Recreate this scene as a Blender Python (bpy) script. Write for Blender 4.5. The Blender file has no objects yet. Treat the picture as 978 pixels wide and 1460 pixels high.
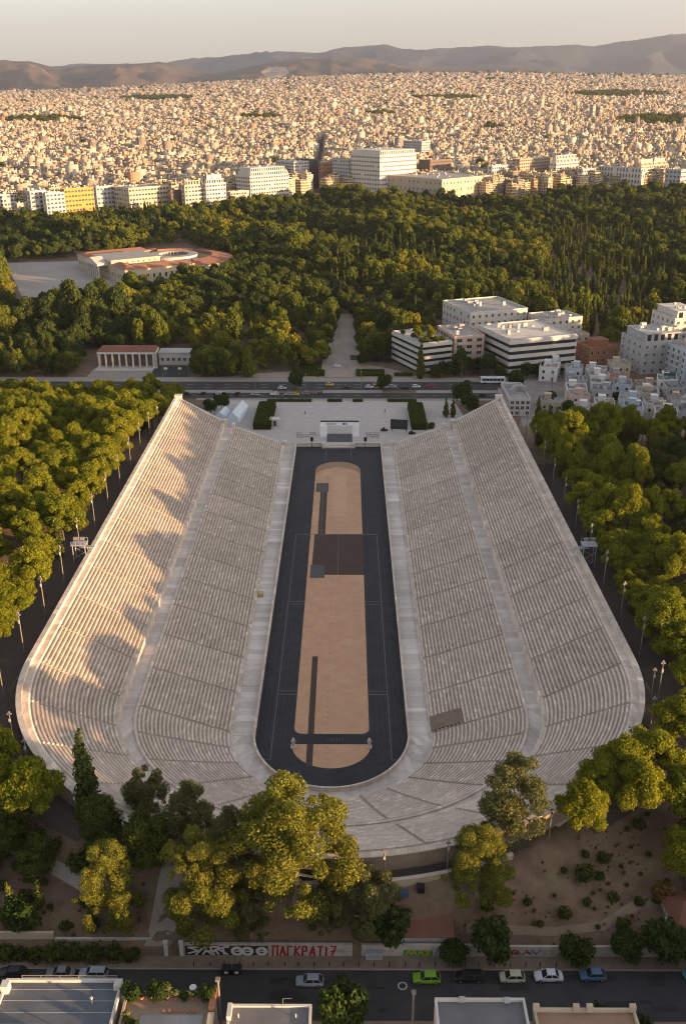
import bpy, math, random
import numpy as np
from math import sin, cos, pi, radians, sqrt, atan2
RND = random.Random(7)
NR = np.random.default_rng(11)
S = bpy.context.scene
COL = S.collection

# ------------------------------------------------------------------ camera, sky, sun
TH = radians(23.7); YAW = 0.0040; CAM = (3.2, -177.0, 130.0); FPX = 1365.0
cam = bpy.data.cameras.new('camera'); cam.sensor_fit = 'VERTICAL'; cam.sensor_height = 36
cam.lens = 36 * FPX / 1460; cam.clip_start = 1; cam.clip_end = 90000
co = bpy.data.objects.new('camera', cam); COL.objects.link(co)
co.location = CAM; co.rotation_euler = (pi / 2 - TH, 0, YAW); S.camera = co

SUN_EL, SUN_BACK = radians(5.9), radians(25.7)      # low sun, from the right and a little behind the camera
SD = (cos(SUN_EL) * cos(SUN_BACK), -cos(SUN_EL) * sin(SUN_BACK), sin(SUN_EL))
W = bpy.data.worlds.new('World'); S.world = W; W.use_nodes = True
nt = W.node_tree; bg = nt.nodes['Background']
sky = nt.nodes.new('ShaderNodeTexSky'); sky.sky_type = 'NISHITA'; sky.sun_disc = False
sky.sun_elevation = SUN_EL; sky.sun_rotation = pi / 2 + SUN_BACK
sky.air_density = 1.0; sky.dust_density = 1.0; sky.ozone_density = 1.8; sky.altitude = 100
hs_ = nt.nodes.new('ShaderNodeHueSaturation'); hs_.inputs['Saturation'].default_value = 0.42; hs_.inputs['Value'].default_value = 1.0
nt.links.new(sky.outputs[0], hs_.inputs['Color'])
tn_ = nt.nodes.new('ShaderNodeMix'); tn_.data_type = 'RGBA'; tn_.blend_type = 'MULTIPLY'; tn_.inputs[0].default_value = 1.0; tn_.inputs[7].default_value = (1.03, 0.955, 0.925, 1)
nt.links.new(hs_.outputs[0], tn_.inputs[6]); nt.links.new(tn_.outputs[2], bg.inputs[0]); bg.inputs[1].default_value = 0.13
sl = bpy.data.lights.new('sun', 'SUN'); sl.energy = 4.4; sl.angle = radians(0.6); sl.color = (1.0, 0.60, 0.29)
so = bpy.data.objects.new('sun', sl); COL.objects.link(so)
from mathutils import Vector, Matrix
so.rotation_euler = Vector(SD).to_track_quat('Z', 'Y').to_euler(); so.location = (300, -150, 300)
S.view_settings.view_transform = 'Standard'; S.view_settings.look = 'None'
S.view_settings.exposure = 1.75; S.view_settings.gamma = 1.0
S.cycles.use_denoising = True; S.cycles.filter_width = 1.15; S.cycles.sample_clamp_indirect = 6
S.cycles.max_bounces = 6; S.cycles.diffuse_bounces = 3; S.cycles.transparent_max_bounces = 6

# ------------------------------------------------------------------ helpers
class MB:
    """collects shapes, builds them as ONE mesh object"""
    def __init__(s): s.v = []; s.f = []; s.m = []; s.uv = None
    def add(s, vs, fs, m=0):
        n = len(s.v); s.v.extend([tuple(p) for p in vs]); s.f.extend([tuple(i + n for i in f) for f in fs]); s.m.extend([m] * len(fs))
    def box(s, x0, x1, y0, y1, z0, z1, m=0, rot=0.0, at=(0, 0), top=None):
        t = top or 0.0
        P = [(x0, y0, z0), (x1, y0, z0), (x1, y1, z0), (x0, y1, z0), (x0 + t, y0 + t, z1), (x1 - t, y0 + t, z1), (x1 - t, y1 - t, z1), (x0 + t, y1 - t, z1)]
        if rot or at != (0, 0):
            c, d = cos(rot), sin(rot); P = [(at[0] + x * c - y * d, at[1] + x * d + y * c, z) for x, y, z in P]
        s.add(P, [(3, 2, 1, 0), (4, 5, 6, 7), (0, 1, 5, 4), (1, 2, 6, 5), (2, 3, 7, 6), (3, 0, 4, 7)], m)
    def quad(s, a, b, c, d, m=0): s.add([a, b, c, d], [(0, 1, 2, 3)], m)
    def prism(s, poly, z0, z1, m=0, mt=None):
        n = len(poly); P = [(x, y, z0) for x, y in poly] + [(x, y, z1) for x, y in poly]
        s.add(P, [(i, (i + 1) % n, n + (i + 1) % n, n + i) for i in range(n)], m)
        s.add([(x, y, z1) for x, y in poly], [tuple(range(n))], m if mt is None else mt)
        s.add([(x, y, z0) for x, y in poly], [tuple(range(n - 1, -1, -1))], m)
    def tube(s, p0, p1, r0, r1, n=8, m=0):
        a = Vector(p0); b = Vector(p1); d = (b - a); 
        if d.length < 1e-6: return
        q = d.to_track_quat('Z', 'Y'); P = []
        for (c, r) in ((a, r0), (b, r1)):
            for i in range(n):
                w = q @ Vector((r * cos(2 * pi * i / n), r * sin(2 * pi * i / n), 0)); P.append(tuple(c + w))
        s.add(P, [(i, (i + 1) % n, n + (i + 1) % n, n + i) for i in range(n)] + [tuple(range(n - 1, -1, -1)), tuple(range(n, 2 * n))], m)
    def lathe(s, prof, at=(0, 0, 0), n=12, m=0):
        P = []; k = len(prof)
        for r, z in prof:
            for i in range(n): P.append((at[0] + r * cos(2 * pi * i / n), at[1] + r * sin(2 * pi * i / n), at[2] + z))
        F = [(j * n + i, j * n + (i + 1) % n, (j + 1) * n + (i + 1) % n, (j + 1) * n + i) for j in range(k - 1) for i in range(n)]
        F.append(tuple(range(n - 1, -1, -1))); F.append(tuple(range((k - 1) * n, k * n)))
        s.add(P, F, m)
    def mesh(s, name, mats):
        me = bpy.data.meshes.new(name); me.from_pydata(s.v, [], s.f)
        for m in (mats if isinstance(mats, (list, tuple)) else [mats]): me.materials.append(m)
        if len(me.materials) > 1: me.polygons.foreach_set('material_index', s.m)
        if s.uv is not None:
            l = me.uv_layers.new(name='UVMap'); idx = np.empty(len(me.loops), np.int32); me.loops.foreach_get('vertex_index', idx)
            l.data.foreach_set('uv', np.array(s.uv, np.float32)[idx].ravel())
        me.update(); return me
    def build(s, name, mats, parent=None, loc=(0, 0, 0), smooth=False):
        me = s.mesh(name, mats)
        if smooth: me.polygons.foreach_set('use_smooth', [True] * len(me.polygons))
        return link(name, me, parent, loc)

def link(name, me, parent=None, loc=(0, 0, 0), rz=0.0, sc=None):
    o = bpy.data.objects.new(name, me); COL.objects.link(o)
    if parent is not None: o.parent = parent
    o.location = loc
    if rz: o.rotation_euler = (0, 0, rz)
    if sc: o.scale = sc if isinstance(sc, tuple) else (sc, sc, sc)
    return o
def tag(o, label=None, cat=None, group=None, kind=None):
    if label: o['label'] = label
    if cat: o['category'] = cat
    if group: o['group'] = group
    if kind: o['kind'] = kind
    return o
def thing(name, label, cat, loc=(0, 0, 0), rz=0.0, group=None):
    return tag(link(name, None, None, loc, rz), label, cat, group)
def copy_tree(o, parent=None, loc=None, rz=None, sc=None, label=None):
    c = o.copy(); COL.objects.link(c)
    if parent is not None: c.parent = parent
    if loc is not None: c.location = loc
    if rz is not None: c.rotation_euler = (0, 0, rz)
    if sc is not None: c.scale = sc if isinstance(sc, tuple) else (sc, sc, sc)
    if label: c['label'] = label
    for ch in list(o.children): copy_tree(ch, c)
    return c
def structure(o): o['kind'] = 'structure'; return o

# ------------------------------------------------------------------ materials
def mat(name, c1, c2=None, scale=0.5, rough=0.85, contrast=(0.3, 0.7), bump=0.0, bscale=None, rnd=0.0, isl=0.0, spec=0.3, metal=0.0, c3=None, s3=0.05, world=False, detail=6):
    m = bpy.data.materials.new(name); m.use_nodes = True; t = m.node_tree; N = t.nodes; L = t.links
    b = N['Principled BSDF']; b.inputs['Roughness'].default_value = rough; b.inputs['Specular IOR Level'].default_value = spec; b.inputs['Metallic'].default_value = metal
    col = None
    if world: pos = N.new('ShaderNodeNewGeometry').outputs['Position']
    else: pos = N.new('ShaderNodeTexCoord').outputs['Object']
    def mix(a, bc, fac):
        x = N.new('ShaderNodeMix'); x.data_type = 'RGBA'
        for sock, v in ((6, a), (7, bc)):
            if hasattr(v, 'is_linked'): L.new(v, x.inputs[sock])
            else: x.inputs[sock].default_value = (*v, 1)
        L.new(fac, x.inputs[0]); return x.outputs[2]
    def noise(sc, det=6):
        n = N.new('ShaderNodeTexNoise'); n.inputs['Scale'].default_value = sc; n.inputs['Detail'].default_value = det; n.inputs['Roughness'].default_value = 0.65
        L.new(pos, n.inputs['Vector']); return n.outputs[0]
    def ramp(f, lo, hi):
        r = N.new('ShaderNodeMapRange'); r.inputs[1].default_value = lo; r.inputs[2].default_value = hi; L.new(f, r.inputs[0]); return r.outputs[0]
    if c2 is not None: col = mix(c1, c2, ramp(noise(scale, detail), *contrast))
    if c3 is not None: col = mix(col if col is not None else c1, c3, ramp(noise(s3), 0.5, 0.75))
    def vary(col, src, amt):
        h = N.new('ShaderNodeHueSaturation'); r = N.new('ShaderNodeMapRange'); r.inputs[3].default_value = 1 - amt; r.inputs[4].default_value = 1 + amt
        L.new(src, r.inputs[0]); L.new(r.outputs[0], h.inputs['Value'])
        if hasattr(col, 'is_linked'): L.new(col, h.inputs['Color'])
        else: h.inputs['Color'].default_value = (*col, 1)
        return h.outputs[0]
    if rnd: col = vary(col if col is not None else c1, N.new('ShaderNodeObjectInfo').outputs['Random'], rnd)
    if isl: col = vary(col if col is not None else c1, N.new('ShaderNodeNewGeometry').outputs['Random Per Island'], isl)
    if col is None: b.inputs['Base Color'].default_value = (*c1, 1)
    else: L.new(col, b.inputs['Base Color'])
    if bump:
        bp = N.new('ShaderNodeBump'); bp.inputs['Strength'].default_value = bump; bp.inputs['Distance'].default_value = 0.05
        L.new(noise(bscale or scale * 3), bp.inputs['Height']); L.new(bp.outputs[0], b.inputs['Normal'])
    return m

def foliage(name, c1, c2, isl=0.42, trans=0.3, tint=(0.10, 0.10, 0.015)):
    m = bpy.data.materials.new(name); m.use_nodes = True; t = m.node_tree; N = t.nodes; L = t.links
    N.remove(N['Principled BSDF']); out = N['Material Output']
    oi = N.new('ShaderNodeObjectInfo'); g = N.new('ShaderNodeNewGeometry')
    x = N.new('ShaderNodeMix'); x.data_type = 'RGBA'; x.inputs[6].default_value = (*c1, 1); x.inputs[7].default_value = (*c2, 1); nz = N.new('ShaderNodeTexNoise'); nz.inputs['Scale'].default_value = 0.45; nz.inputs['Detail'].default_value = 2; L.new(N.new('ShaderNodeTexCoord').outputs['Object'], nz.inputs['Vector'])
    a1 = N.new('ShaderNodeMapRange'); a1.inputs[1].default_value = 0.3; a1.inputs[2].default_value = 0.7; L.new(nz.outputs[0], a1.inputs[0]); av = N.new('ShaderNodeMix'); av.inputs[0].default_value = 0.5; L.new(oi.outputs['Random'], av.inputs[2]); L.new(a1.outputs[0], av.inputs[3]); L.new(av.outputs[0], x.inputs[0])
    h = N.new('ShaderNodeHueSaturation'); L.new(x.outputs[2], h.inputs['Color'])
    r = N.new('ShaderNodeMapRange'); r.inputs[3].default_value = 1 - isl; r.inputs[4].default_value = 1 + isl; L.new(g.outputs['Random Per Island'], r.inputs[0]); L.new(r.outputs[0], h.inputs['Value'])
    hu = N.new('ShaderNodeMath'); hu.operation = 'FRACT'; hm_ = N.new('ShaderNodeMath'); hm_.operation = 'MULTIPLY'; hm_.inputs[1].default_value = 37.7; L.new(g.outputs['Random Per Island'], hm_.inputs[0]); L.new(hm_.outputs[0], hu.inputs[0]); hr = N.new('ShaderNodeMapRange'); hr.inputs[3].default_value = 0.475; hr.inputs[4].default_value = 0.53; L.new(hu.outputs[0], hr.inputs[0]); L.new(hr.outputs[0], h.inputs['Hue'])
    d = N.new('ShaderNodeBsdfDiffuse'); L.new(h.outputs[0], d.inputs[0])
    tr = N.new('ShaderNodeBsdfTranslucent'); y = N.new('ShaderNodeMix'); y.data_type = 'RGBA'; y.inputs[0].default_value = 0.5; L.new(h.outputs[0], y.inputs[6]); y.inputs[7].default_value = (*tint, 1); L.new(y.outputs[2], tr.inputs[0])
    ms = N.new('ShaderNodeMixShader'); ms.inputs[0].default_value = trans; L.new(d.outputs[0], ms.inputs[1]); L.new(tr.outputs[0], ms.inputs[2]); L.new(ms.outputs[0], out.inputs[0])
    return m

def marble(name, c_light, c_dark, block=1.6, amt=0.11):
    """weathered marble: every cut block has its own tone (UV: metres along the row, row number), stains over it"""
    m = bpy.data.materials.new(name); m.use_nodes = True; t = m.node_tree; N = t.nodes; L = t.links
    b = N['Principled BSDF']; b.inputs['Roughness'].default_value = 0.75; b.inputs['Specular IOR Level'].default_value = 0.25
    uv = N.new('ShaderNodeUVMap'); sp = N.new('ShaderNodeSeparateXYZ'); L.new(uv.outputs[0], sp.inputs[0])
    def M(op, a, bb=None):
        q = N.new('ShaderNodeMath'); q.operation = op
        for i, v in enumerate((a, bb)):
            if v is None: continue
            if hasattr(v, 'is_linked'): L.new(v, q.inputs[i])
            else: q.inputs[i].default_value = v
        return q.outputs[0]
    row = M('FLOOR', M('ADD', sp.outputs[1], 0.001)); u = M('ADD', M('DIVIDE', sp.outputs[0], block), M('MULTIPLY', row, 0.377)); cell = M('FLOOR', u); fr = M('FRACT', u)
    cv = N.new('ShaderNodeCombineXYZ'); L.new(cell, cv.inputs[0]); L.new(row, cv.inputs[1])
    wn = N.new('ShaderNodeTexWhiteNoise'); wn.noise_dimensions = '2D'; L.new(cv.outputs[0], wn.inputs['Vector'])
    pos = N.new('ShaderNodeNewGeometry').outputs['Position']
    def noise(sc):
        n = N.new('ShaderNodeTexNoise'); n.inputs['Scale'].default_value = sc; n.inputs['Detail'].default_value = 7; n.inputs['Roughness'].default_value = 0.68; L.new(pos, n.inputs['Vector']); return n.outputs[0]
    x = N.new('ShaderNodeMix'); x.data_type = 'RGBA'; x.inputs[6].default_value = (*c_light, 1); x.inputs[7].default_value = (*c_dark, 1)
    r = N.new('ShaderNodeMapRange'); r.inputs[1].default_value = 0.4; r.inputs[2].default_value = 0.72
    L.new(M('ADD', M('MULTIPLY', noise(0.9), 0.5), M('MULTIPLY', noise(0.12), 0.5)), r.inputs[0]); L.new(r.outputs[0], x.inputs[0])
    joint = M('LESS_THAN', fr, 0.05); pale = M('MULTIPLY', M('GREATER_THAN', wn.outputs[0], 0.955), 0.16); obr = M('MULTIPLY', M('SUBTRACT', N.new('ShaderNodeObjectInfo').outputs['Random'], 0.5), 0.14)
    val = M('SUBTRACT', M('ADD', M('ADD', M('ADD', 1 - amt, pale), obr), M('MULTIPLY', wn.outputs[0], 2 * amt)), M('MULTIPLY', joint, 0.2))
    h = N.new('ShaderNodeHueSaturation'); L.new(x.outputs[2], h.inputs['Color']); L.new(val, h.inputs['Value']); L.new(h.outputs[0], b.inputs['Base Color'])
    bp = N.new('ShaderNodeBump'); bp.inputs['Strength'].default_value = 0.3; bp.inputs['Distance'].default_value = 0.05; L.new(noise(4), bp.inputs['Height']); L.new(bp.outputs[0], b.inputs['Normal'])
    return m

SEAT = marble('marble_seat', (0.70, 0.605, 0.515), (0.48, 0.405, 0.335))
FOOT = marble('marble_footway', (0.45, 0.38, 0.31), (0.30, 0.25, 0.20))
WALK = marble('marble_walkway', (0.64, 0.59, 0.545), (0.46, 0.42, 0.38), block=2.2, amt=0.16)
RIM = marble('marble_rim', (0.64, 0.56, 0.48), (0.46, 0.39, 0.325), block=2.0, amt=0.14)
STAIR = mat('stair_stone', (0.46, 0.40, 0.335), (0.33, 0.28, 0.235), 0.8, world=True)
MARBLE = mat('white_marble', (0.64, 0.58, 0.52), (0.48, 0.43, 0.38), 0.7, rough=0.6, world=True)
TRACK = mat('track_surface', (0.020, 0.023, 0.030), (0.040, 0.043, 0.052), 0.35, rough=0.8, contrast=(0.3, 0.75), world=True, c3=(0.02, 0.022, 0.027), s3=0.06)
SAND = mat('track_sand', (0.56, 0.345, 0.215), (0.46, 0.275, 0.165), 0.35, world=True, c3=(0.60, 0.385, 0.25), s3=0.08)
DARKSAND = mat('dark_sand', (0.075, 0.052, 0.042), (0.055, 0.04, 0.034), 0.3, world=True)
GREYMAT = mat('grey_rubber', (0.10, 0.10, 0.10), (0.075, 0.075, 0.078), 0.4)
LINE = mat('line_paint', (0.17, 0.16, 0.15), (0.07, 0.07, 0.07), 1.2, world=True)
def stripes_paving():
    return mat('plaza_paving', (0.52, 0.49, 0.47), (0.40, 0.375, 0.36), 0.35, world=True, c3=(0.48, 0.45, 0.43), s3=0.05, bump=0.1)
PAVE = stripes_paving()
ASPH = mat('asphalt', (0.050, 0.050, 0.054), (0.036, 0.036, 0.040), 0.4, rough=0.9, world=True, c3=(0.062, 0.061, 0.062), s3=0.07)
SIDEW = mat('sidewalk', (0.26, 0.20, 0.155), (0.19, 0.145, 0.11), 0.5, world=True, c3=(0.14, 0.11, 0.09), s3=0.3)
KERB = mat('kerb_stone', (0.33, 0.30, 0.27), (0.24, 0.22, 0.2), 0.8, world=True)
GRAVEL = mat('park_gravel', (0.36, 0.31, 0.265), (0.28, 0.24, 0.205), 0.15, world=True, c3=(0.24, 0.215, 0.19), s3=0.04)
DIRT = None
def ground_mat():
    m = mat('ground_soil', (0.21, 0.14, 0.095), (0.105, 0.072, 0.05), 0.35, world=True, c3=(0.20, 0.165, 0.09), s3=0.16, bump=0.6, bscale=1.5, detail=9)
    return m
SOIL = ground_mat()
PATHM = mat('rim_path', (0.085, 0.068, 0.058), (0.06, 0.049, 0.043), 0.5, world=True, c3=(0.085, 0.068, 0.055), s3=0.2)
PLASTW = mat('white_plaster', (0.58, 0.55, 0.51), (0.47, 0.445, 0.41), 0.25, rnd=0.06)
PLASTC = mat('cream_plaster', (0.52, 0.44, 0.32), (0.43, 0.36, 0.27), 0.25, rnd=0.06)
PLASTG = mat('grey_plaster', (0.42, 0.42, 0.42), (0.34, 0.34, 0.35), 0.25)
PLASTP = mat('pink_plaster', (0.58, 0.42, 0.33), (0.50, 0.36, 0.29), 0.25)
PLASTB = mat('pale_blue_plaster', (0.48, 0.54, 0.60), (0.42, 0.48, 0.54), 0.25)
OCHRE = mat('yellow_plaster', (0.50, 0.265, 0.06), (0.42, 0.22, 0.05), 0.3)
TAN = mat('tan_stone', (0.40, 0.30, 0.21), (0.33, 0.25, 0.18), 0.3)
BROWN = mat('brown_cladding', (0.17, 0.12, 0.09), (0.13, 0.095, 0.07), 0.3)
BRICK = mat('brick_red', (0.40, 0.185, 0.105), (0.32, 0.145, 0.085), 0.5)
TERRA = mat('terracotta_tiles', (0.32, 0.15, 0.09), (0.23, 0.11, 0.07), 0.6, bump=0.3)
DULLTERRA = mat('old_terracotta', (0.22, 0.095, 0.062), (0.15, 0.07, 0.05), 0.5, bump=0.3)
ROOFG = mat('roof_felt', (0.17, 0.17, 0.18), (0.12, 0.12, 0.13), 0.3, c3=(0.2, 0.2, 0.2), s3=0.15)
ROOFB = mat('roof_membrane', (0.115, 0.13, 0.155), (0.085, 0.10, 0.12), 0.35, c3=(0.15, 0.16, 0.175), s3=0.2)
ROOFL = mat('roof_screed', (0.36, 0.35, 0.34), (0.26, 0.25, 0.245), 0.3)
GLASS = mat('window_glass', (0.022, 0.026, 0.032), rough=0.15, spec=0.6)
WINDK = mat('window_dark', (0.05, 0.045, 0.045), (0.09, 0.08, 0.075), 0.4, rough=0.4)
STEEL = mat('painted_steel', (0.34, 0.37, 0.40), (0.28, 0.30, 0.33), 1.0, rough=0.5)
POLE = mat('galvanised_pole', (0.22, 0.20, 0.165), (0.17, 0.155, 0.13), 1.0, rough=0.55)
DKMETAL = mat('dark_metal', (0.028, 0.028, 0.03), rough=0.5)
LAMPG = mat('lamp_glass', (0.22, 0.21, 0.20), rough=0.3)
BLACK = mat('black_plastic', (0.012, 0.012, 0.014), rough=0.5)
RUBBER = mat('tyre_rubber', (0.016, 0.016, 0.016), rough=0.9)
CHROME = mat('alloy_rim', (0.42, 0.42, 0.43), rough=0.35, metal=0.7)
REDP = mat('red_paint', (0.30, 0.012, 0.016), rough=0.7)
WHITEP = mat('white_paint', (0.66, 0.65, 0.63), (0.55, 0.54, 0.52), 0.7)
BLACKP = mat('black_paint', (0.02, 0.02, 0.022), rough=0.7)
GREENP = mat('green_paint', (0.05, 0.24, 0.06), rough=0.7)
YELLOWP = mat('yellow_paint', (0.50, 0.36, 0.03), rough=0.7)
BLUEP = mat('blue_paint', (0.06, 0.13, 0.36), rough=0.7)
FABRIC = mat('tent_fabric', (0.60, 0.68, 0.76), (0.52, 0.60, 0.68), 0.4)
BARK = mat('bark', (0.115, 0.085, 0.06), (0.07, 0.052, 0.038), 3, rnd=0.2)
PALEBARK = mat('pale_bark', (0.30, 0.25, 0.19), (0.2, 0.16, 0.12), 2)
TERRPOT = mat('clay_pot', (0.34, 0.15, 0.09), rough=0.9)
F_PINE = foliage('pine_needles', (0.135, 0.165, 0.020), (0.22, 0.222, 0.022), trans=0.38, tint=(.28, .265, .02))
F_OAK = foliage('oak_leaves', (0.052, 0.072, 0.020), (0.09, 0.104, 0.022))
F_GUM = foliage('gum_leaves', (0.155, 0.17, 0.034), (0.20, 0.20, 0.038), trans=0.4, tint=(.26, .245, .03))
F_GREYGUM = foliage('grey_gum_leaves', (0.12, 0.13, 0.055), (0.14, 0.145, 0.055))
F_CYP = foliage('cypress_sprays', (0.055, 0.072, 0.024), (0.11, 0.12, 0.026), trans=0.15)
F_PARK = foliage('park_leaves', (0.085, 0.115, 0.024), (0.155, 0.172, 0.028))
F_PARKD = foliage('dark_park_leaves', (0.045, 0.068, 0.024), (0.085, 0.105, 0.026))
F_PARKL = foliage('light_park_leaves', (0.165, 0.18, 0.026), (0.24, 0.21, 0.03), tint=(.2, .18, .02))
F_HEDGE = foliage('hedge_leaves', (0.042, 0.060, 0.014), (0.060, 0.078, 0.016), trans=0.15)
F_STREET = foliage('citrus_leaves', (0.034, 0.060, 0.018), (0.05, 0.075, 0.018), trans=0.2)
F_DRY = foliage('dry_leaves', (0.17, 0.095, 0.03), (0.2, 0.11, 0.03))

# ------------------------------------------------------------------ terrain
def ss(a, b, x):
    t = np.clip((np.asarray(x, float) - a) / (b - a), 0, 1); return t * t * (3 - 2 * t)
def lerp_tab(x, xs, ys): return np.interp(x, xs, ys)
Y0 = -4.0; YF = 184.0; RT = 64.0
def kk(r): return np.interp(r, [16.7, 17.3, 22.3, 41.5, 64.0], [1.10, 1.09, 0.95, 0.88, 0.90])
def rad(x, y):
    x = np.asarray(x, float); y = np.asarray(y, float)
    return np.where(y >= Y0, np.abs(x), np.sqrt(x * x + ((np.minimum(y, Y0) - Y0) / 0.90) ** 2))
def terrain(x, y):
    x = np.asarray(x, float); y = np.asarray(y, float)
    d = np.maximum(y + 177, 1); a = x / d
    up = 0.45 + 0.8 * ss(-0.36, 0.10, a) - 0.15 * ss(0.15, 0.36, a)
    far = np.interp(y, [-1e5, 300, 720, 1150, 1600, 9800, 14000, 60000], [0, 0, 7, 18, 24, 222, 300, 300])
    far = np.where(y > 1600, 24 + (far - 24) * up, far)
    r = rad(x, y); s = r - 65.0
    plate = 16.5 * (1 - ss(128, 238, y))
    hillL = 11 * np.exp(-((x + 175) / 75) ** 2 - ((y - 70) / 95) ** 2)
    hillR = 28 * np.exp(-((x - 230) / 62) ** 2 - ((y - 135) / 205) ** 2)
    wide = 1 - ss(330, 520, np.abs(x))
    side = plate * wide + hillL * (1 - ss(150, 240, y)) + hillR * (1 - ss(150, 240, y) * (1 - ss(165, 215, x))) * (1 - ss(290, 370, y))
    side = np.where(y > 184, side * ss(60, 76, np.abs(x)), side)
    inside = np.minimum(side, np.maximum(-0.8, side + (s + 1.0) * 1.0))
    z = np.where((s < -1.0) & (y < 186), inside, side)
    # slope down to the street behind the curved end
    yr = np.where(np.abs(x) < 66.4, Y0 - 0.9 * np.sqrt(np.maximum(66.5 ** 2 - x * x, 0)), Y0)
    t = np.clip((y + 68.2) / np.maximum(yr + 68.2, 1.0), 0, 1)
    t = t * t * (3 - 2 * t) * 0.5 + t * 0.5
    zf = 8.6 + (side - 8.6) * t
    z = np.where((y < Y0) & (s > -0.2), np.minimum(z, zf), z)
    z = np.where(y < -68.4, 7.1, z)
    return z + far
def th(x, y): return float(terrain(x, y))
def view_ray(px, py):
    a = (px - 489) / FPX; b = (py - 730) / FPX
    v = (a, cos(TH) - b * sin(TH), -sin(TH) - b * cos(TH)); c, d = cos(YAW), sin(YAW)
    return (c * v[0] - d * v[1], d * v[0] + c * v[1], v[2])
def on_ground(px, py, up=0.0):
    """the place on the terrain seen at a pixel of the photograph"""
    v = view_ray(px, py); k = 60.0; st = 4.0
    while k < 30000:
        z = CAM[2] + k * v[2]
        if z <= th(CAM[0] + k * v[0], CAM[1] + k * v[1]) + up: break
        st = max(2.0, k * 0.004); k += st
    lo, hi = k - st, k
    for _ in range(24):
        m = (lo + hi) / 2
        if CAM[2] + m * v[2] <= th(CAM[0] + m * v[0], CAM[1] + m * v[1]) + up: hi = m
        else: lo = m
    return CAM[0] + hi * v[0], CAM[1] + hi * v[1]
def px_of(x, y, z):
    dx, dy, dz = x - CAM[0], y - CAM[1], z - CAM[2]
    c, d = cos(-YAW), sin(-YAW); X = c * dx - d * dy; Yy = d * dx + c * dy
    zc = Yy * cos(TH) - dz * sin(TH); yc = -Yy * sin(TH) - dz * cos(TH)
    return 489 + FPX * X / zc, 730 + FPX * yc / zc, zc

def grid_mesh(name, xs, ys, zf, m, kind='structure'):
    X, Y = np.meshgrid(xs, ys); Z = zf(X, Y); nx, ny = len(xs), len(ys)
    V = np.stack([X, Y, Z], -1).reshape(-1, 3)
    i = np.arange(nx - 1)[None, :] + nx * np.arange(ny - 1)[:, None]; i = i.ravel()
    F = np.stack([i, i + 1, i + nx + 1, i + nx], -1)
    me = np_mesh(name, V, F, m, smooth=True); o = link(name, me)
    if kind: o['kind'] = kind
    return o
def np_mesh(name, V, F, mats, mi=None, smooth=False):
    me = bpy.data.meshes.new(name); V = np.asarray(V, np.float32); F = np.asarray(F, np.int32); k = F.shape[1]
    me.vertices.add(len(V)); me.vertices.foreach_set('co', V.ravel())
    me.loops.add(F.size); me.loops.foreach_set('vertex_index', F.ravel())
    me.polygons.add(len(F)); me.polygons.foreach_set('loop_start', np.arange(0, F.size, k, dtype=np.int32)); me.polygons.foreach_set('loop_total', np.full(len(F), k, np.int32))
    for m in (mats if isinstance(mats, (list, tuple)) else [mats]): me.materials.append(m)
    if mi is not None: me.polygons.foreach_set('material_index', np.asarray(mi, np.int32))
    if smooth: me.polygons.foreach_set('use_smooth', np.ones(len(F), bool))
    me.update(calc_edges=True); me.validate(); return me

xs = np.unique(np.concatenate([np.arange(-210, 211, 3.0), np.array([-66.5, 66.5]), 210 * 1.13 ** np.arange(1, 46), -210 * 1.13 ** np.arange(1, 46)]))
ys = np.unique(np.concatenate([np.arange(-260, -72, 8.0), np.arange(-72, 250, 2.0), [-68.55, -68.25], np.arange(250, 330, 8.0), 330 * 1.06 ** np.arange(0, 90)]))
ys = ys[ys < 60000]
grid_mesh('ground', xs, ys, lambda X, Y: terrain(X, Y) - 0.03, SOIL)

def sheet(name, quad, m, lift=0.03, n=(12, 12), kind='structure'):
    """a quad draped on the terrain (four corners in order)"""
    a, b, c, d = [np.array(p, float) for p in quad]; mb = MB()
    for j in range(n[1] + 1):
        for i in range(n[0] + 1):
            u, v = i / n[0], j / n[1]; p = (a * (1 - u) + b * u) * (1 - v) + (d * (1 - u) + c * u) * v
            mb.v.append((p[0], p[1], th(p[0], p[1]) + lift))
    w = n[0] + 1
    for j in range(n[1]):
        for i in range(n[0]): mb.f.append((j * w + i, j * w + i + 1, (j + 1) * w + i + 1, (j + 1) * w + i)); mb.m.append(0)
    o = mb.build(name, m); o['kind'] = kind; return o

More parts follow.
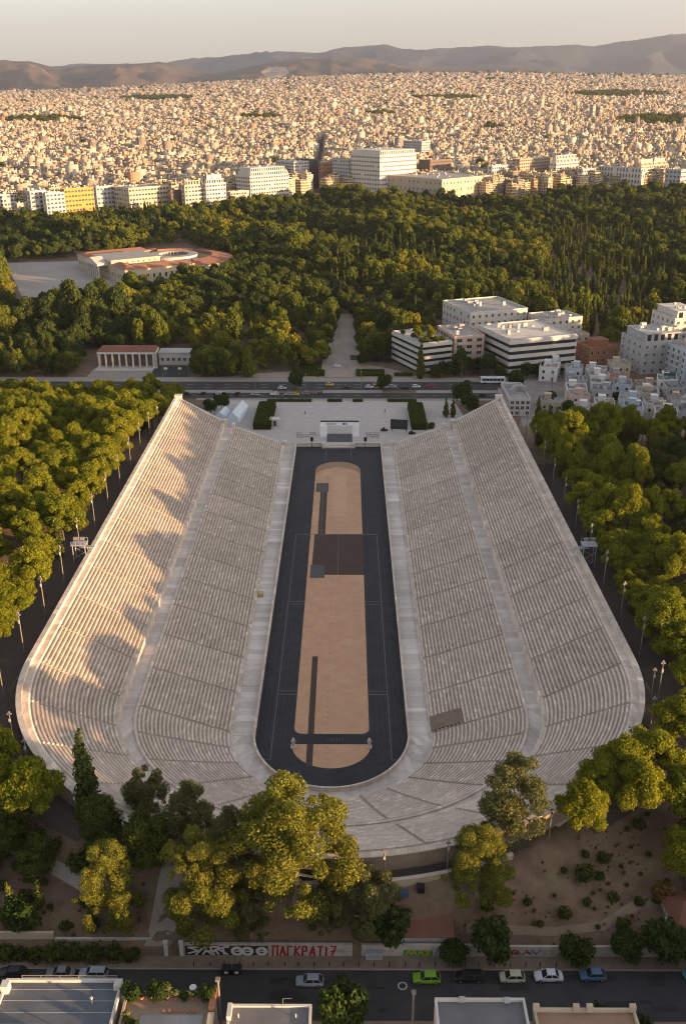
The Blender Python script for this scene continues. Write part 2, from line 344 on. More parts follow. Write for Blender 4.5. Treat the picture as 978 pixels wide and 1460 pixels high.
# ------------------------------------------------------------------ stadium geometry
T0 = RT * pi / 2
def pt(t, r, off=0.0):
    if abs(t) < T0:
        p = t / RT; k = float(kk(r)); x, y = r * sin(p), Y0 - k * r * cos(p); tx, ty = cos(p), sin(p)
    else:
        s = 1 if t > 0 else -1; x, y = s * r, Y0 + abs(t) - T0; tx, ty = 0, s
    return x + tx * off, y + ty * off
TEND = T0 + YF - Y0
def tsamp(t0, t1, step=3.0):
    cuts = [t0] + [c for c in (-T0, T0) if t0 < c < t1] + [t1]; out = [t0]
    for a, b in zip(cuts, cuts[1:]):
        n = max(1, int(math.ceil((b - a) / step))) if abs((a + b) / 2) < T0 else 1
        out += [a + (b - a) * (i + 1) / n for i in range(n)]
    return out
def sweep(mb, prof, t0, t1, o0=0.0, o1=0.0, step=3.0, mats=None, row=0, caps=True, uv=True, drop=0.8):
    """sweeps a profile of (r, z) along the horseshoe from t0 to t1"""
    ts = tsamp(t0, t1, step); n = len(prof); base = len(mb.v)
    if mb.uv is None and uv: mb.uv = []
    for j, t in enumerate(ts):
        off = o0 if j == 0 else (o1 if j == len(ts) - 1 else 0)
        for r, z in prof:
            x, y = pt(t, r, off); mb.v.append((x, y, z))
            if uv: mb.uv.append((t * (r / RT if abs(t) < T0 else 1), row + 0.2))
    for j in range(len(ts) - 1):
        for i in range(n - 1):
            a = base + j * n + i; mb.f.append((a, a + n, a + n + 1, a + 1)); mb.m.append(mats[i] if mats else 0)
    if caps:
        for j, flip in ((0, True), (len(ts) - 1, False)):
            t = ts[j]; off = o0 if j == 0 else o1; lo = []
            for r, z in prof:
                x, y = pt(t, r, off); lo.append(len(mb.v)); mb.v.append((x, y, z - drop))
                if uv: mb.uv.append((t, row + 0.2))
            for i in range(n - 1):
                a = base + j * n + i; q = (a, a + 1, lo[i + 1], lo[i])
                mb.f.append(q if flip else q[::-1]); mb.m.append(mats[i] if mats else 0)
stadium = thing('stadium', 'vast horseshoe marble stadium with two tiers of white seat rows around a black track', 'stadium', (0, 60, 0))
def part(mb, name, mats, smooth=False):
    o = mb.build(name, mats, stadium, smooth=smooth); o.location = (0, -60, 0); return o
ST = [k * T0 / 6 for k in range(-6, 7)]
k = 1
while Y0 + 15 * k < YF - 4: ST += [T0 + 15 * k, -T0 - 15 * k]; k += 1
ST = sorted(ST); EDG = [-TEND] + ST + [TEND]
LOW = dict(r0=22.3, z0=1.0, n=23, tr=0.84, rs=0.304); UPP = dict(r0=45.7, z0=10.2, n=20, tr=0.795, rs=0.44)
jit = random.Random(3)
for tier, nm in ((LOW, 'lower_seating_wedge'), (UPP, 'upper_seating_wedge')):
    for t0, t1 in zip(EDG, EDG[1:]):
        mb = MB(); o0 = 0 if t0 == -TEND else 0.36; o1 = 0 if t1 == TEND else -0.36
        for i in range(tier['n']):
            r = tier['r0'] + i * tier['tr']; z = tier['z0'] + i * tier['rs']; top = z + tier['rs'] + 0.07; e = r + tier['tr']
            j = jit.uniform(-0.012, 0.012)
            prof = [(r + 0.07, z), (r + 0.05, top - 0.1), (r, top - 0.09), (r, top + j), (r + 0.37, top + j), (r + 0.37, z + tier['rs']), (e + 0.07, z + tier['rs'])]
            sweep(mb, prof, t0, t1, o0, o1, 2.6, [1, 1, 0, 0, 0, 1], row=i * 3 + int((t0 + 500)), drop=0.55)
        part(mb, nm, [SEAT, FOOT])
    for t in ST:
        mb = MB(); tr, rs = tier['tr'] / 2, tier['rs'] / 2; prof = []
        for i in range(tier['n'] * 2):
            r = tier['r0'] + i * tr; z = tier['z0'] + i * rs; prof += [(r, z - 0.07), (r, z + rs - 0.07)]
        prof.append((tier['r0'] + tier['n'] * tier['tr'], tier['z0'] + tier['n'] * tier['rs'] - 0.02))
        vs = []
        for s in (-0.35, 0.35):
            for r, z in prof: x, y = pt(t, r, s); vs.append((x, y, z))
        n = len(prof); mb.add(vs, [(i, n + i, n + i + 1, i + 1) for i in range(n - 1)])
        part(mb, 'stairway', STAIR)
def ring(name, prof, m, segs, mats=None, step=3.0):
    for a, b in zip(segs, segs[1:]):
        mb = MB(); sweep(mb, prof, a, b, 0.006, -0.006, step, mats, caps=True, row=int(a + 500), drop=0.5); part(mb, name, m)
SEG15 = EDG
def even(step, lo=-TEND, hi=TEND): n = int(round((hi - lo) / step)); return [lo + (hi - lo) * i / n for i in range(n + 1)]
ring('parapet_panel', [(17.08, 0.3), (17.08, 1.45), (17.13, 1.45), (17.13, 1.6), (16.67, 1.6), (16.67, 1.45), (16.72, 1.45), (16.72, -0.1)], RIM, even(5.0))
ring('walkway_slab', [(16.9, 0.42), (21.7, 0.46)], WALK, even(10.0))
ring('front_ledge', [(21.65, 0.4), (21.65, 0.95), (22.4, 1.0)], RIM, SEG15)
LZ = LOW['z0'] + LOW['n'] * LOW['rs']; LR = LOW['r0'] + LOW['n'] * LOW['tr']
ring('lower_back_border', [(LR - 0.05, LZ), (LR - 0.05, LZ + 0.28), (LR + 0.5, LZ + 0.28), (LR + 0.5, LZ - 0.3)], RIM, SEG15)
ring('diazoma_slab', [(LR + 0.45, LZ - 0.05), (45.05, LZ)], WALK, even(15.0))
ring('diazoma_wall', [(45.0, LZ - 0.2), (45.0, 10.05), (44.9, 10.05), (44.9, 10.25), (45.8, 10.2)], RIM, SEG15)
UZ = UPP['z0'] + UPP['n'] * UPP['rs']; UR = UPP['r0'] + UPP['n'] * UPP['tr']
ring('rim_ledge', [(UR - 0.03, UZ), (UR + 0.3, UZ + 0.25), (63.3, UZ + 0.25)], RIM, SEG15)
ring('rim_wall_block', [(63.25, UZ + 0.1), (63.25, UZ + 1.15), (63.1, UZ + 1.15), (63.1, UZ + 1.35), (64.2, UZ + 1.35), (64.2, UZ + 1.15), (64.0, UZ + 1.15), (64.05, 7.0)], [RIM, mat('brown_back_wall', (.24, .185, .14), (.17, .13, .10), .6, world=True)], even(15.0), mats=[0, 0, 0, 0, 0, 0, 1])  # outer face gets a darker brown than the marble inside
print('rim', UR, UZ, LR, LZ)
for s in (-1, 1):        # sloping end walls of the two arms, with coping
    def stepz(r):
        if r < 22.3: return 0.9
        if r < LR: return LOW['z0'] + (r - 22.3) / LOW['tr'] * LOW['rs'] + 0.35
        if r < 44.9: return LZ + 0.12
        if r < 45.7: return 10.4
        if r < UR: return UPP['z0'] + (r - 45.7) / UPP['tr'] * UPP['rs'] + 0.5
        return UZ + 0.7
    rs_ = [20.8, 22.3, LR - 0.02, LR + 0.02, 44.88, 44.92, 45.68, 45.72, UR - 0.02, UR + 0.02, 64.05]
    mb = MB(); top = [(s * r, stepz(r)) for r in rs_]; n = len(rs_)
    V = [(x, YF + 0.01, z) for x, z in top] + [(x, YF + 1.3, z) for x, z in top] + [(x, YF + 0.01, -0.6) for x, z in top] + [(x, YF + 1.3, -0.6) for x, z in top]
    F = []
    for i in range(n - 1): F += [(i, i + 1, n + i + 1, n + i), (2 * n + i, 2 * n + i + 1, i + 1, i), (n + i, n + i + 1, 3 * n + i + 1, 3 * n + i)]
    F += [(0, n, 3 * n, 2 * n), (n - 1, 3 * n - 1, 4 * n - 1, 2 * n - 1)]
    mb.add(V, F); part(mb, 'end_wall', MARBLE)
    for x, w, z in ((62.7, 2.6, UZ + 2.0), (44.9, 1.4, 10.9), (41.6, 1.1, 9.3), (21.4, 1.3, 2.0)):
        mb = MB(); mb.box(s * x - w / 2, s * x + w / 2, YF - 0.4, YF + 1.9, -0.5, z, top=0.02); mb.box(s * x - w / 2 - 0.15, s * x + w / 2 + 0.15, YF - 0.55, YF + 2.05, z, z + 0.25)
        part(mb, 'end_pier', MARBLE)
# flood-lit gantry frames at the rim
def gantry(label, x, y, s):
    g = thing('steel_gantry', label, 'gantry', (x, y, 16.4))
    for a in (-1.6, 1.6):
        for b in (-1.2, 1.2):
            mb = MB(); mb.tube((a, b, 0), (a, b, 6.2), 0.11, 0.11, 6); mb.build('leg', STEEL, g)
    mb = MB(); mb.box(-1.9, 1.9, -1.5, 1.5, 6.15, 6.4); mb.build('deck', STEEL, g)
    for b in (-1.45, 1.45):
        mb = MB(); mb.tube((-1.8, b, 7.3), (1.8, b, 7.3), 0.05, 0.05, 6)
        for a in (-1.8, -0.6, 0.6, 1.8): mb.tube((a, b, 6.4), (a, b, 7.3), 0.04, 0.04, 5)
        mb.build('railing', STEEL, g)
    for zz in (2.2, 4.4):
        mb = MB(); mb.tube((-1.6, -1.2, zz - 2), (1.6, -1.2, zz), 0.05, 0.05, 5); mb.tube((-1.6, 1.2, zz), (1.6, 1.2, zz - 2), 0.05, 0.05, 5); mb.build('brace', STEEL, g)
    mb = MB(); mb.box(-s * 1.9 - 1.9, -s * 1.9 + 1.9, -0.6, 0.6, 5.2, 5.4); mb.tube((-s * 3.6, 0.5, 3.6), (-s * 3.6, 0.5, 5.2), 0.09, 0.09, 6); mb.tube((-s * 3.6, -0.5, 3.6), (-s * 3.6, -0.5, 5.2), 0.09, 0.09, 6); mb.build('bridge', STEEL, g)
    for q in (-1, 1):
        mb = MB(); mb.box(-0.5, 0.5, -0.25, 0.25, -0.35, 0.35); o = mb.build('floodlight', LAMPG, g, (0.9 * q, 0, 7.7))
    return g
gantry('grey steel gantry straddling the sunlit left rim of the stadium', -66.0, 47.0, -1)
gantry('grey steel gantry straddling the shaded right rim of the stadium', 66.0, 47.0, 1)

# track and infield
def arc_poly(x, y0, y1, n=16, k=1.0, r=None):
    r = r or x; P = []
    for i in range(n + 1): a = pi + pi * i / n; P.append((x * cos(a), y0 + x * k * sin(a)))
    for i in range(n + 1): a = pi * i / n; P.append((x * cos(a), y1 + x * k * sin(a)))
    return P
def flat(name, poly, z, m, lab=None):
    mb = MB(); mb.add([(x, y, z) for x, y in poly], [tuple(range(len(poly)))]); return structure(mb.build(name, m))
n = 24; P = [(16.75 * cos(pi + pi * i / n), Y0 - 1.10 * 16.75 * sin(pi * i / n)) for i in range(n + 1)] + [(16.75, YF + 0.0), (-16.75, YF + 0.0)]
flat('running_track', P, 0.0, TRACK)
def rrect(x0, x1, y0, y1, r):
    P = []
    for cx, cy, a in ((x1 - r, y1 - r, 0), (x0 + r, y1 - r, pi / 2), (x0 + r, y0 + r, pi), (x1 - r, y0 + r, 3 * pi / 2)):
        for i in range(7): P.append((cx + r * cos(a + i * pi / 12), cy + r * sin(a + i * pi / 12)))
    return P
# upper sand: rounded top; lower sand: rounded bottom corners
up = [(-8.3, 101.5), (8.3, 101.5)] + [(8.3 * cos(pi * i / 16), 158.5 + 8.6 * sin(pi * i / 16)) for i in range(17)]
flat('sand_infield', up, 0.004, SAND)
lowp = [(8.3, 73.2), (-8.3, 73.2)] + [(-8.3 + 1.9 * (1 - cos(a)), -1.0 - 1.9 * sin(a)) for a in np.linspace(0, pi / 2, 6)] + [(8.3 - 1.9 * (1 - cos(a)), -1.0 - 1.9 * sin(a)) for a in np.linspace(pi / 2, 0, 6)]
flat('sand_infield', lowp, 0.004, SAND)
flat('sand_infield', [(8.6 * cos(pi + pi * i / 20), -6.6 + 8.1 * sin(pi + pi * i / 20)) for i in range(21)], 0.004, SAND)
flat('sand_strip', [(-8.3, 73.2), (-7.2, 73.2), (-7.0, 101.5), (-8.3, 101.5)], 0.004, SAND)
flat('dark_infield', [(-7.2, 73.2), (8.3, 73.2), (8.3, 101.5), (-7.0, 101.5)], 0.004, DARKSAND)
flat('pale_sand_panel', [(-1.6, 119), (3.2, 119), (3.0, 152), (-1.4, 152)], 0.008, mat('pale_sand', (0.60, 0.38, 0.24), (0.53, 0.325, 0.20), 0.4, world=True))
cap = [(8.3 * cos(a), 158.5 + 8.6 * sin(a)) for a in np.linspace(0.0, pi, 17)]; cap2 = [(7.9 * cos(a), 153.5 + 7.0 * sin(a)) for a in np.linspace(pi, 0, 17)]
mb = MB(); V = [(x, y, 0.008) for x, y in cap] + [(x, y, 0.008) for x, y in cap2[::-1]]; mb.add(V, [(i, i + 1, 18 + i, 17 + i) for i in range(16)]); structure(mb.build('grey_sand_cap', mat('grey_sand', (0.34, 0.22, 0.14), (0.29, 0.19, 0.12), 0.4, world=True)))
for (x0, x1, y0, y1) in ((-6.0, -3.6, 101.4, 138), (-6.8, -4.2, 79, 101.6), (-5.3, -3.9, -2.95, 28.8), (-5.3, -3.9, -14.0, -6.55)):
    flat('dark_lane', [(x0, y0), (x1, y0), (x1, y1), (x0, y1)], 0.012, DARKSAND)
flat('lane_stripe', [(-5.1, 101.6), (-4.85, 101.6), (-4.85, 137), (-5.1, 137)], 0.016, LINE)
for (x0, x1, y0, y1) in ((-7.7, -3.2, 136.8, 145.2), (-7.5, -3.2, 71.2, 79.6)):
    g = tag(link('rubber_mat', None, None, (x0, y0, 0)), 'grey square mat at the %s end of the dark lane on the sand infield' % ('far' if y0 > 100 else 'near'), 'mat')
    n_ = 3
    for i in range(n_):
        for j in range(n_):
            mb = MB(); w_, h_ = (x1 - x0) / n_, (y1 - y0) / n_; mb.box(i * w_ + 0.02, (i + 1) * w_ - 0.02, j * h_ + 0.02, (j + 1) * h_ - 0.02, 0.0, 0.05); mb.build('mat_tile', GREYMAT, g)
mb = MB()
def strip(p, q, w=0.22, z=0.02):
    a = np.array(p, float); b = np.array(q, float); d = b - a; nrm = np.array([-d[1], d[0]]) / np.hypot(*d) * w / 2
    mb.add([(*(a - nrm), z), (*(b - nrm), z), (*(b + nrm), z), (*(a + nrm), z)], [(0, 1, 2, 3)])
for s in (-1, 1): strip((s * 12.9, -12.0), (s * 12.9, 101.5)); strip((s * 12.9, -12.0), (s * 15.2, -11.6))
strip((-12.9, 101.3), (12.9, 101.3), 0.5, 0.024)
for yy in (57.0, 55.6, 13.6, 12.2):
    strip((-12.9, yy), (-8.4, yy), 0.25, 0.024); strip((8.4, yy), (12.9, yy), 0.25, 0.024)
strip((0.7, 73.5), (0.7, 101), 0.2, 0.024)
strip((-5.0, 168.5), (-5.0, 183), 0.2, 0.024); strip((5.0, 168.5), (5.0, 183), 0.2, 0.024)
structure(mb.build('lane_lines', LINE))
mb = MB()
for q in range(6):
    r_ = 10.2 + q * 1.05; kq = 1.10; A = [(-r_, 183.5)] + [(r_ * cos(pi + pi * i / 40), Y0 - kq * r_ * sin(pi * i / 40)) for i in range(41)] + [(r_, 183.5)]
    for p_, q_ in zip(A, A[1:]): strip(p_, q_, .07, .014)
structure(mb.build('running_lanes', mat('faint_lane', (.075, .077, .082), (.045, .046, .05), .8, world=True)))
mb = MB()
for q in range(85):
    yy = -12 + q * 2.1
    if 72 < yy < 102 or -7 < yy < -2.5: continue
    strip((-.95, yy), (-.95, yy + .55), .22, .012)
structure(mb.build('centre_dots', mat('worn_sand', (.36, .225, .14), (.30, .185, .115), .8, world=True)))
mb = MB()                                        # faint lettering on the dark start band, and the small white mark on the grey cap
for i in range(6):
    strip((-0.7 + i * 0.62, -4.4), (-0.7 + i * 0.62, -5.4), 0.13, 0.02)
    if i % 2: strip((-0.7 + i * 0.62, -4.45), (-0.35 + i * 0.62, -4.45), 0.12, 0.022)
structure(mb.build('start_marking', LINE))
mb = MB()
for i in range(5): strip((-1.2 + i * 0.6, 160.5 + (0.6 if i % 2 else 0)), (-0.85 + i * 0.6, 161.4 + (0.5 if i % 2 else 0)), 0.22, 0.014)
structure(mb.build('cap_marking', WHITEP))
for x, w in ((-8.2, 'left'), (8.2, 'right')):
    h = thing('herm_statue', 'pale marble herm pillar with a head on the %s end of the track turn' % w, 'statue', (x, -7.7, 0))
    mb = MB(); mb.box(-0.55, 0.55, -0.55, 0.55, 0, 0.35); mb.build('plinth', MARBLE, h)
    mb = MB(); mb.box(-0.3, 0.3, -0.28, 0.28, 0.35, 1.95, top=-0.04); mb.box(-0.5, 0.5, -0.1, 0.1, 1.55, 1.7); mb.build('shaft', MARBLE, h)
    mb = MB(); mb.lathe([(0.12, 0), (0.14, 0.08), (0.22, 0.16), (0.26, 0.32), (0.22, 0.5), (0.1, 0.6)], (0, 0, 1.95), 10); mb.box(-0.05, 0.05, -0.32, -0.2, 2.15, 2.32); mb.build('head', MARBLE, h, smooth=True)
# brown boarded patch over the first rows, right stand
mb = MB(); V = []
for r, z in ((22.4, 1.25), (31.3, LOW['z0'] + (31.3 - 23.3) / 0.805 * 0.318 + 0.55)):
    for y in (-3.6, 1.8): V.append((r, y, z))
V += [(x, y, z - 0.25) for x, y, z in V]
PLY = mat('brown_boards', (0.26, 0.20, 0.145), (0.18, 0.135, 0.10), 0.4, world=True)
bp_ = thing('board_cover', 'brown boarded cover laid over the first seat rows of the right stand', 'cover', (0, 0, 0))
for q in range(6):
    mb = MB(); ya, yb = -3.4 + q * 0.87, -3.4 + q * 0.87 + 0.84
    z0_, z1_ = 1.35, LOW['z0'] + (28.6 - 22.3) / 0.84 * 0.304 + 0.5
    A = [(21.9, ya, z0_), (28.6, ya, z1_), (28.6, yb, z1_), (21.9, yb, z0_)]
    mb.add(A + [(x, y, z - 0.12) for x, y, z in A], [(0, 1, 2, 3), (7, 6, 5, 4), (0, 4, 5, 1), (1, 5, 6, 2), (2, 6, 7, 3), (3, 7, 4, 0)]); mb.build('board', PLY, bp_)
# long dark slot and yellow steps in the left stand
b = thing('wooden_steps', 'small yellow wooden steps on the walkway at the left stand', 'steps', (-20.8, 58.5, 0.46))
for i in range(4): mb = MB(); mb.box(-0.6, 0.6, i * 0.45, i * 0.45 + 0.44, i * 0.3 + 0.12, i * 0.3 + 0.2); mb.build('tread', YELLOWP, b)
for s in (-0.62, 0.62): mb = MB(); mb.add([(s, 0, 0), (s, 1.8, 0), (s, 1.8, 1.2), (s + 0.06, 0, 0), (s + 0.06, 1.8, 0), (s + 0.06, 1.8, 1.2)], [(0, 1, 2), (5, 4, 3), (0, 3, 4, 1), (1, 4, 5, 2), (2, 5, 3, 0)]); mb.build('stringer', PLY, b)

# entrance wall of the track, arch frame, floodlights, screen
ew = thing('entrance_wall', 'low white marble entrance wall across the far end of the track', 'wall', (0, YF + 0.5, 0))
for x0, x1, z in ((-16.6, -6.2, 1.5), (6.2, 16.6, 1.5)):
    mb = MB(); mb.box(x0, x1, -0.3, 0.3, -0.1, z); mb.box(x0 - 0.05, x1 + 0.05, -0.4, 0.4, z, z + 0.18); mb.build('wall_panel', MARBLE, ew)
mb = MB(); mb.box(-6.2, 6.2, -2.2, -0.9, -0.05, 0.55); mb.box(-6.2, 6.2, -0.9, 0.5, -0.05, 1.1); mb.build('step_block', WALK_ if False else MARBLE, ew)
for x in (-6.2, 6.2): mb = MB(); mb.box(x - 0.4, x + 0.4, -2.4, 0.6, -0.05, 1.9); mb.build('pier', MARBLE, ew)
ARCHW = mat('arch_white', (.84, .86, .90), (.76, .78, .82), .8)
fr = thing('banner_arch', 'white finish arch with a blue and white banner on the plaza', 'arch', (0.3, 197.2, 0))
for x in (-6.6, 6.6):
    mb = MB(); mb.box(x - 1.4, x + 1.4, -1.0, 1.0, 0, 4.6); mb.build('post', ARCHW, fr)
mb = MB(); mb.box(-7.9, 7.9, -0.5, 0.5, 4.6, 6.4); mb.build('banner', ARCHW, fr); mb = MB(); mb.box(-5.2, 5.2, -7.5, 2.5, 0.02, 0.12); mb.build('floor_mat', GREYMAT, fr)
mb = MB(); mb.box(-7.9, 7.9, -0.6, 0.6, 6.2, 6.5); mb.build('top_truss', DKMETAL, fr)
for x0, x1, m in ((1.2, 2.2, BLUEP), (2.5, 3.0, GREENP), (-5.5, -1.5, PLASTB)):
    mb = MB(); mb.box(x0, x1, -0.53, -0.5, 5.0, 5.8); mb.build('banner_print', m, fr)
for x, w in ((-10.6, 'left'), (10.6, 'right')):
    o = thing('loudspeaker_stand', 'black loudspeaker stack on a stand at the %s side of the track entrance' % w, 'loudspeaker', (x, YF - 1.6, 0))
    mb = MB(); mb.tube((0, 0, 0), (0, 0, 3.2), 0.09, 0.09, 6)
    for a in (0, 2.1, 4.2): mb.tube((0, 0, 0.8), (0.8 * cos(a), 0.8 * sin(a), 0), 0.05, 0.05, 5)
    mb.build('stand', DKMETAL, o); mb = MB(); mb.box(-0.55, 0.55, -0.4, 0.4, 3.0, 4.6); mb.box(-0.45, 0.45, -0.42, -0.4, 3.1, 4.5); mb.build('speaker_box', BLACK, o)
sc_ = thing('video_screen', 'black video screen standing on the plaza before the right hedge', 'screen', (25.0, 202.5, 0), radians(-8))
mb = MB(); mb.box(-3.6, 3.6, -0.25, 0.25, 1.2, 5.4); mb.build('panel', mat('screen_panel', (0.03, 0.033, 0.04), rough=0.35), sc_)
for x in (-3, 3): mb = MB(); mb.tube((x, 0.3, 0), (x, 0.3, 5.2), 0.1, 0.1, 6); mb.tube((x, 0.3, 4), (x, 1.8, 0), 0.07, 0.07, 6); mb.build('leg', DKMETAL, sc_)
for x, y, nm in ((18.2, 203.5, 'beside the video screen'), (29.6, 199.5, 'right of the video screen near the stand')):
    o = thing('equipment_case', 'black equipment cases heaped %s' % nm, 'case', (x, y, 0)); 
    for (a, b2, w_, h_) in ((0, 0, 1.5, 0.9), (1.5, 0.4, 1.2, 0.7), (0.4, 0.1, 1.0, 1.5)): mb = MB(); mb.box(a - w_ / 2, a + w_ / 2, b2 - 0.5, b2 + 0.5, 0.02, h_); mb.build('case', BLACK, o)
bar_ = None
for q, (x, y) in enumerate([(-16, 195), (-13.4, 195.4), (-16.4, 198.6), (12.6, 195.4), (15.2, 195.2), (15.4, 198.4), (12.4, 198.8), (-10.8, 198.2)]):
    lab_ = 'grey crowd barrier on the plaza %s of the banner arch, %s' % ('left' if x < 0 else 'right', 'near the track wall' if y < 197 else 'farther from the track wall')
    if bar_ is None:
        bar_ = thing('crowd_barrier', lab_, 'barrier', (x, y, .03), 0, 'crowd barriers on the plaza'); mb = MB(); mb.tube((-1.1, 0, 1.1), (1.1, 0, 1.1), .05, .05, 6); mb.tube((-1.1, 0, .2), (1.1, 0, .2), .05, .05, 6); [mb.tube((a, 0, .2), (a, 0, 1.1), .03, .03, 5) for a in (-.8, -.4, 0, .4, .8)]; mb.build('railing', DKMETAL, bar_)
        for a in (-1.1, 1.1): mb = MB(); mb.tube((a, 0, 0), (a, 0, 1.15), .05, .05, 6); mb.box(a - .05, a + .05, -.4, .4, 0, .06); mb.build('leg', DKMETAL, bar_)
    else: copy_tree(bar_, None, (x, y, .03), RND.uniform(-.3, .3), None, lab_)
bt = thing('ticket_booth', 'small white booth with a dark doorway beside the left hedge', 'booth', (-27.3, 211.5, 0))
mb = MB(); mb.box(-1.9, 1.9, -1.6, 1.6, 0, 2.8); mb.build('wall', PLASTW, bt)
mb = MB(); mb.box(-2.15, 2.15, -1.85, 1.85, 2.8, 3.0); mb.build('roof', PLASTW, bt)
mb = MB(); mb.box(-0.5, 0.7, -1.65, -1.6, 0.05, 2.2); mb.build('door', WINDK, bt)
tn = thing('white_tent', 'pale blue-white pitched event tent beside the left stand', 'tent', (-44.0, 221, 0), radians(-8))
for a, b_, l, h0, h1 in ((2.4, 9.0, 0, 3.0, 5.4), (2.6, 4.5, -6.5, 2.6, 4.6)):
    mb = MB(); V = []
    for y in (-b_, b_): V += [(-a + l * 0.4, y, h0), (l * 0.4, y, h1), (a + l * 0.4, y, h0), (-a + l * 0.4, y, 0), (a + l * 0.4, y, 0)]
    mb.add(V, [(0, 5, 6, 1), (1, 6, 7, 2), (0, 3, 8, 5), (2, 7, 9, 4), (0, 1, 2), (7, 6, 5), (0, 2, 4, 3), (5, 8, 9, 7)]); mb.build('canopy', FABRIC, tn, (l * 0.5, -3 if l else 0, 0))

# ------------------------------------------------------------------ plaza, roads, paths
flat('plaza', [(-58, YF + 1.3), (58, YF + 1.3), (52, 249), (-60, 247)], 0.03, PAVE)
mb = MB()
for i in range(22): 
    yy = 188 + i * 2.7; mb.add([(-54, yy, 0.034), (50, yy, 0.034), (50, yy + 0.22, 0.034), (-54, yy + 0.22, 0.034)], [(0, 1, 2, 3)])
structure(mb.build('paving_bands', mat('paving_band', (0.31, 0.29, 0.27), (0.26, 0.24, 0.225), 0.5, world=True)))
mb = MB()
for x0, x1, y0, y1 in ((-320, 92, 249.5, 258.5), (-320, 92, 263, 277.5)): mb.add([(x0, y0, 0.04), (x1, y0, 0.04), (x1, y1, 0.04), (x0, y1, 0.04)], [(0, 1, 2, 3)])
structure(mb.build('avenue', ASPH))
mb = MB(); 
for x0, x1 in ((-320, -32), (-8, 20), (36, 92)): mb.box(x0, x1, 258.5, 263, -0.1, 0.15)
structure(mb.build('median_strip', KERB))
mb = MB(); mb.box(-320, 120, 277.5, 285, -0.1, 0.14); structure(mb.build('sidewalk', KERB))
mb = MB(); mb.box(-66, 92, 246.6, 249.5, -0.1, 0.12); structure(mb.build('kerb', KERB))
mb = MB()
for x in range(-200, 90, 9):
    for y in (254.0, 267.7, 272.6): mb.add([(x, y, 0.046), (x + 3, y, 0.046), (x + 3, y + 0.15, 0.046), (x, y + 0.15, 0.046)], [(0, 1, 2, 3)])
structure(mb.build('lane_dashes', WHITEP))
structure(sheet('promenade', [(-11, 286), (12, 286), (10.5, 424), (-2.5, 424)], GRAVEL, 0.10))
structure(sheet('park_path', [(-62, 285.2), (-12, 285.2), (-8, 300), (-40, 293)], GRAVEL, 0.12))
structure(sheet('park_path', [(12, 285.2), (40, 285.2), (27, 300), (10, 312)], GRAVEL, 0.12))
structure(sheet('park_path', [(5, 318), (28, 312), (27, 320), (5, 328)], ASPH, 0.14))
structure(sheet('forecourt', [(-268, 600), (-196, 424), (-150, 505), (-205, 610)], mat('forecourt_paving', (0.37, 0.34, 0.32), (0.30, 0.275, 0.26), 0.05, world=True), 0.15, (24, 24)))
structure(sheet('forecourt_road', [(-204, 441), (-176, 441), (-158, 470), (-186, 520)], mat('pale_gravel', (0.33, 0.295, 0.265), (0.28, 0.25, 0.22), 0.1, world=True), 0.17))
# street behind the curved end
mb = MB(); mb.add([(-130, -80, 7.12), (160, -80, 7.12), (160, -71.0, 7.12), (-130, -71.0, 7.12)], [(0, 1, 2, 3)]); structure(mb.build('street', ASPH))
mb = MB()
for q in range(26):
    x_, y_ = RND.uniform(-60, 64), RND.uniform(-79, -72); w_, h_ = RND.uniform(1, 7), RND.uniform(.5, 1.6); mb.add([(x_, y_, 7.124 + q * .0004), (x_ + w_, y_ + RND.uniform(-.2, .2), 7.124 + q * .0004), (x_ + w_, y_ + h_, 7.124 + q * .0004), (x_, y_ + h_, 7.124 + q * .0004)], [(0, 1, 2, 3)])
structure(mb.build('road_patches', mat('patched_asphalt', (.036, .036, .039), (.024, .024, .027), .6, world=True)))
mb = MB(); mb.box(-130, 160, -71.0, -68.75, 6.9, 7.26); structure(mb.build('pavement', SIDEW))
mb = MB(); mb.box(-130, 160, -82.2, -80, 6.9, 7.25); structure(mb.build('pavement', SIDEW))
mb = MB(); mb.box(-130, 160, -71.22, -71.004, 6.9, 7.24); structure(mb.build('kerb', KERB))
# path round the outside of the rim
mb = MB(); P_ = []
for t in tsamp(-T0 - 125, T0 + 125, 4.0):
    P_.append(t)
P_ = sorted(set(P_ + list(np.arange(-T0 - 125, -T0, 6)) + list(np.arange(T0, T0 + 125, 6))))
for i, t in enumerate(P_):
    wd_ = 1.0 if abs(t) > T0 else max(.42, abs(t) / T0)
    for q_ in (0, 2.7, 7.2, 10.7):
        x, y = pt(t, 64.3 + q_ * wd_)
        mb.v.append((x, y, th(x, y) + 0.09))
for i in range(len(P_) - 1):
    if abs(P_[i]) < 42: continue
    for q in range(3): a = i * 4 + q; mb.f.append((a, a + 4, a + 5, a + 1)); mb.m.append(0)
structure(mb.build('rim_path', PATHM))

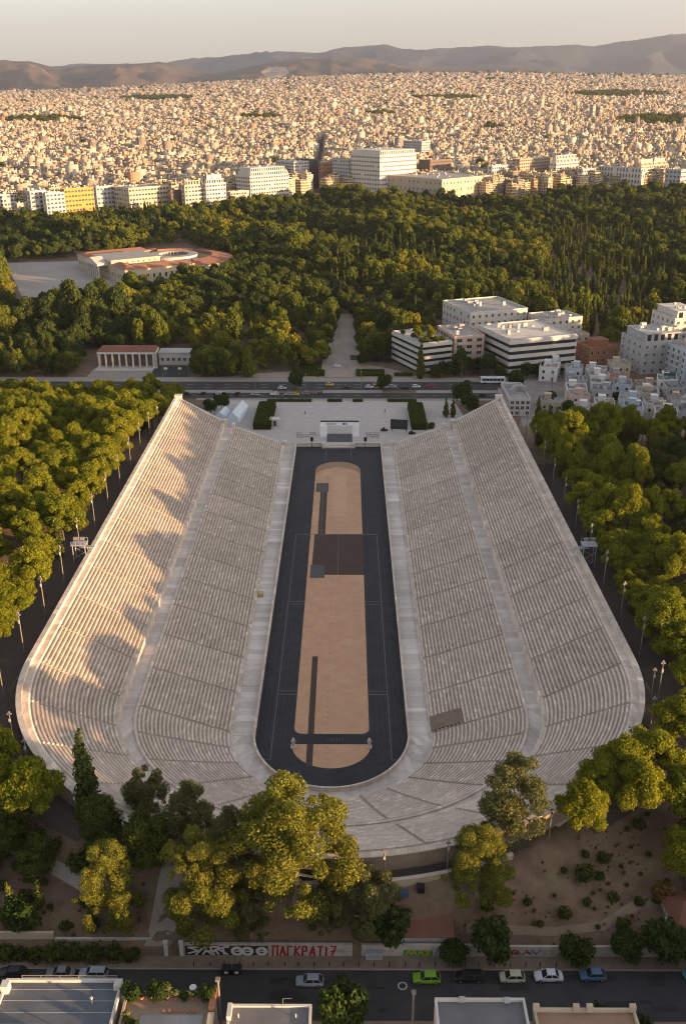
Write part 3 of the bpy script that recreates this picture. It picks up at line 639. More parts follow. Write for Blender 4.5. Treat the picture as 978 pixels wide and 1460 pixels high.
# ------------------------------------------------------------------ trees
def leaves(rng, blobs, per, size, out=0.85, droop=0.0, aspect=0.55, core=0.62):
    """leaf-sized quads over the surface of many uneven clumps, each clump with a rough core"""
    Vs = []; Fs = []; n0 = 0
    for (cx, cy, cz, r, sq) in blobs:
        n = max(8, int(per * r * r)); d = rng.normal(size=(n, 3)); d /= np.linalg.norm(d, axis=1)[:, None]
        rad_ = r * (0.66 + 0.52 * rng.random(n) ** 0.8) * (1 + 0.16 * np.sin(d[:, 0] * 5 + cx) * np.cos(d[:, 1] * 4 + cy * 2))
        c = d * rad_[:, None] * np.array([1, 1, sq]) + np.array([cx, cy, cz])
        nr = d * out + rng.normal(size=(n, 3)) * 0.6; nr[:, 2] -= droop * rng.random(n); nr /= np.linalg.norm(nr, axis=1)[:, None]
        a = np.cross(nr, rng.normal(size=(n, 3))); a /= np.linalg.norm(a, axis=1)[:, None]; b = np.cross(nr, a)
        s = size * (0.65 + 0.7 * rng.random(n))[:, None]; a *= s; b *= s * aspect
        q = np.stack([c - a - b * 0.4, c + a * 0.1 - b, c + a + b * 0.3, c - a * 0.2 + b], 1).reshape(-1, 3)
        f = np.arange(4 * n).reshape(-1, 4) + n0; Vs.append(q); Fs.append(f); n0 += 4 * n
        if core:
            m = 7; th_ = np.linspace(0, pi, 5)[:, None]; ph = np.linspace(0, 2 * pi, m, endpoint=False)[None, :]
            rr = r * core * (1 + 0.15 * rng.normal(size=(5, m)))
            p = np.stack([cx + rr * np.sin(th_) * np.cos(ph), cy + rr * np.sin(th_) * np.sin(ph), cz + sq * rr * np.cos(th_) * np.ones_like(ph)], -1).reshape(-1, 3)
            f = np.array([(j * m + i, (j + 1) * m + i, (j + 1) * m + (i + 1) % m, j * m + (i + 1) % m) for j in range(4) for i in range(m)]) + n0
            Vs.append(p); Fs.append(f); n0 += len(p)
    return np.concatenate(Vs), np.concatenate(Fs)
def trunk_mb(h, r, blobs, rng, lean=(0, 0), limbs=5):
    mb = MB(); pts = [(0, 0, -0.4), (lean[0] * 0.3, lean[1] * 0.3, h * 0.4), (lean[0], lean[1], h)]
    mb.tube(pts[0], pts[1], r, r * 0.75, 7); mb.tube(pts[1], pts[2], r * 0.75, r * 0.5, 7)
    bl = sorted(blobs, key=lambda q: -q[3])[:limbs]
    for (x, y, z, rr, s) in bl:
        b = (lean[0], lean[1], min(h, z - 0.2) * (0.75 + 0.25 * rng.random())); mid = ((b[0] + x) / 2, (b[1] + y) / 2, (b[2] + z) / 2 - 0.3)
        mb.tube(b, mid, r * 0.42, r * 0.28, 5); mb.tube(mid, (x, y, z), r * 0.28, r * 0.1, 5)
    return mb
def crown_blobs(rng, kind, h, w):
    """clump centres for a crown of height h (from the crown's base) and half-width w"""
    B = []
    if kind == 'pine':
        n = rng.integers(22, 30)
        for i in range(n):
            a = i * 2.4 + rng.random(); q = sqrt((i + 0.5) / n); rr = w * q * (0.75 + 0.2 * rng.random())
            z = h * (0.92 - 0.62 * q * q) + rng.normal() * h * 0.07
            B.append((rr * cos(a), rr * sin(a), z, w * rng.choice([0.14, 0.2, 0.26, 0.32]), 0.75))
        for i in range(5): a = rng.random() * 6.3; B.append((w * 0.45 * cos(a), w * 0.45 * sin(a), h * 0.35, w * 0.34, 0.7))
    elif kind == 'broad':
        n = rng.integers(17, 24)
        for i in range(n):
            z = rng.random(); a = i * 2.4 + rng.random() * 0.8; q = sqrt(max(0.05, 1 - (2 * z - 0.85) ** 2 * 0.8)) * (0.6 + 0.3 * rng.random())
            B.append((w * q * cos(a) * 0.85, w * q * sin(a) * 0.85, h * (0.08 + 0.86 * z), w * (0.24 + 0.14 * rng.random()), 0.85))
        for i in range(4): B.append((rng.normal() * w * 0.2, rng.normal() * w * 0.2, h * (0.25 + 0.18 * i), w * 0.42, 0.9))
    elif kind == 'gum':           # tall, loose, hanging clumps
        n = rng.integers(44, 54)
        for i in range(n):
            z = (i + rng.random()) / n; a = i * 2.4 + rng.random(); q = (0.45 + 0.55 * sin(pi * min(1, 0.18 + z * 0.85))) * (0.55 + 0.4 * rng.random())
            B.append((w * q * cos(a), w * q * sin(a), h * (0.03 + 0.93 * z) + rng.normal() * 0.5, w * rng.choice([0.08, 0.12, 0.17, 0.22]), 1.15))
        for i in range(7): B.append((rng.normal() * w * 0.22, rng.normal() * w * 0.22, h * (0.15 + 0.11 * i), w * 0.30, 1.1))
    elif kind == 'cypress':
        n = 15
        for i in range(n):
            z = i / (n - 1); r = w * min(1, 0.5 + z * 3.5) * (1 - z) ** 0.6 * (0.9 + 0.2 * rng.random())
            B.append((rng.normal() * w * 0.12, rng.normal() * w * 0.12, h * (0.02 + 0.95 * z), max(0.22, r), h / n / max(0.35, r) * 1.1))
    elif kind == 'round':
        for i in range(11):
            a = i * 2.4; z = rng.random(); B.append((w * 0.55 * cos(a), w * 0.55 * sin(a), h * (0.2 + 0.6 * z), w * (0.38 + 0.15 * rng.random()), 0.9))
    elif kind == 'bush':
        for i in range(7):
            a = i * 2.4; B.append((w * 0.5 * cos(a) * rng.random(), w * 0.5 * sin(a) * rng.random(), h * (0.3 + 0.3 * rng.random()), w * (0.4 + 0.2 * rng.random()), h / w * 0.8))
    return B
PROTO = {}
def tree_meshes(key, kind, h0, h, w, r, fol, bark, per, size, seed, droop=0.0, lean=0.4, core=0.62, joined=False, limbs=5):
    rng = np.random.default_rng(seed); B = [(x, y, z + h0, rr, s) for x, y, z, rr, s in crown_blobs(rng, kind, h, w)]
    V, F = leaves(rng, B, per, size, droop=droop, core=core)
    ln = (rng.normal() * lean, rng.normal() * lean); tm = trunk_mb(h0 + h * 0.45, r, B, rng, ln, limbs)
    if joined:
        n = len(V); tv = np.array(tm.v); tf = [f for f in tm.f if len(f) == 4]
        V2 = np.concatenate([V, tv]); F2 = np.concatenate([F, np.array(tf) + n]); mi = [0] * len(F) + [1] * len(tf)
        PROTO.setdefault(key, []).append(np_mesh(key, V2, F2, [fol, bark], mi))
    else:
        PROTO.setdefault(key, []).append((np_mesh(key + '_crown', V, F, fol), tm.mesh(key + '_trunk', bark)))
for i in range(6): tree_meshes('pine', 'pine', 3.4, 5.4, 4.3, 0.24, F_PINE, BARK, 430, 0.17, 100 + i)
for i in range(4): tree_meshes('oak', 'broad', 1.6, 6.6, 4.2, 0.25, F_OAK, BARK, 330, 0.19, 120 + i)
for i in range(3): tree_meshes('gum', 'gum', 1.2, 21.0, 7.2, 0.5, F_GUM, PALEBARK, 500, 0.17, 140 + i, droop=0.8, core=0.48, limbs=12)
for i in range(2): tree_meshes('greygum', 'gum', 2.2, 20.0, 6.0, 0.5, F_GREYGUM, PALEBARK, 480, 0.17, 150 + i, droop=0.8, core=0.48, limbs=12)
for i in range(3): tree_meshes('cypress', 'cypress', 0.4, 12.5, 1.55, 0.2, F_CYP, BARK, 120, 0.34, 160 + i, lean=0.05)
for i in range(3): tree_meshes('citrus', 'round', 1.5, 3.6, 2.3, 0.14, F_STREET, BARK, 190, 0.24, 170 + i)
for i in range(3): tree_meshes('shrub', 'bush', 0.1, 1.5, 1.2, 0.05, F_OAK, BARK, 160, 0.2, 180 + i, core=0.6)
for i in range(2): tree_meshes('dryshrub', 'bush', 0.2, 3.0, 1.8, 0.08, F_DRY, BARK, 110, 0.22, 185 + i, core=0.5)
for i in range(2): tree_meshes('potplant', 'bush', 0.05, 1.6, 0.9, 0.05, F_GREYGUM, BARK, 190, 0.16, 188 + i, core=0.6)
for i in range(2): tree_meshes('youngcypress', 'cypress', 0.3, 5.0, 0.8, 0.12, F_CYP, BARK, 190, 0.22, 190 + i, lean=0.05)
for i in range(2): tree_meshes('fir', 'cypress', 0.8, 13.0, 3.3, 0.25, F_GUM, BARK, 60, 0.42, 194 + i, lean=0.1)
for i in range(9): tree_meshes('parktree', ['broad', 'broad', 'pine'][i // 3] if i != 5 else 'gum', 2.5, [9.5, 10.5, 7.0][i // 3], [5.2, 5.0, 5.6][i // 3], 0.35, [F_PARK, F_PARKD, F_PARKL, F_PARK, F_PARKD, F_PARK, F_PARKD, F_PARK, F_PARKL][i], BARK, 85, 0.40, 200 + i, joined=True)
for i in range(3): tree_meshes('parkcypress', 'cypress', 0.6, 15.0, 1.6, 0.25, F_CYP, BARK, 80, 0.5, 220 + i, lean=0.1, joined=True)
def tree(key, name, label, x, y, sc=1.0, group=None, cat='tree', sz=1.0, var=None, rz=None, z=None):
    i = RND.randrange(len(PROTO[key])) if var is None else var % len(PROTO[key])
    crown, trunk = PROTO[key][i]
    o = thing(name, label, cat, (x, y, th(x, y) if z is None else z), RND.uniform(0, 6.28) if rz is None else rz, group)
    o.scale = (sc, sc, sc * sz)
    link('trunk', trunk, o); link('crown', crown, o); return o
def far_tree(key, name, label, x, y, sc, sz, group):
    o = tag(link(name, PROTO[key][park_pick(x, y) if key == 'parktree' else RND.randrange(len(PROTO[key]))], None, (x, y, th(x, y)), RND.uniform(0, 6.28), (sc, sc, sc * sz)), label, 'tree', group); return o
def scatter(rng, x0, x1, y0, y1, dist, ok, tries=30000):
    cell = dist; G = {}; out = []
    for _ in range(tries):
        x, y = rng.uniform(x0, x1), rng.uniform(y0, y1)
        if not ok(x, y): continue
        cx, cy = int(x // cell), int(y // cell)
        if any((x - p[0]) ** 2 + (y - p[1]) ** 2 < dist * dist for i in (-1, 0, 1) for j in (-1, 0, 1) for p in G.get((cx + i, cy + j), ())): continue
        G.setdefault((cx, cy), []).append((x, y)); out.append((x, y))
    return out
def inframe(x, y, z, m=20):
    a, b, zc = px_of(x, y, z); return zc > 1 and -m < a < 978 + m and -m < b < 1460 + m
# groves on the two hills beside the stadium
def grove_ok(side):
    def ok(x, y):
        if x * side < 0: return False
        s = float(rad(x, y)) - 65
        if s < 6.4: return False
        if y > 240 or y < -62: return False
        if side > 0 and y > 152 + max(0, 40 - (x - 75) * 0.7) * 0: return False
        if side > 0 and y < -22 and 20 < x < 75: return False
        if side < 0 and y < -30 and x > -60: return False
        return inframe(x, y, th(x, y) + 6, 45)
    return ok
gl = scatter(RND, -230, -20, -62, 240, 6.8, grove_ok(-1)); gr = scatter(RND, 20, 230, -62, 150, 6.4, grove_ok(1))
for x, y in gl:
    if y < 12 and RND.random() < 0.35: tree('oak', 'oak_tree', 'dark leafy tree in the shaded lower end of the grove left of the stadium', x, y, RND.uniform(0.7, 1.1), 'dark leafy trees left of the stadium')
    elif RND.random() < 0.07 and y < 110: tree('cypress', 'cypress_tree', 'slim dark cypress among the golden pines left of the stadium', x, y, RND.uniform(0.7, 1.0), 'cypresses among the left pines')
    else: tree('pine', 'pine_tree', 'rounded golden pine on the left hill, ' + ('near the avenue end' if y > 150 else 'beside the far half of the stand' if y > 85 else 'beside the middle of the stand' if y > 35 else 'towards the curved end'), x, y, RND.uniform(0.9, 1.35), 'pines of the left hill', sz=RND.uniform(0.95, 1.25))
for x, y in gr:
    deep = x > 86 + RND.uniform(-6, 10) and 35 < y < 140
    if deep and RND.random() < 0.75: tree('oak', 'oak_tree', 'dark leafy tree in the hollow of the grove right of the stadium', x, y, RND.uniform(0.8, 1.15), 'dark leafy trees right of the stadium')
    elif RND.random() < 0.05: tree('cypress', 'cypress_tree', 'slim dark cypress in the grove right of the stadium', x, y, RND.uniform(0.6, 0.9), 'cypresses among the right pines')
    else: tree('pine', 'pine_tree', 'rounded bright green pine on the right hill, ' + ('near the low houses' if y > 100 else 'beside the middle of the stand' if y > 35 else 'towards the curved end'), x, y, RND.uniform(0.8, 1.35), 'pines of the right hill', sz=RND.choice([.9, 1.0, 1.15, 1.45]))
for side, y_lo, y_hi, nm in ((-1, 4, 165, 'left'), (1, 0, 150, 'right')):
    yy = y_lo
    while yy < y_hi:
        x = side * (RND.uniform(71.2, 73.6) if side > 0 else RND.uniform(72.4, 75.0)); fx = 'near the avenue end' if yy > 120 else 'beside the middle of the stand' if yy > 50 else 'towards the curved end'
        tree('pine' if RND.random() < .8 else 'oak', 'pine_tree', 'tree over the outer edge of the %s rim path, %s' % (nm, fx), x, yy, RND.uniform(.62, 1.0), 'trees along the %s rim path' % nm, sz=RND.uniform(.9, 1.25)); yy += RND.uniform(4.6, 8.0)
print('grove', len(gl), len(gr))
# single trees that the photograph shows round the curved end (x, y, size ...)
SINGLE = [
 ('gum', 'gum_tree', 'huge golden leafy tree rising in front of the stadium curve, tallest of the front row', -4.6, -65.0, 1.36, 0.74, 0),
 ('gum', 'gum_tree', 'broad golden tree just left of the tallest front tree, above the graffiti wall', -18.6, -66.0, 0.98, 0.82, 1),
 ('gum', 'gum_tree', 'lone golden olive tree leaning over the path at the lower left', -33.5, -65.5, 0.74, 0.95, 2),
 ('greygum', 'gum_tree', 'green tree with a lit right flank beside the tall dark cypress at the left curve', -30.6, -47.5, 0.84, 0.84, 0),
 ('greygum', 'gum_tree', 'green tree right of the lit flanked one, in front of the left curve', -22.0, -55.5, 0.88, 0.76, 1),
 ('greygum', 'gum_tree', 'drooping dark tree with a golden tip beside the red roofed shed', 7.4, -67.2, 0.84, 0.66, 0),
 ('greygum', 'gum_tree', 'tall grey green tree rising before the right curve of the stadium', 30.5, -54.5, 1.06, 0.72, 1),
 ('gum', 'gum_tree', 'rounded golden brown tree below the tall grey green tree on the right', 23.8, -62.8, 0.86, 0.62, 2),
 ('pine', 'pine_tree', 'small bright pine beside the stone hut at the right curve', 42.0, -52.5, 1.05, 1.1, 0),
 ('pine', 'pine_tree', 'bright spreading pine with a bare pale trunk on the right earth slope', 53.0, -47.5, 1.12, 1.2, 1),
 ('pine', 'pine_tree', 'bright pine at the right edge above the autumn coloured shrub', 63.5, -53.0, 1.1, 1.1, 2),
 ('pine', 'pine_tree', 'pine with lit crown close to the lower right rim wall', 57.0, -39.5, 1.25, 1.1, 3),
 ('pine', 'pine_tree', 'dense pine between the rim wall and the lower right lampposts', 66.0, -27.0, 1.2, 1.1, 4),
 ('pine', 'pine_tree', 'lowest pine at the right edge over the slope', 66.5, -62.0, 0.9, 1.0, 5),
 ('pine', 'pine_tree', 'green pine in front of the lower left rim beside the cypress', -49.5, -49.0, 1.15, 1.2, 0),
 ('pine', 'pine_tree', 'dark pine left of the front cypress', -55.5, -45.5, 1.1, 1.1, 1),
 ('pine', 'pine_tree', 'pine with a yellow lit top at the lower left rim', -59.5, -37.5, 1.1, 1.1, 2),
 ('cypress', 'cypress_tree', 'tall dark pointed cypress standing against the lower left rim', -41.0, -47.0, 1.35, 1.05, 0),
 ('cypress', 'cypress_tree', 'short dark cypress at the corner of the lower left rim wall', -54.0, -38.5, 0.55, 0.8, 1),
 ('cypress', 'cypress_tree', 'dark cypress beside the pale steps at the lower right rim', 49.0, -36.5, 0.62, 0.9, 2),
 ('youngcypress', 'cypress_tree', 'young cypress on the lower left slope, left of the pair', -50.0, -63.0, 1.05, 1.2, 0),
 ('youngcypress', 'cypress_tree', 'young cypress on the lower left slope, right of the pair', -45.5, -62.5, 1.0, 1.15, 1),
 ('citrus', 'small_tree', 'small bright green tree between the two young cypresses', -48.0, -65.5, 1.0, 1.0, 0),
 ('citrus', 'street_tree', 'dark rounded street tree in front of the red roofed shed', 9.8, -68.0, 1.25, 1.15, 0),
 ('citrus', 'street_tree', 'low dark street tree above the black parked car', 19.5, -70.0, 0.95, 0.8, 1),
 ('citrus', 'street_tree', 'bright green street tree above the cream parked car', 25.5, -69.8, 1.3, 1.15, 2),
 ('citrus', 'street_tree', 'round dark street tree above the blue parked car', 38.3, -70.0, 1.05, 0.95, 0),
 ('citrus', 'street_tree', 'street tree left of the last pair at the right edge', 46.0, -69.6, 1.1, 1.0, 1),
 ('citrus', 'street_tree', 'street tree at the right edge, beside the tall lamp', 51.5, -69.4, 1.3, 1.05, 2),
 ('citrus', 'street_tree', 'street tree touching the right border of the picture', 55.6, -69.6, 1.1, 1.0, 0),
 ('citrus', 'street_tree', 'bright green tree on the near pavement between the grey roofs', 2.6, -83.8, 1.45, 1.5, 1),
 ('citrus', 'street_tree', 'small tree behind the grey roof with the white parapet', 20.6, -82.2, 0.9, 0.85, 2),
 ('citrus', 'street_tree', 'small green tree behind the terracotta terrace', 39.2, -83.2, 1.05, 1.15, 0),
 ('citrus', 'street_tree', 'green tree left of the grey hipped roof', 43.0, -84.2, 0.95, 1.25, 1),
 ('dryshrub', 'autumn_shrub', 'orange brown shrub on the right slope beside the dirt road', 54.0, -60.5, 1.2, 1.0, 0),
 ('greygum', 'gum_tree', 'dark green tree filling the gap under the tallest front tree', 0.5, -66.8, 0.62, 0.62, 1),
 ('greygum', 'gum_tree', 'dark green drooping tree behind the graffiti, between the golden ones', -11.5, -67.2, 0.62, 0.62, 0),
 ('greygum', 'gum_tree', 'shaded green tree behind the golden front trees, left of the tallest', -14.5, -62.5, 0.80, 0.75, 1),
 ('oak', 'oak_tree', 'dark bushy tree at the lower left border of the slope', -57.0, -57.0, 1.0, 1.0, 0),
 ('oak', 'oak_tree', 'dark leafy tree at the foot of the tall lower left cypress', -37.5, -53.5, 0.95, 1.0, 2),
 ('oak', 'oak_tree', 'dark leafy tree under the green pair at the left curve', -28.5, -58.5, 1.05, 1.05, 3),
 ('oak', 'oak_tree', 'dark leafy tree behind the lone golden olive tree', -35.0, -58.5, 0.85, 0.9, 0),
 ('pine', 'pine_tree', 'pine on the right slope above the autumn coloured shrub', 61.0, -46.5, 1.15, 1.1, 0),
 ('pine', 'pine_tree', 'pine at the right border, half way down the slope', 68.5, -47.0, 1.2, 1.1, 2),
 ('pine', 'pine_tree', 'big bright pine at the right border over the slope path', 58.5, -58.0, 1.15, 1.1, 3),
 ('pine', 'pine_tree', 'bright pine left of the big border pine, above the slope', 51.0, -41.5, 1.1, 1.1, 4),
 ('pine', 'pine_tree', 'pine against the right rim wall below the lit wall patch', 46.5, -45.0, 0.95, 1.1, 5),
 ('oak', 'oak_tree', 'dark tree half way up the left slope beside the path', -53.5, -53.0, 0.9, 0.9, 1),
]
for key, name, lab, x, y, sc, sz, var in SINGLE:
    tree(key, name, lab, x, y, sc, cat='tree' if 'shrub' not in name else 'shrub', sz=sz, var=var, rz=var * 1.1)
for k_, (x_, y_) in enumerate(scatter(RND, -78, -36, -60, -34, 5.2, lambda x, y: 6.5 < float(rad(x, y)) - 65 < 30 and x < -46 and not (-41 < x < -26 and y < -52), 500)[:16]):
    tree('oak' if k_ % 3 else 'pine', 'oak_tree' if k_ % 3 else 'pine_tree', 'leafy tree massed on the slope below the lower left rim', x_, y_, RND.uniform(.7, 1.05), 'trees massed at the lower left')
sh = [(-52, -69.2, 1.5), (-49.5, -69.3, 1.4), (-47, -69.2, 1.2), (-44.6, -69.4, 1.5), (-41.5, -69.2, 1.7), (-38.6, -69.4, 1.5), (-35.4, -69.3, 1.6), (-32.4, -69.2, 1.5), (-29.8, -69.4, 1.3)]
for x, y, s in sh: tree('shrub', 'shrub', 'dark green shrub along the pavement under the cream wall at the lower left', x, y, s, 'shrubs along the lower left pavement', 'shrub', z=7.2)
def slope_ok(x, y): return 24 < x < 70 and -66 < y < -36 and float(rad(x, y)) - 65 > 6
for x, y in scatter(RND, 24, 70, -66, -44, 2.6, slope_ok, 900)[:46]:
    tree('shrub', 'shrub', 'small dark shrub on the bare earth slope at the lower right', x, y, RND.choice([.4, .6, .9, 1.5]) * RND.uniform(.8, 1.2), 'shrubs on the right earth slope', 'shrub')
for x, y in scatter(RND, -70, -22, -66, -46, 3.0, lambda x, y: float(rad(x, y)) - 65 > 6, 700)[:34]:
    tree('shrub', 'shrub', 'small dark shrub on the brown slope at the lower left', x, y, RND.choice([.5, .8, 1.2, 1.8]) * RND.uniform(.8, 1.2), 'shrubs on the left earth slope', 'shrub')
# round the plaza
PL = [('citrus', 'olive_tree', 'grey green olive bush behind the end of the left stand', -52.5, 232, 1.5, 1.0), ('citrus', 'olive_tree', 'second olive bush left of the white tent', -56.5, 226, 1.3, 1.0), ('citrus', 'olive_tree', 'olive tree behind the far end of the right stand', 55, 238, 1.9, 1.1), ('citrus', 'olive_tree', 'smaller olive tree beside the two plaza cypresses', 57, 226, 1.7, 1.0),
      ('youngcypress', 'cypress_tree', 'left of the two slim cypresses at the right side of the plaza', 46.3, 222, 1.6, 1.0), ('youngcypress', 'cypress_tree', 'right of the two slim cypresses at the right side of the plaza', 49.3, 222, 1.6, 1.0),
      ('shrub', 'shrub', 'round shrub at the foot of the right plaza hedge', 38.5, 207, 1.8, 1.0),
      ('fir', 'fir_tree', 'light golden conifer standing at the avenue left of the promenade', -45, 286, 1.15, 1.0), ('citrus', 'street_tree', 'small tree on the avenue median left of the promenade', -21, 262.0, 1.6, 1.1), ('citrus', 'street_tree', 'small dark tree on the avenue median right of the promenade', 21, 261.5, 1.5, 1.0),
      ('cypress', 'cypress_tree', 'tall dark cypress at the corner of the striped office with roof garden', 39.5, 283, 1.35, 1.1), ('citrus', 'street_tree', 'dark round tree beside the white coach on the avenue', 83, 262, 1.7, 1.1),
      ('oak', 'oak_tree', 'dark leafy tree at the corner of the promenade, first left of the garden office', 20, 318, 1.4, 1.0), ('oak', 'oak_tree', 'dark leafy tree nearest the garden office', 29, 327, 1.5, 1.1), ('oak', 'oak_tree', 'small dark tree on the promenade edge', 12, 308, 0.9, 1.0),
      ('oak', 'oak_tree', 'pruned green tree in front of the colonnaded hall', -67, 300, 1.2, 1.2), ('citrus', 'street_tree', 'flat topped pale green tree left of the promenade', -26.5, 309, 2.3, 1.1), ('citrus', 'street_tree', 'second flat topped tree touching the promenade', -20.5, 311, 2.0, 1.1),
      ('cypress', 'cypress_tree', 'cypress pair at the far right end of the stadium, taller one', 76, 172, 1.0, 1.1), ('cypress', 'cypress_tree', 'cypress pair at the far right end of the stadium, shorter one', 79, 166, 0.9, 1.0)]
for k_, (x_, y_, s_) in enumerate([(47, 284, 1.3), (52, 286, 1.2), (57, 289, 1.5), (62, 291, 1.3), (68, 294, 1.4), (74, 290, 1.6), (79, 285, 1.3), (92, 283, 1.2), (99, 286, 1.5)]):
    PL.append(('citrus' if k_ % 2 else 'oak', 'street_tree', 'dark tree along the avenue front of the offices, %s from the left of nine' % ['first', 'second', 'third', 'fourth', 'fifth', 'sixth', 'seventh', 'eighth', 'ninth'][k_], x_, y_, s_ * (1.3 if k_ % 2 else .62), 1.0))
for k_, (x_, y_, s_) in enumerate([(-9.5, 318, 1.1), (-8.5, 343, 1.3), (-7, 372, 1.2), (-5, 401, 1.3), (12.5, 344, 1.2), (12, 366, 1.3), (11.5, 392, 1.2), (9, 416, 1.4), (0, 428, 1.4)]):
    PL.append(('oak', 'oak_tree', 'tree overhanging the promenade edge, %s' % ['nearest on its left', 'second on its left', 'third on its left', 'farthest on its left', 'nearest on its right', 'second on its right', 'third on its right', 'farthest on its right', 'closing its far end'][k_], x_, y_, s_, 1.1))
for k_ in range(9): PL.append(('oak', 'oak_tree', 'dark tree in the avenue row left of the colonnaded hall, %s from the left' % ['first', 'second', 'third', 'fourth', 'fifth', 'sixth', 'seventh', 'eighth', 'ninth'][k_], -204 + k_ * 8.3, 288 + (k_ * 7 % 5), 1.25 + .06 * (k_ % 4), 1.1))
for k_, (x_, y_) in enumerate([(-69, 287), (-63, 290), (-57, 287), (-52, 291), (-70, 297)]): PL.append(('oak', 'oak_tree', 'dark tree right of the ball court, %s of the clump' % ['leftmost', 'second', 'third', 'rightmost', 'rear one'][k_], x_, y_, 1.45, 1.15))
for key, name, lab, x, y, sc, sz in PL: tree(key, name, lab, x, y, sc, cat='shrub' if name == 'shrub' else 'tree', sz=sz, var=hash(lab) % 2 if False else int(abs(x)) % 2)
# clipped hedges
def hedge(label, x0, x1, y0, y1, h, skew=0.0):
    o = thing('hedge', label, 'hedge', ((x0 + x1) / 2, (y0 + y1) / 2, th(x0, y0)))
    rng = np.random.default_rng(int(abs(x0 * 7 + y0))); w, d = (x1 - x0) / 2, (y1 - y0) / 2; n = int((4 * w * d + 4 * (w + d) * h) * 7)
    f = rng.random(n); P = np.stack([rng.uniform(-w, w, n), rng.uniform(-d, d, n), rng.uniform(0, h, n)], 1); top = f < 0.5
    P[top, 2] = h + rng.normal(size=top.sum()) * 0.07; side = ~top & (f < 0.75); P[side, 0] = np.sign(P[side, 0]) * (w + rng.normal(size=side.sum()) * 0.06); s2 = f >= 0.75; P[s2, 1] = np.sign(P[s2, 1]) * (d + rng.normal(size=s2.sum()) * 0.06)
    P[:, 0] += skew * P[:, 1]
    a = rng.normal(size=(n, 3)); a /= np.linalg.norm(a, axis=1)[:, None]; b = np.cross(a, rng.normal(size=(n, 3))); b /= np.linalg.norm(b, axis=1)[:, None]; a *= 0.22; b *= 0.16
    q = np.stack([P - a, P - b, P + a, P + b], 1).reshape(-1, 3); link('leaves', np_mesh('hedge_leaves', q, np.arange(4 * n).reshape(-1, 4), F_HEDGE), o)
    mb = MB(); mb.add([(-w + .1 - skew * d, -d + .1, -0.1), (w - .1 - skew * d, -d + .1, -0.1), (w - .1 + skew * d, d - .1, -0.1), (-w + .1 + skew * d, d - .1, -0.1), (-w + .1 - skew * d, -d + .1, h - .1), (w - .1 - skew * d, -d + .1, h - .1), (w - .1 + skew * d, d - .1, h - .1), (-w + .1 + skew * d, d - .1, h - .1)], [(4, 5, 6, 7), (0, 1, 5, 4), (1, 2, 6, 5), (2, 3, 7, 6), (3, 0, 4, 7)]); mb.build('branches', F_HEDGE, o)
    return o
hedge('big clipped green hedge block on the left of the plaza', -36.0, -28.5, 205, 236, 3.0)
hedge('big clipped green hedge block on the right of the plaza', 30.5, 37.0, 205, 235, 3.0)
for x0, x1, nm in ((-33, -13, 'leftmost'), (-5.5, 1, 'second from the left'), (6, 10.5, 'third from the left'), (22, 35, 'rightmost')): hedge('low planter hedge along the avenue kerb, %s of the four' % nm, x0, x1, 244.2, 246.0, 1.1)
for x0, x1, y0, y1, nm in ((-24, -8, 287, 296, 'left of the promenade, nearest the avenue'), (-19, -10, 299, 311, 'left of the promenade, farther bed'), (8, 22, 287, 297, 'right of the promenade, nearest the avenue'), (27, 36, 287, 290.5, 'right of the promenade, by the garden office'), (14, 24, 330, 338, 'right of the promenade, behind the dark trees'), (20, 34, 345, 354, 'right of the promenade, farthest bed')):
    hedge('planted bed of low green bushes %s' % nm, x0, x1, y0, y1, 1.3)

# the park between the avenue and the city
def city_front(x, y):          # ground y where the city begins, by viewing direction
    a = x / (y + 177.0)
    return np.interp(a, [-0.37, -0.26, -0.12, -0.03, 0.0, 0.05, 0.15, 0.26, 0.37], [800, 850, 925, 985, 1010, 1010, 960, 1050, 1040])
EXC = []
def excl(poly): EXC.append(poly)
def inpoly(x, y, P):
    c = False; j = len(P) - 1
    for i in range(len(P)):
        if (P[i][1] > y) != (P[j][1] > y) and x < (P[j][0] - P[i][0]) * (y - P[i][1]) / (P[j][1] - P[i][1]) + P[i][0]: c = not c
        j = i
    return c
excl([(-270, 600), (-178, 432), (-150, 505), (-120, 490), (-70, 560), (-95, 620), (-140, 705), (-205, 640)])      # exhibition hall and forecourt
excl([(-275, 600), (-205, 418), (-158, 428), (-140, 505), (-180, 560)])
excl([(-12, 284), (13, 284), (10.5, 426), (-3, 426)])
excl([(-40, 284), (-14, 284), (-8, 300), (-24, 297)]); excl([(10, 284), (38, 284), (28, 300), (28, 322), (8, 322)])
excl([(-136, 284), (-70, 284), (-66, 330), (-136, 330)])
excl([(18, 296), (45, 282), (72, 300), (125, 290), (150, 320), (150, 345), (120, 385), (60, 400), (40, 350)]); excl([(62, 284), (350, 284), (350, 330), (170, 345), (62, 345)])
excl([(148, 300), (235, 300), (245, 365), (160, 365)])
def park_ok(x, y):
    if abs(x) > 0.37 * (y + 177) + 20: return False
    if y > city_front(x, y) - 8: return False
    return not any(inpoly(x, y, P) for P in EXC)
pk = scatter(RND, -480, 480, 287, 1060, 6.6, park_ok, 34000)
pk.sort(key=lambda p: p[1])
def cyp_zone(x, y):
    px, py, _ = px_of(x, y, th(x, y) + 6)
    if 780 < px < 930 and 330 < py < 500: return 0.75
    if 470 < px < 630 and 345 < py < 410: return 0.6
    if 130 < px < 240 and 285 < py < 330: return 0.5
    if 640 < px < 780 and 420 < py < 470: return 0.55
    return 0.05
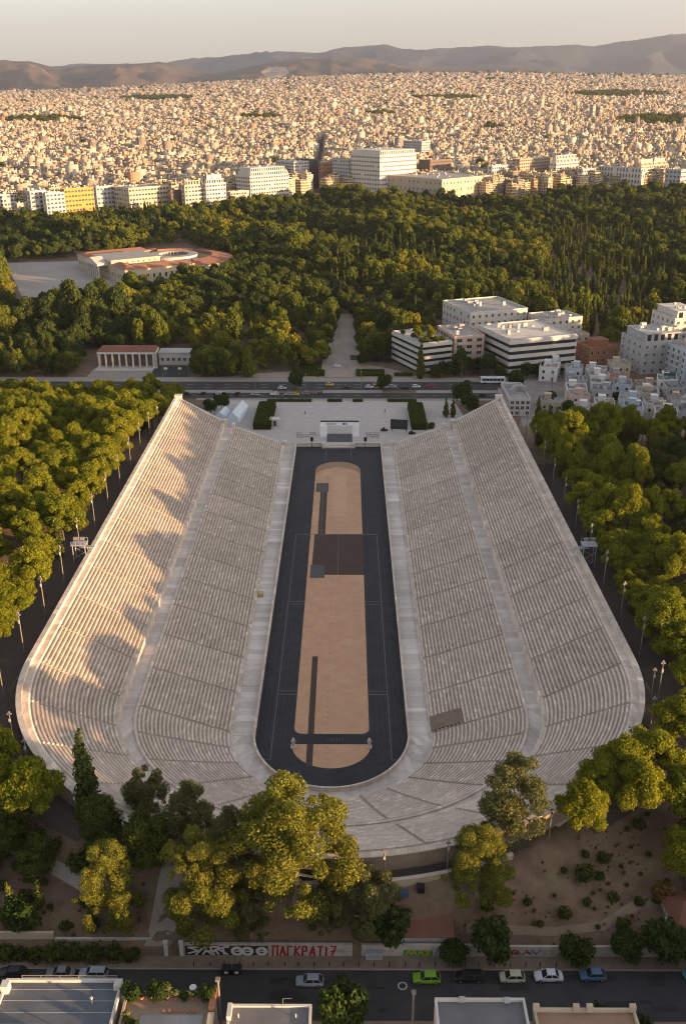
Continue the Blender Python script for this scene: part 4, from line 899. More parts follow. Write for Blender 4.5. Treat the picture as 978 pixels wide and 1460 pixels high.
def park_zone(x, y):
    if y < 330: return 'lining the avenue, ' + ('left of the colonnaded hall' if x < -130 else 'between the hall and the promenade' if x < -10 else 'right of the promenade' if x < 60 else 'behind the low houses')
    if y < 460: return ('far left, before the forecourt' if x < -170 else 'below the exhibition hall' if x < -70 else 'left of the promenade' if x < -5 else 'right of the promenade, behind the garden office' if x < 80 else 'behind the banded offices' if x < 180 else 'at the right edge above the flats')
    return 'deep in the park, ' + ('left part' if x < -120 else 'middle part' if x < 120 else 'right part')
def city_zone(x, y): a = px_of(x, y, th(x, y))[0]; return 'the yellow block' if a < 140 else 'the long cream blocks' if a < 330 else 'the terraced white flats' if a < 450 else 'the big white hotel' if a < 600 else 'the cream palace' if a < 725 else 'the tan hotel' if a < 835 else 'the arcaded white office'
def patch(x, y): return sin(x / 47 + 1.3 * sin(y / 83)) * sin(y / 61 + 1.1 * sin(x / 71)) + .45 * sin(x / 23 + y / 31)
DARK, MID, LIGHT = [1, 4, 6], [0, 3, 5, 7], [2, 8, 0]
def park_pick(x, y):
    f = patch(x, y) + RND.uniform(-.75, .75); return RND.choice(DARK if f < -.25 else MID if f < .55 else LIGHT)
ind_t = ind_c = 0; MASS = {'parktree': [], 'parkcypress': []}
for x, y in pk:
    c = RND.random() < cyp_zone(x, y); sc = (.95 + .28 * patch(x + 400, y - 90)) * RND.choice([RND.uniform(0.55, .9), RND.uniform(.8, 1.1), RND.uniform(1.0, 1.35)]); sz = RND.choice([.75, .9, 1.05, 1.2, 1.45]); dk = RND.random()
    if c and ind_c < 110:
        ind_c += 1; far_tree('parkcypress', 'cypress_tree', 'dark column cypress ' + park_zone(x, y), x, y, RND.uniform(0.7, 1.1), RND.uniform(0.8, 1.15), 'cypresses of the park')
    elif not c and ind_t < 290:
        ind_t += 1; far_tree('parktree', 'broadleaf_tree', 'leafy tree ' + park_zone(x, y), x, y, sc, sz, 'leafy trees of the park')
    else: MASS['parkcypress' if c else 'parktree'].append((x, y, th(x, y), RND.uniform(0.7, 1.1) if c else sc, RND.uniform(0, 6.28), RND.randrange(3) if c else park_pick(x, y)))
print('park', len(pk), ind_t, ind_c, {k: len(v) for k, v in MASS.items()})
def instance_mass(name, key, pts):
    """thousands of far crowns as one object: mesh points + geometry nodes instancing"""
    coll = bpy.data.collections.new(name + '_kinds')
    for i, me in enumerate(PROTO[key]): coll.objects.link(bpy.data.objects.new(name + '_kind', me))
    P = np.array(pts, float); me = bpy.data.meshes.new(name); me.vertices.add(len(P)); me.vertices.foreach_set('co', P[:, :3].astype(np.float32).ravel())
    for an, dt, v in (('size', 'FLOAT', P[:, 3]), ('turn', 'FLOAT', P[:, 4])): at = me.attributes.new(an, dt, 'POINT'); at.data.foreach_set('value', v.astype(np.float32))
    at = me.attributes.new('pick', 'INT', 'POINT'); at.data.foreach_set('value', (P[:, 5] if P.shape[1] > 5 else NR.integers(0, len(PROTO[key]), len(P))).astype(np.int32))
    o = link(name, me); o['kind'] = 'stuff'
    ng = bpy.data.node_groups.new(name, 'GeometryNodeTree'); ng.interface.new_socket('Geometry', in_out='INPUT', socket_type='NodeSocketGeometry'); ng.interface.new_socket('Geometry', in_out='OUTPUT', socket_type='NodeSocketGeometry')
    N, L = ng.nodes, ng.links; gi, go = N.new('NodeGroupInput'), N.new('NodeGroupOutput'); ip = N.new('GeometryNodeInstanceOnPoints'); ci = N.new('GeometryNodeCollectionInfo')
    ci.inputs['Collection'].default_value = coll; ci.inputs['Separate Children'].default_value = True; ci.inputs['Reset Children'].default_value = True
    def attr(nm, t): a = N.new('GeometryNodeInputNamedAttribute'); a.data_type = t; a.inputs['Name'].default_value = nm; return a.outputs[0]
    cx = N.new('ShaderNodeCombineXYZ'); L.new(attr('turn', 'FLOAT'), cx.inputs[2]); er = N.new('FunctionNodeEulerToRotation'); L.new(cx.outputs[0], er.inputs[0])
    L.new(gi.outputs[0], ip.inputs['Points']); L.new(ci.outputs[0], ip.inputs['Instance']); ip.inputs['Pick Instance'].default_value = True
    L.new(attr('pick', 'INT'), ip.inputs['Instance Index']); L.new(er.outputs[0], ip.inputs['Rotation']); L.new(attr('size', 'FLOAT'), ip.inputs['Scale']); L.new(ip.outputs[0], go.inputs[0])
    md = o.modifiers.new('scatter', 'NODES'); md.node_group = ng; return o
tf = scatter(RND, -75, 75, -68, -20, 0.62, lambda x, y: float(rad(x, y)) - 65 > (4 if y > -40 else 3.5) and not (-28 < x < -20), 15000)
MASS_T = [(x, y, th(x, y) - .05, RND.choice([.05, .07, .09, .12, .2]) * RND.uniform(.8, 1.2), RND.uniform(0, 6.3)) for x, y in tf if sin(x / 3.1 + 2 * sin(y / 4.7)) * sin(y / 2.6 + sin(x / 5.3)) + RND.uniform(-.5, .5) > .05]
instance_mass('park_woodland', 'parktree', MASS['parktree']); instance_mass('park_cypresses', 'parkcypress', MASS['parkcypress'])
PROTO['tuft'] = [PROTO['shrub'][0][0], PROTO['dryshrub'][0][0], PROTO['dryshrub'][1][0]]
instance_mass('dry_grass_tufts', 'tuft', MASS_T)
# woodland that carries on up the right hill, outside the picture
pr_ = scatter(RND, 70, 310, -60, 330, 8.5, lambda x, y: float(rad(x, y)) - 65 > 9.5 and (y < 150 or x > 190) and not inframe(x, y, th(x, y) + 6, 45), 4000)
instance_mass('hill_woodland', 'parktree', [(x, y, th(x, y), RND.uniform(0.65, 0.95), RND.uniform(0, 6.3)) for x, y in pr_])

# ------------------------------------------------------------------ buildings
WIN = {}
def win_mesh(w, h, f=0.12):
    key = (round(w, 1), round(h, 1), f)
    if key in WIN: return WIN[key]
    mb = MB()          # local: centred, facing -y; frame proud of the wall, glass set back in it
    mb.box(-w / 2, w / 2, -0.02, 0.05, 0, h, 1)
    for b in ((-w / 2 - f, -w / 2, 0, h), (w / 2, w / 2 + f, 0, h)): mb.box(b[0], b[1], -0.12, 0.02, b[2], b[3], 0)
    mb.box(-w / 2 - f, w / 2 + f, -0.2, 0.02, -f, 0, 0); mb.box(-w / 2 - f, w / 2 + f, -0.13, 0.02, h, h + f, 0)
    if w > 1.0: mb.box(-0.05, 0.05, -0.09, 0.0, 0, h, 0)
    WIN[key] = mb.mesh('window', [PLASTW, GLASS]); return WIN[key]
def building(name, label, cat, x, y, ang, Wd, Dp, H, wall, floors=5, nf=6, ns=4, roof=ROOFL, style='windows', group=None, z=None, win=(1.3, 1.5), frame=0.12, setback=0, bal=(), parapet=0.7, clutter=4, seed=1, sides=(0, 1), band=None, base=6.0):
    """corner nearest the camera at (x, y); the front runs Wd along ang, the left side Dp away from the camera"""
    rg = random.Random(seed); z = th(x, y) if z is None else z
    o = thing(name, label, cat, (x, y, z), ang, group)
    mb = MB(); mb.box(0, Wd, 0, Dp, -base, H); mb.build('wall', wall, o)
    mb = MB(); mb.box(0.3, Wd - 0.3, 0.3, Dp - 0.3, H, H + 0.06); mb.build('roof', roof, o)
    if parapet:
        mb = MB()
        for b in ((-.06, Wd + .06, -.06, .24), (-.06, Wd + .06, Dp - .24, Dp + .06), (-.06, .24, .24, Dp - .24), (Wd - .24, Wd + .06, .24, Dp - .24)): mb.box(*b, H - 0.15, H + parapet)
        mb.build('parapet', wall, o)
    fh = H / floors
    if style == 'bands':       # long white floor bands with dark glazing set back between them
        for k in range(floors):
            mb = MB(); mb.box(-.5, Wd + .5, -.5, Dp + .5, k * fh + fh * 0.52, (k + 1) * fh + 0.12); mb.build('floor_band', band or PLASTW, o)
        mb = MB()
        for k in range(floors): mb.box(-.03, Wd + .03, -.03, Dp + .03, k * fh + 0.15, k * fh + fh * 0.51)
        mb.build('glazing', GLASS, o)
        mb = MB()
        for k in range(floors):
            for i in range(int(Wd / 2.2)): mb.box(i * 2.2 + 1, i * 2.2 + 1.16, -.12, -.02, k * fh + .15, k * fh + fh * .51)
            for i in range(int(Dp / 2.2)): mb.box(-.12, -.02, i * 2.2 + 1, i * 2.2 + 1.16, k * fh + .15, k * fh + fh * .51)
        mb.build('mullions', DKMETAL, o)['kind'] = 'stuff'
    else:
        w, h = win
        for (n, L_, side) in ((nf, Wd, 0), (ns, Dp, 1)):
            if n <= 0 or side not in sides: continue
            me = win_mesh(min(w, L_ / n * 0.72), min(h, fh * 0.62), frame)
            for k in range(floors):
                for i in range(n):
                    if rg.random() < 0.04: continue
                    u = (i + 0.5) * L_ / n
                    if side == 0: link('window', me, o, (u, -0.02, k * fh + fh * 0.28))
                    else: link('window', me, o, (-0.02, u, k * fh + fh * 0.28), -pi / 2)
        for (a, b, side) in bal:
            for k in range(1, floors):
                mb = MB()
                if side == 0: mb.box(a * Wd, b * Wd, -1.3, -0.03, k * fh - 0.1, k * fh + 0.1); mb.box(a * Wd, b * Wd, -1.3, -1.22, k * fh + 0.1, k * fh + 0.95)
                else: mb.box(-1.3, -0.03, a * Dp, b * Dp, k * fh - 0.1, k * fh + 0.1); mb.box(-1.3, -1.22, a * Dp, b * Dp, k * fh + 0.1, k * fh + 0.95)
                mb.build('balcony', PLASTW, o)
    top = H
    for q in range(setback):
        i = 2.2 * (q + 1); mb = MB(); mb.box(i, Wd - i * 0.6, i * 0.9, Dp - i * 0.5, top, top + fh); mb.box(i - .4, Wd - i * .6 + .4, i * .9 - .9, Dp - i * .5 + .4, top + fh, top + fh + 0.25); mb.build('penthouse', wall, o)
        mb = MB(); nn = max(2, int((Wd - 2 * i) / 3))
        for j in range(nn): mb.box(i + (j + .2) * (Wd - 1.6 * i) / nn, i + (j + .75) * (Wd - 1.6 * i) / nn, i * .9 - .06, i * .9 - .01, top + .4, top + fh - .5)
        mb.build('penthouse_glazing', GLASS, o)['kind'] = 'stuff'; top += fh + .25
    for q in range(clutter):
        a, b = rg.uniform(.12, .8) * Wd, rg.uniform(.2, .8) * Dp; s = rg.uniform(.8, 2.2); hh = rg.uniform(.8, 2.6); mb = MB(); mb.box(a, a + s * 1.3, b, b + s, H + .07, H + hh + (top - H)); mb.build('roof_unit', rg.choice([PLASTW, PLASTG, ROOFL, STEEL]), o)
    return o
def gable(mb, x0, x1, y0, y1, z0, z1, ov=0.4, m=0, hip=0.0, axis='x'):
    x0 -= ov; x1 += ov; y0 -= ov; y1 += ov
    if axis == 'x':
        ym = (y0 + y1) / 2; V = [(x0, y0, z0), (x1, y0, z0), (x1, y1, z0), (x0, y1, z0), (x0 + hip, ym, z1), (x1 - hip, ym, z1)]
        mb.add(V, [(0, 1, 5, 4), (2, 3, 4, 5), (3, 0, 4), (1, 2, 5), (3, 2, 1, 0)], m)
    else:
        xm = (x0 + x1) / 2; V = [(x0, y0, z0), (x1, y0, z0), (x1, y1, z0), (x0, y1, z0), (xm, y0 + hip, z1), (xm, y1 - hip, z1)]
        mb.add(V, [(1, 2, 5, 4), (3, 0, 4, 5), (0, 1, 4), (2, 3, 5), (3, 2, 1, 0)], m)
D = radians
# offices and flats between the avenue and the park
gb = building('office_building', 'white banded office with a planted roof garden beside the promenade', 'office', 40, 290, D(25), 17, 30, 15.5, PLASTG, floors=5, style='bands', clutter=5, seed=3, roof=ROOFL, band=PLASTW)
for i in range(14):
    c = RND.uniform(0, 1); u, v = (RND.uniform(1, 16), RND.uniform(0.8, 2.6)) if c < .45 else (RND.uniform(1, 16), RND.uniform(2, 28)); a = D(25)
    tree('shrub', 'roof_shrub', 'green bush growing on the roof garden of the white banded office', 40 + u * cos(a) - v * sin(a), 290 + u * sin(a) + v * cos(a), RND.uniform(1.2, 2.2), 'bushes of the office roof garden', 'shrub', z=15.6)
for i in range(4):
    u, v = 3 + i * 3.6, 8 + (i % 2) * 9; a = D(25); tree('pine', 'roof_tree', 'small tree growing out of the roof garden of the white banded office', 40 + u * cos(a) - v * sin(a), 290 + u * sin(a) + v * cos(a), 0.55, 'trees of the office roof garden', z=15.6)
building('apartment_block', 'cream pink flats between the two banded offices', 'apartment block', 57.5, 300, D(14), 16, 26, 16.5, PLASTP, floors=5, nf=3, ns=6, win=(2.6, 1.6), clutter=7, seed=4, bal=((0.1, 0.42, 0),))
building('office_building', 'large banded office with dark glazing and a cluttered flat roof right of the flats', 'office', 83.5, 287, D(20), 37, 36, 18.0, PLASTG, floors=5, style='bands', clutter=13, seed=5, roof=ROOFG)
building('office_building', 'white block with a sunlit roof edge rising behind the two banded offices', 'office', 72, 356, D(20), 36, 36, 16, PLASTW, floors=4, nf=9, ns=8, clutter=9, seed=6)
building('office_building', 'low white roof with plants seen behind the large banded office', 'office', 112, 348, D(20), 24, 18, 14, PLASTW, floors=4, nf=6, ns=4, clutter=8, seed=61)
bk = building('villa', 'brick red villa with a raised square middle storey', 'house', 128, 308, D(18), 17, 13, 8.5, BRICK, floors=2, nf=5, ns=3, roof=TERRA, clutter=0, seed=7, win=(1.0, 2.0))
mb = MB(); mb.box(5, 12.5, 3, 10.5, 8.5, 12.0); mb.build('upper_storey', BRICK, bk); mb = MB(); gable(mb, 5, 12.5, 3, 10.5, 12.0, 13.2, .5, 0, 3.5); mb.build('upper_roof', TERRA, bk)
building('house', 'cream three storey house wedged between the banded office and the brick red villa', 'house', 121, 325, D(18), 12, 14, 11, PLASTC, floors=3, nf=3, ns=3, clutter=3, seed=8)
building('apartment_block', 'grey white flats with small windows left of the taller right edge block', 'apartment block', 150, 291, D(14), 22, 22, 16, PLASTG, floors=4, nf=5, ns=4, clutter=6, seed=9, setback=1, bal=((0.55, 0.95, 0),))
building('apartment_block', 'tall terraced flats with a sunlit upper storey at the right edge', 'apartment block', 168, 303, D(14), 16, 22, 25, PLASTW, floors=7, nf=4, ns=5, clutter=4, seed=10, setback=1, bal=((0.05, 0.95, 0),))
building('apartment_block', 'pale block with stacked balconies cut by the right edge', 'apartment block', 167, 277, D(14), 18, 18, 15, PLASTB, floors=5, nf=4, ns=4, clutter=4, seed=11, bal=((0.1, 0.9, 0), (0.2, 0.8, 1)))
building('house', 'white building with tall poles in the park at the right edge', 'house', 262, 520, D(10), 26, 24, 11, PLASTW, floors=3, nf=7, ns=5, clutter=4, seed=12)
building('house', 'low white house with a red roof deep in the park at the right edge', 'house', 395, 830, D(12), 28, 18, 9, PLASTP, floors=2, nf=7, ns=3, clutter=2, seed=13, roof=TERRA)
# colonnaded hall with a ball court
gh = thing('colonnaded_hall', 'long hall with a dark red roof and a row of white pillars beside the avenue', 'hall', (-124, 303, 0))
mb = MB(); mb.box(0, 29, 3.2, 12, -1, 7.2); mb.build('wall', PLASTW, gh)
mb = MB(); mb.box(-.3, 29.3, -.3, 12.3, 7.2, 8.4); mb.build('entablature', PLASTW, gh)
mb = MB(); gable(mb, 0, 29, 0, 12, 8.4, 10.4, .5, 0, 2.0); mb.build('roof', DULLTERRA, gh)
for i in range(9): mb = MB(); mb.box(i * 3.48, i * 3.48 + .8, 0, .8, -0.5, 7.2); mb.build('pillar', PLASTW, gh)
mb = MB(); mb.box(.8, 28.2, 3.1, 3.19, .4, 6.6); mb.build('glazing', BROWN, gh)
mb = MB(); mb.box(-1, 30, -1.5, 3, -.5, .3); mb.build('podium', MARBLE, gh)
wg = thing('annex_building', 'low white annex with a grey roof right of the colonnaded hall', 'annex', (-94, 309, 0))
mb = MB(); mb.box(0, 21, 0, 9, -1, 6.2); mb.build('wall', PLASTW, wg); mb = MB(); mb.box(-.4, 21.4, -.4, 9.4, 6.2, 6.6); mb.build('roof', PLASTG, wg)
for i in range(7): link('window', win_mesh(1.4, 1.6), wg, (1.8 + i * 2.9, -0.02, 2.2))
flat('ball_court', [(-93.5, 286), (-75, 286), (-76, 306), (-96, 306)], 0.16, mat('court_green', (0.035, 0.05, 0.048), (0.028, 0.04, 0.04), 0.3, world=True))
flat('hall_steps', [(-126, 285.5), (-95, 285.5), (-95, 301.3), (-126, 301.3)], 0.15, KERB)
for q in range(4):
    mb = MB(); mb.box(-125, -95.5, 297.2 + q, 298.2 + q, 0, 0.25 + q * 0.02); structure(mb.build('step', MARBLE))
for x, nm in ((-87, 'left'), (-80, 'right')):
    g = thing('basketball_hoop', 'white basketball hoop on the dark court, %s one' % nm, 'basketball hoop', (x, 288, 0.16), 0)
    mb = MB(); mb.tube((0, 0, 0), (0, 0, 3.0), .1, .1, 6); mb.tube((0, 0, 3.0), (0, .8, 3.3), .08, .08, 6); mb.build('post', POLE, g); mb = MB(); mb.box(-.9, .9, .8, .86, 2.9, 4.0); mb.build('backboard', WHITEP, g)
# exhibition hall: portico, long wings, ring atrium
zx, zy = -153, 509; ZA = atan2(584 - 509, -206 + 153) - pi / 2    # facade runs from the near corner to the far one
zp = thing('exhibition_hall', 'cream neoclassical hall with red roofs and a round courtyard in the park', 'hall', (zx, zy, 3.5), ZA)
# local: x away from the forecourt (to the right), y along the facade towards the far end
def zb(name, x0, x1, y0, y1, h, m, rf=None, rh=1.6, ax='x', hip=0.0):
    mb = MB(); mb.box(x0, x1, y0, y1, -5, h); w_ = mb.build('wing' if name is None else name, m, zp)
    mb = MB(); mb.box(x0 - .5, x1 + .5, y0 - .5, y1 + .5, h, h + .5); mb.build('cornice', PLASTC, zp)
    mb = MB()
    if rf is None: mb.box(x0 + .5, x1 - .5, y0 + .5, y1 - .5, h + .5, h + .62); mb.build('roof', ROOFL, zp)
    else: gable(mb, x0, x1, y0, y1, h + .5, h + .5 + rh, .3, 0, hip, ax); mb.build('roof', rf, zp)
zb(None, 0, 54, 0, 15, 10.5, PLASTC, TERRA, 2.2, 'x', 5)
zb(None, 0, 15, 15, 28, 10.5, PLASTC, TERRA, 1.8, 'y', 0)
zb(None, 0, 15, 64, 77, 10.5, PLASTC, TERRA, 1.8, 'y', 0)
zb(None, 0, 54, 77, 92, 10.5, PLASTC, TERRA, 2.2, 'x', 5)
zb('main_block', 1.5, 40, 28, 64, 13.5, PLASTC, None)
for q in range(6):
    mb = MB(); mb.lathe([(.85, 0), (.8, .3), (.72, 9.0), (.9, 9.5)], (-5.5, 36 + q * 4, 0.5), 10); mb.build('column', MARBLE, zp, smooth=True)
mb = MB(); mb.box(-7, 1.5, 34, 58, -2, .5); mb.build('portico_floor', MARBLE, zp)
mb = MB(); mb.box(-7, 1.5, 34, 58, 10, 11.6); gable(mb, -6.8, 1.4, 34.3, 57.7, 11.6, 14.6, .4, 0, 0, 'y') if False else mb.add([(-7.4, 33.5, 11.6), (-7.4, 58.5, 11.6), (-7.4, 46, 15.2), (1.5, 33.5, 11.6), (1.5, 58.5, 11.6), (1.5, 46, 15.2)], [(0, 2, 1), (0, 3, 5, 2), (2, 5, 4, 1), (3, 4, 5)]); mb.build('pediment', MARBLE, zp)
for (L_, yy, hh) in ((54, -.02, 4.2),):
    for i in range(11): link('window', win_mesh(1.6, 3.0), zp, (3 + i * 4.7, yy, hh))
for i in range(7): link('window', win_mesh(1.4, 2.6), zp, (1.5 - .02, 31 + i * 4.8, 4.2), -pi / 2)
for i in range(8): link('window', win_mesh(1.2, 1.2), zp, (5 + i * 4.4, 27.98, 11.4))
for (y_, n_) in ((2, 3), (17, 3), (65, 3), (79, 3)):
    for i in range(n_): link('window', win_mesh(1.4, 2.8), zp, (-.02, y_ + 2 + i * 4, 4.0), -pi / 2)
# the ring round the courtyard, ends in a red roofed half circle
cx_, cy_ = 60, 46; segs = 40
def ringz(name, r0, r1, z0, z1, m, a0=0, a1=2 * pi, top=None, slope=0.0):
    mb = MB(); n_ = int(segs * (a1 - a0) / 6.3)
    for i in range(n_):
        a, b = a0 + (a1 - a0) * i / n_, a0 + (a1 - a0) * (i + 1) / n_
        P4 = [(cx_ + r * cos(t), cy_ + r * sin(t)) for r, t in ((r0, a), (r1, a), (r1, b), (r0, b))]
        V = [(x, y, z0) for x, y in P4] + [(P4[0][0], P4[0][1], z1 + slope), (P4[1][0], P4[1][1], z1), (P4[2][0], P4[2][1], z1), (P4[3][0], P4[3][1], z1 + slope)]
        mb.add(V, [(4, 5, 6, 7), (1, 2, 6, 5), (3, 0, 4, 7)])
    mb.build(name, m, zp)
ringz('court_wall', 16.5, 18.0, -3, 11.5, PLASTW); ringz('court_roof', 11.5, 18.4, 11.5, 11.9, ROOFL); 
for i in range(28):
    a = 2 * pi * i / 28; mb = MB(); mb.lathe([(.45, 0), (.38, 8.8)], (cx_ + 12 * cos(a), cy_ + 12 * sin(a), 2.6), 6); mb.build('court_column', MARBLE, zp)
flat_z = MB(); flat_z.prism([(cx_ + 12 * cos(2 * pi * i / 32), cy_ + 12 * sin(2 * pi * i / 32)) for i in range(32)], -3, 2.5); flat_z.build('court_floor', MARBLE, zp)
ringz('rear_wing', 30, 45, -4, 8.5, PLASTC, -pi / 2, pi / 2); ringz('rear_roof', 29.6, 45.5, 8.5, 8.8, TERRA, -pi / 2, pi / 2, slope=2.6)
zb(None, 52, 62, 1, 16, 8.5, PLASTC, TERRA, 2.2, 'x', 0); zb(None, 52, 62, 76, 91, 8.5, PLASTC, TERRA, 2.2, 'x', 0)
xx, yy = on_ground(260, 408); pv = building('pavilion', 'low cream pavilion with a brown red roof in front of the round courtyard hall', 'pavilion', -126, 489, D(22), 22, 13, 6, PLASTC, floors=1, nf=5, ns=3, clutter=0, parapet=0, seed=20, win=(1.4, 2.4))
mb = MB(); gable(mb, 0, 22, 0, 13, 6.1, 7.9, .6, 0, 4); mb.build('hipped_roof', TERRA, pv)

structure(sheet('quarter_lanes', [(74, 190), (178, 170), (178, 262), (90, 300)], mat('lane_concrete', (.30, .285, .27), (.21, .20, .195), .25, world=True, c3=(.16, .15, .145), s3=.1), .05, (30, 30)))
# the quarter of low houses right of the stadium
LOWH = []
def house(i, x, y, ang, w, d, h, wall, roofk, label, seed):
    rg = random.Random(seed); o = thing('house', label, 'house', (x, y, th(x, y)), ang, 'low houses of the quarter right of the stadium'); fl = max(1, int(round(h / 3.2)))
    mb = MB(); mb.box(0, w, 0, d, -7, h); mb.build('wall', wall, o)
    if roofk == 'tiles':
        mb = MB(); gable(mb, 0, w, 0, d, h, h + 1.6, .35, 0, min(w, d) * .4); mb.build('roof', TERRA, o)
    else:
        mb = MB(); mb.box(.2, w - .2, .2, d - .2, h, h + .05); mb.build('roof', ROOFL if roofk == 'pale' else ROOFG, o)
        mb = MB()
        for b in ((-.03, w + .03, -.03, .2), (-.03, w + .03, d - .2, d + .03), (-.03, .2, .2, d - .2), (w - .2, w + .03, .2, d - .2)): mb.box(*b, h - .1, h + .75)
        mb.build('parapet', wall, o)
        if roofk == 'awning': mb = MB(); mb.add([(w * .3, 1, h + 2.2), (w * .9, 1, h + 2.2), (w * .9, d * .7, h + 2.9), (w * .3, d * .7, h + 2.9)], [(0, 1, 2, 3), (3, 2, 1, 0)]); [mb.tube((a, b, h), (a, b, h + 2.3), .05, .05, 5) for a in (w * .32, w * .88) for b in (1.1, d * .66)]; mb.build('awning', mat('green_awning', (.04, .12, .10), rough=.8), o)
        a, b = rg.uniform(.1, .5) * w, rg.uniform(.35, .6) * d; mb = MB(); mb.box(a, a + 3, b, b + 3, h, h + 2.6); mb.box(a - .15, a + 3.15, b - .15, b + 3.15, h + 2.6, h + 2.75); mb.build('stair_hut', wall, o)
        for q in range(rg.randint(3, 6)):
            a, b = rg.uniform(.1, .85) * w, rg.uniform(.1, .85) * d; mb = MB(); mb.tube((a - .5, b, h + 1.1), (a + .5, b, h + 1.1), .28, .28, 8); mb.box(a - .6, a + .6, b - 1.0, b - .9, h + .1, h + .9); mb.box(a - .45, a - .35, b - .1, b, h, h + 1); mb.build('water_heater', CHROME if q % 2 else PLASTW, o)
        for q in range(rg.randint(1, 4)): a, b = rg.uniform(.1, .85) * w, rg.uniform(.1, .85) * d; mb = MB(); mb.box(a, a + 1, b, b + .6, h + .05, h + .9); mb.build('roof_unit', PLASTG, o)
    for k in range(fl):
        for j in range(max(1, int(w / 3))): 
            if rg.random() < .8: link('window', win_mesh(1.0, 1.3), o, ((j + .5) * w / max(1, int(w / 3)), -.02, k * 3.1 + 1.1))
        for j in range(max(1, int(d / 3.5))):
            if rg.random() < .7: link('window', win_mesh(1.0, 1.3), o, (-.02, (j + .5) * d / max(1, int(d / 3.5)), k * 3.1 + 1.1), -pi / 2)
    mb = MB(); mb.box(w * .7, w * .7 + 1, -.05, -.01, 0, 2.2); mb.build('door', BROWN, o)
HOUSEW = mat('limewash', (.76, .74, .71), (.64, .62, .59), .3)
walls = [('white', HOUSEW), ('cream', PLASTC), ('grey', PLASTG), ('pale blue', PLASTB), ('pinkish', PLASTP), ('white', HOUSEW), ('white', HOUSEW)]
roofs = [('pale', 'pale flat roof'), ('grey', 'grey flat roof'), ('tiles', 'small hipped tile roof'), ('pale', 'pale flat roof'), ('awning', 'green awning on its roof')]
rws = ['nearest the pines', 'in row two', 'in row three', 'in row four', 'in row five', 'in row six', 'in row seven', 'nearest the offices']
hs = []
for r_ in range(8):
    for c_ in range(12):
        x = 76 + c_ * 10.6 + r_ * 2.0 + RND.uniform(-1.5, 1.5); y = 212 - c_ * 2.2 + r_ * 11.6 + RND.uniform(-1.5, 1.5)
        if r_ == 0 and c_ < 3: continue
        if (y > 243 and x < 97) or y > 296 or (x < 88 and y < 250) or (x > 138 and y > 262): continue
        if not inframe(x + 5, y, 6, 25): continue
        hs.append((r_, c_, x, y))
seen = {}
for i, (r_, c_, x, y) in enumerate(hs):
    wn, wm = walls[(i * 3 + r_) % 7]; rk, rl = roofs[2] if i % 12 == 5 else roofs[4] if i % 14 == 3 else roofs[(i + c_) % 2]; hh = RND.choice([3.4, 3.6, 4.0, 6.2, 6.6])
    lab = '%s %s house, %s, %s from left %s' % (wn, 'low' if hh < 5 else ('two storey' if hh < 9 else 'tall'), rl, ['1st', '2nd', '3rd', '4th', '5th', '6th', '7th', '8th', '9th', '10th', '11th', '12th'][sum(1 for q in hs[:i] if q[0] == r_)], rws[r_])
    house(i, x, y, D(-14 + RND.uniform(-5, 5) + (10 if i % 5 == 0 else 0)), RND.uniform(7, 10.5), RND.uniform(7.5, 10.5), hh, wm, rk, lab, 40 + i)
long = building('flats', 'long white block with rows of balconies just beyond the right corner of the stadium', 'apartment block', 75.5, 236, D(-62), 30, 12, 8, PLASTW, floors=3, nf=9, ns=3, clutter=6, seed=30, bal=((0.02, .98, 0),), sides=(0, 1)) if False else building('flats', 'long white block with rows of balconies just beyond the right corner of the stadium', 'apartment block', 73.5, 221, D(0), 9, 26, 7, PLASTW, floors=3, nf=4, ns=8, clutter=7, seed=30, bal=((0.03, .97, 1),))
for i in range(16):
    x, y = RND.uniform(84, 190), RND.uniform(190, 245); tree('citrus', 'courtyard_tree', 'small green courtyard tree between the low houses right of the stadium', x, y, RND.uniform(.8, 1.3), 'courtyard trees among the low houses')

# ------------------------------------------------------------------ city front buildings facing the park
A45 = D(44)
def cb(px0, pxc, px1, ytop, ybase, label, wall, name='apartment_block', cat='apartment block', floors=7, **kw):
    """left end, near corner and right end in the picture give place and size of a block turned 44 degrees"""
    x, y = on_ground(pxc, ybase); zc = px_of(x, y, th(x, y))[2]; s = FPX / zc
    H = (ybase - ytop) / s / 0.97
    def solve(pxe, dirx, diry):
        lo, hi = 0.5, 260
        for _ in range(30):
            m = (lo + hi) / 2; e = px_of(x + m * dirx, y + m * diry, th(x, y))[0]
            if (e - pxe) * (1 if dirx > 0 else -1) < 0: lo = m
            else: hi = m
        return hi
    Wd = solve(px1, cos(A45), sin(A45)); Dp = solve(px0, -sin(A45), cos(A45))
    Wd, Dp = max(6, Wd), max(6, min(Dp, 130))
    kw.setdefault('nf', max(2, min(16, int(Wd / 3.6)))); kw.setdefault('ns', max(1, min(14, int(Dp / 4.2))))
    kw.setdefault('win', (2.5, 1.9)); kw['frame'] = 0.05
    return building(name, label, cat, x, y, A45, Wd, Dp, H, wall, floors=floors, base=8, **kw)
cb(-4, 4, 24, 281, 312, 'grey flats at the left border of the city front', PLASTG, floors=6, seed=70)
cb(24, 29, 48, 293, 322, 'low cream house at the left of the city front', PLASTC, floors=4, seed=71, clutter=3)
cb(44, 49, 72, 277, 322, 'white flats with balcony columns left of the yellow building', PLASTW, floors=8, seed=72, bal=((.05, .45, 0), (.6, .95, 0)))
cb(66, 71, 97, 280, 323, 'second white flats touching the yellow building', PLASTW, floors=8, seed=73, bal=((.1, .9, 0),))
yb = cb(92, 97, 138, 274, 317, 'bright yellow office block with a recessed top in the city front', OCHRE, 'office_building', 'office', floors=7, seed=74, setback=0)
cb(138, 141, 166, 270, 306, 'grey flats just right of the yellow block', PLASTG, floors=6, seed=75)
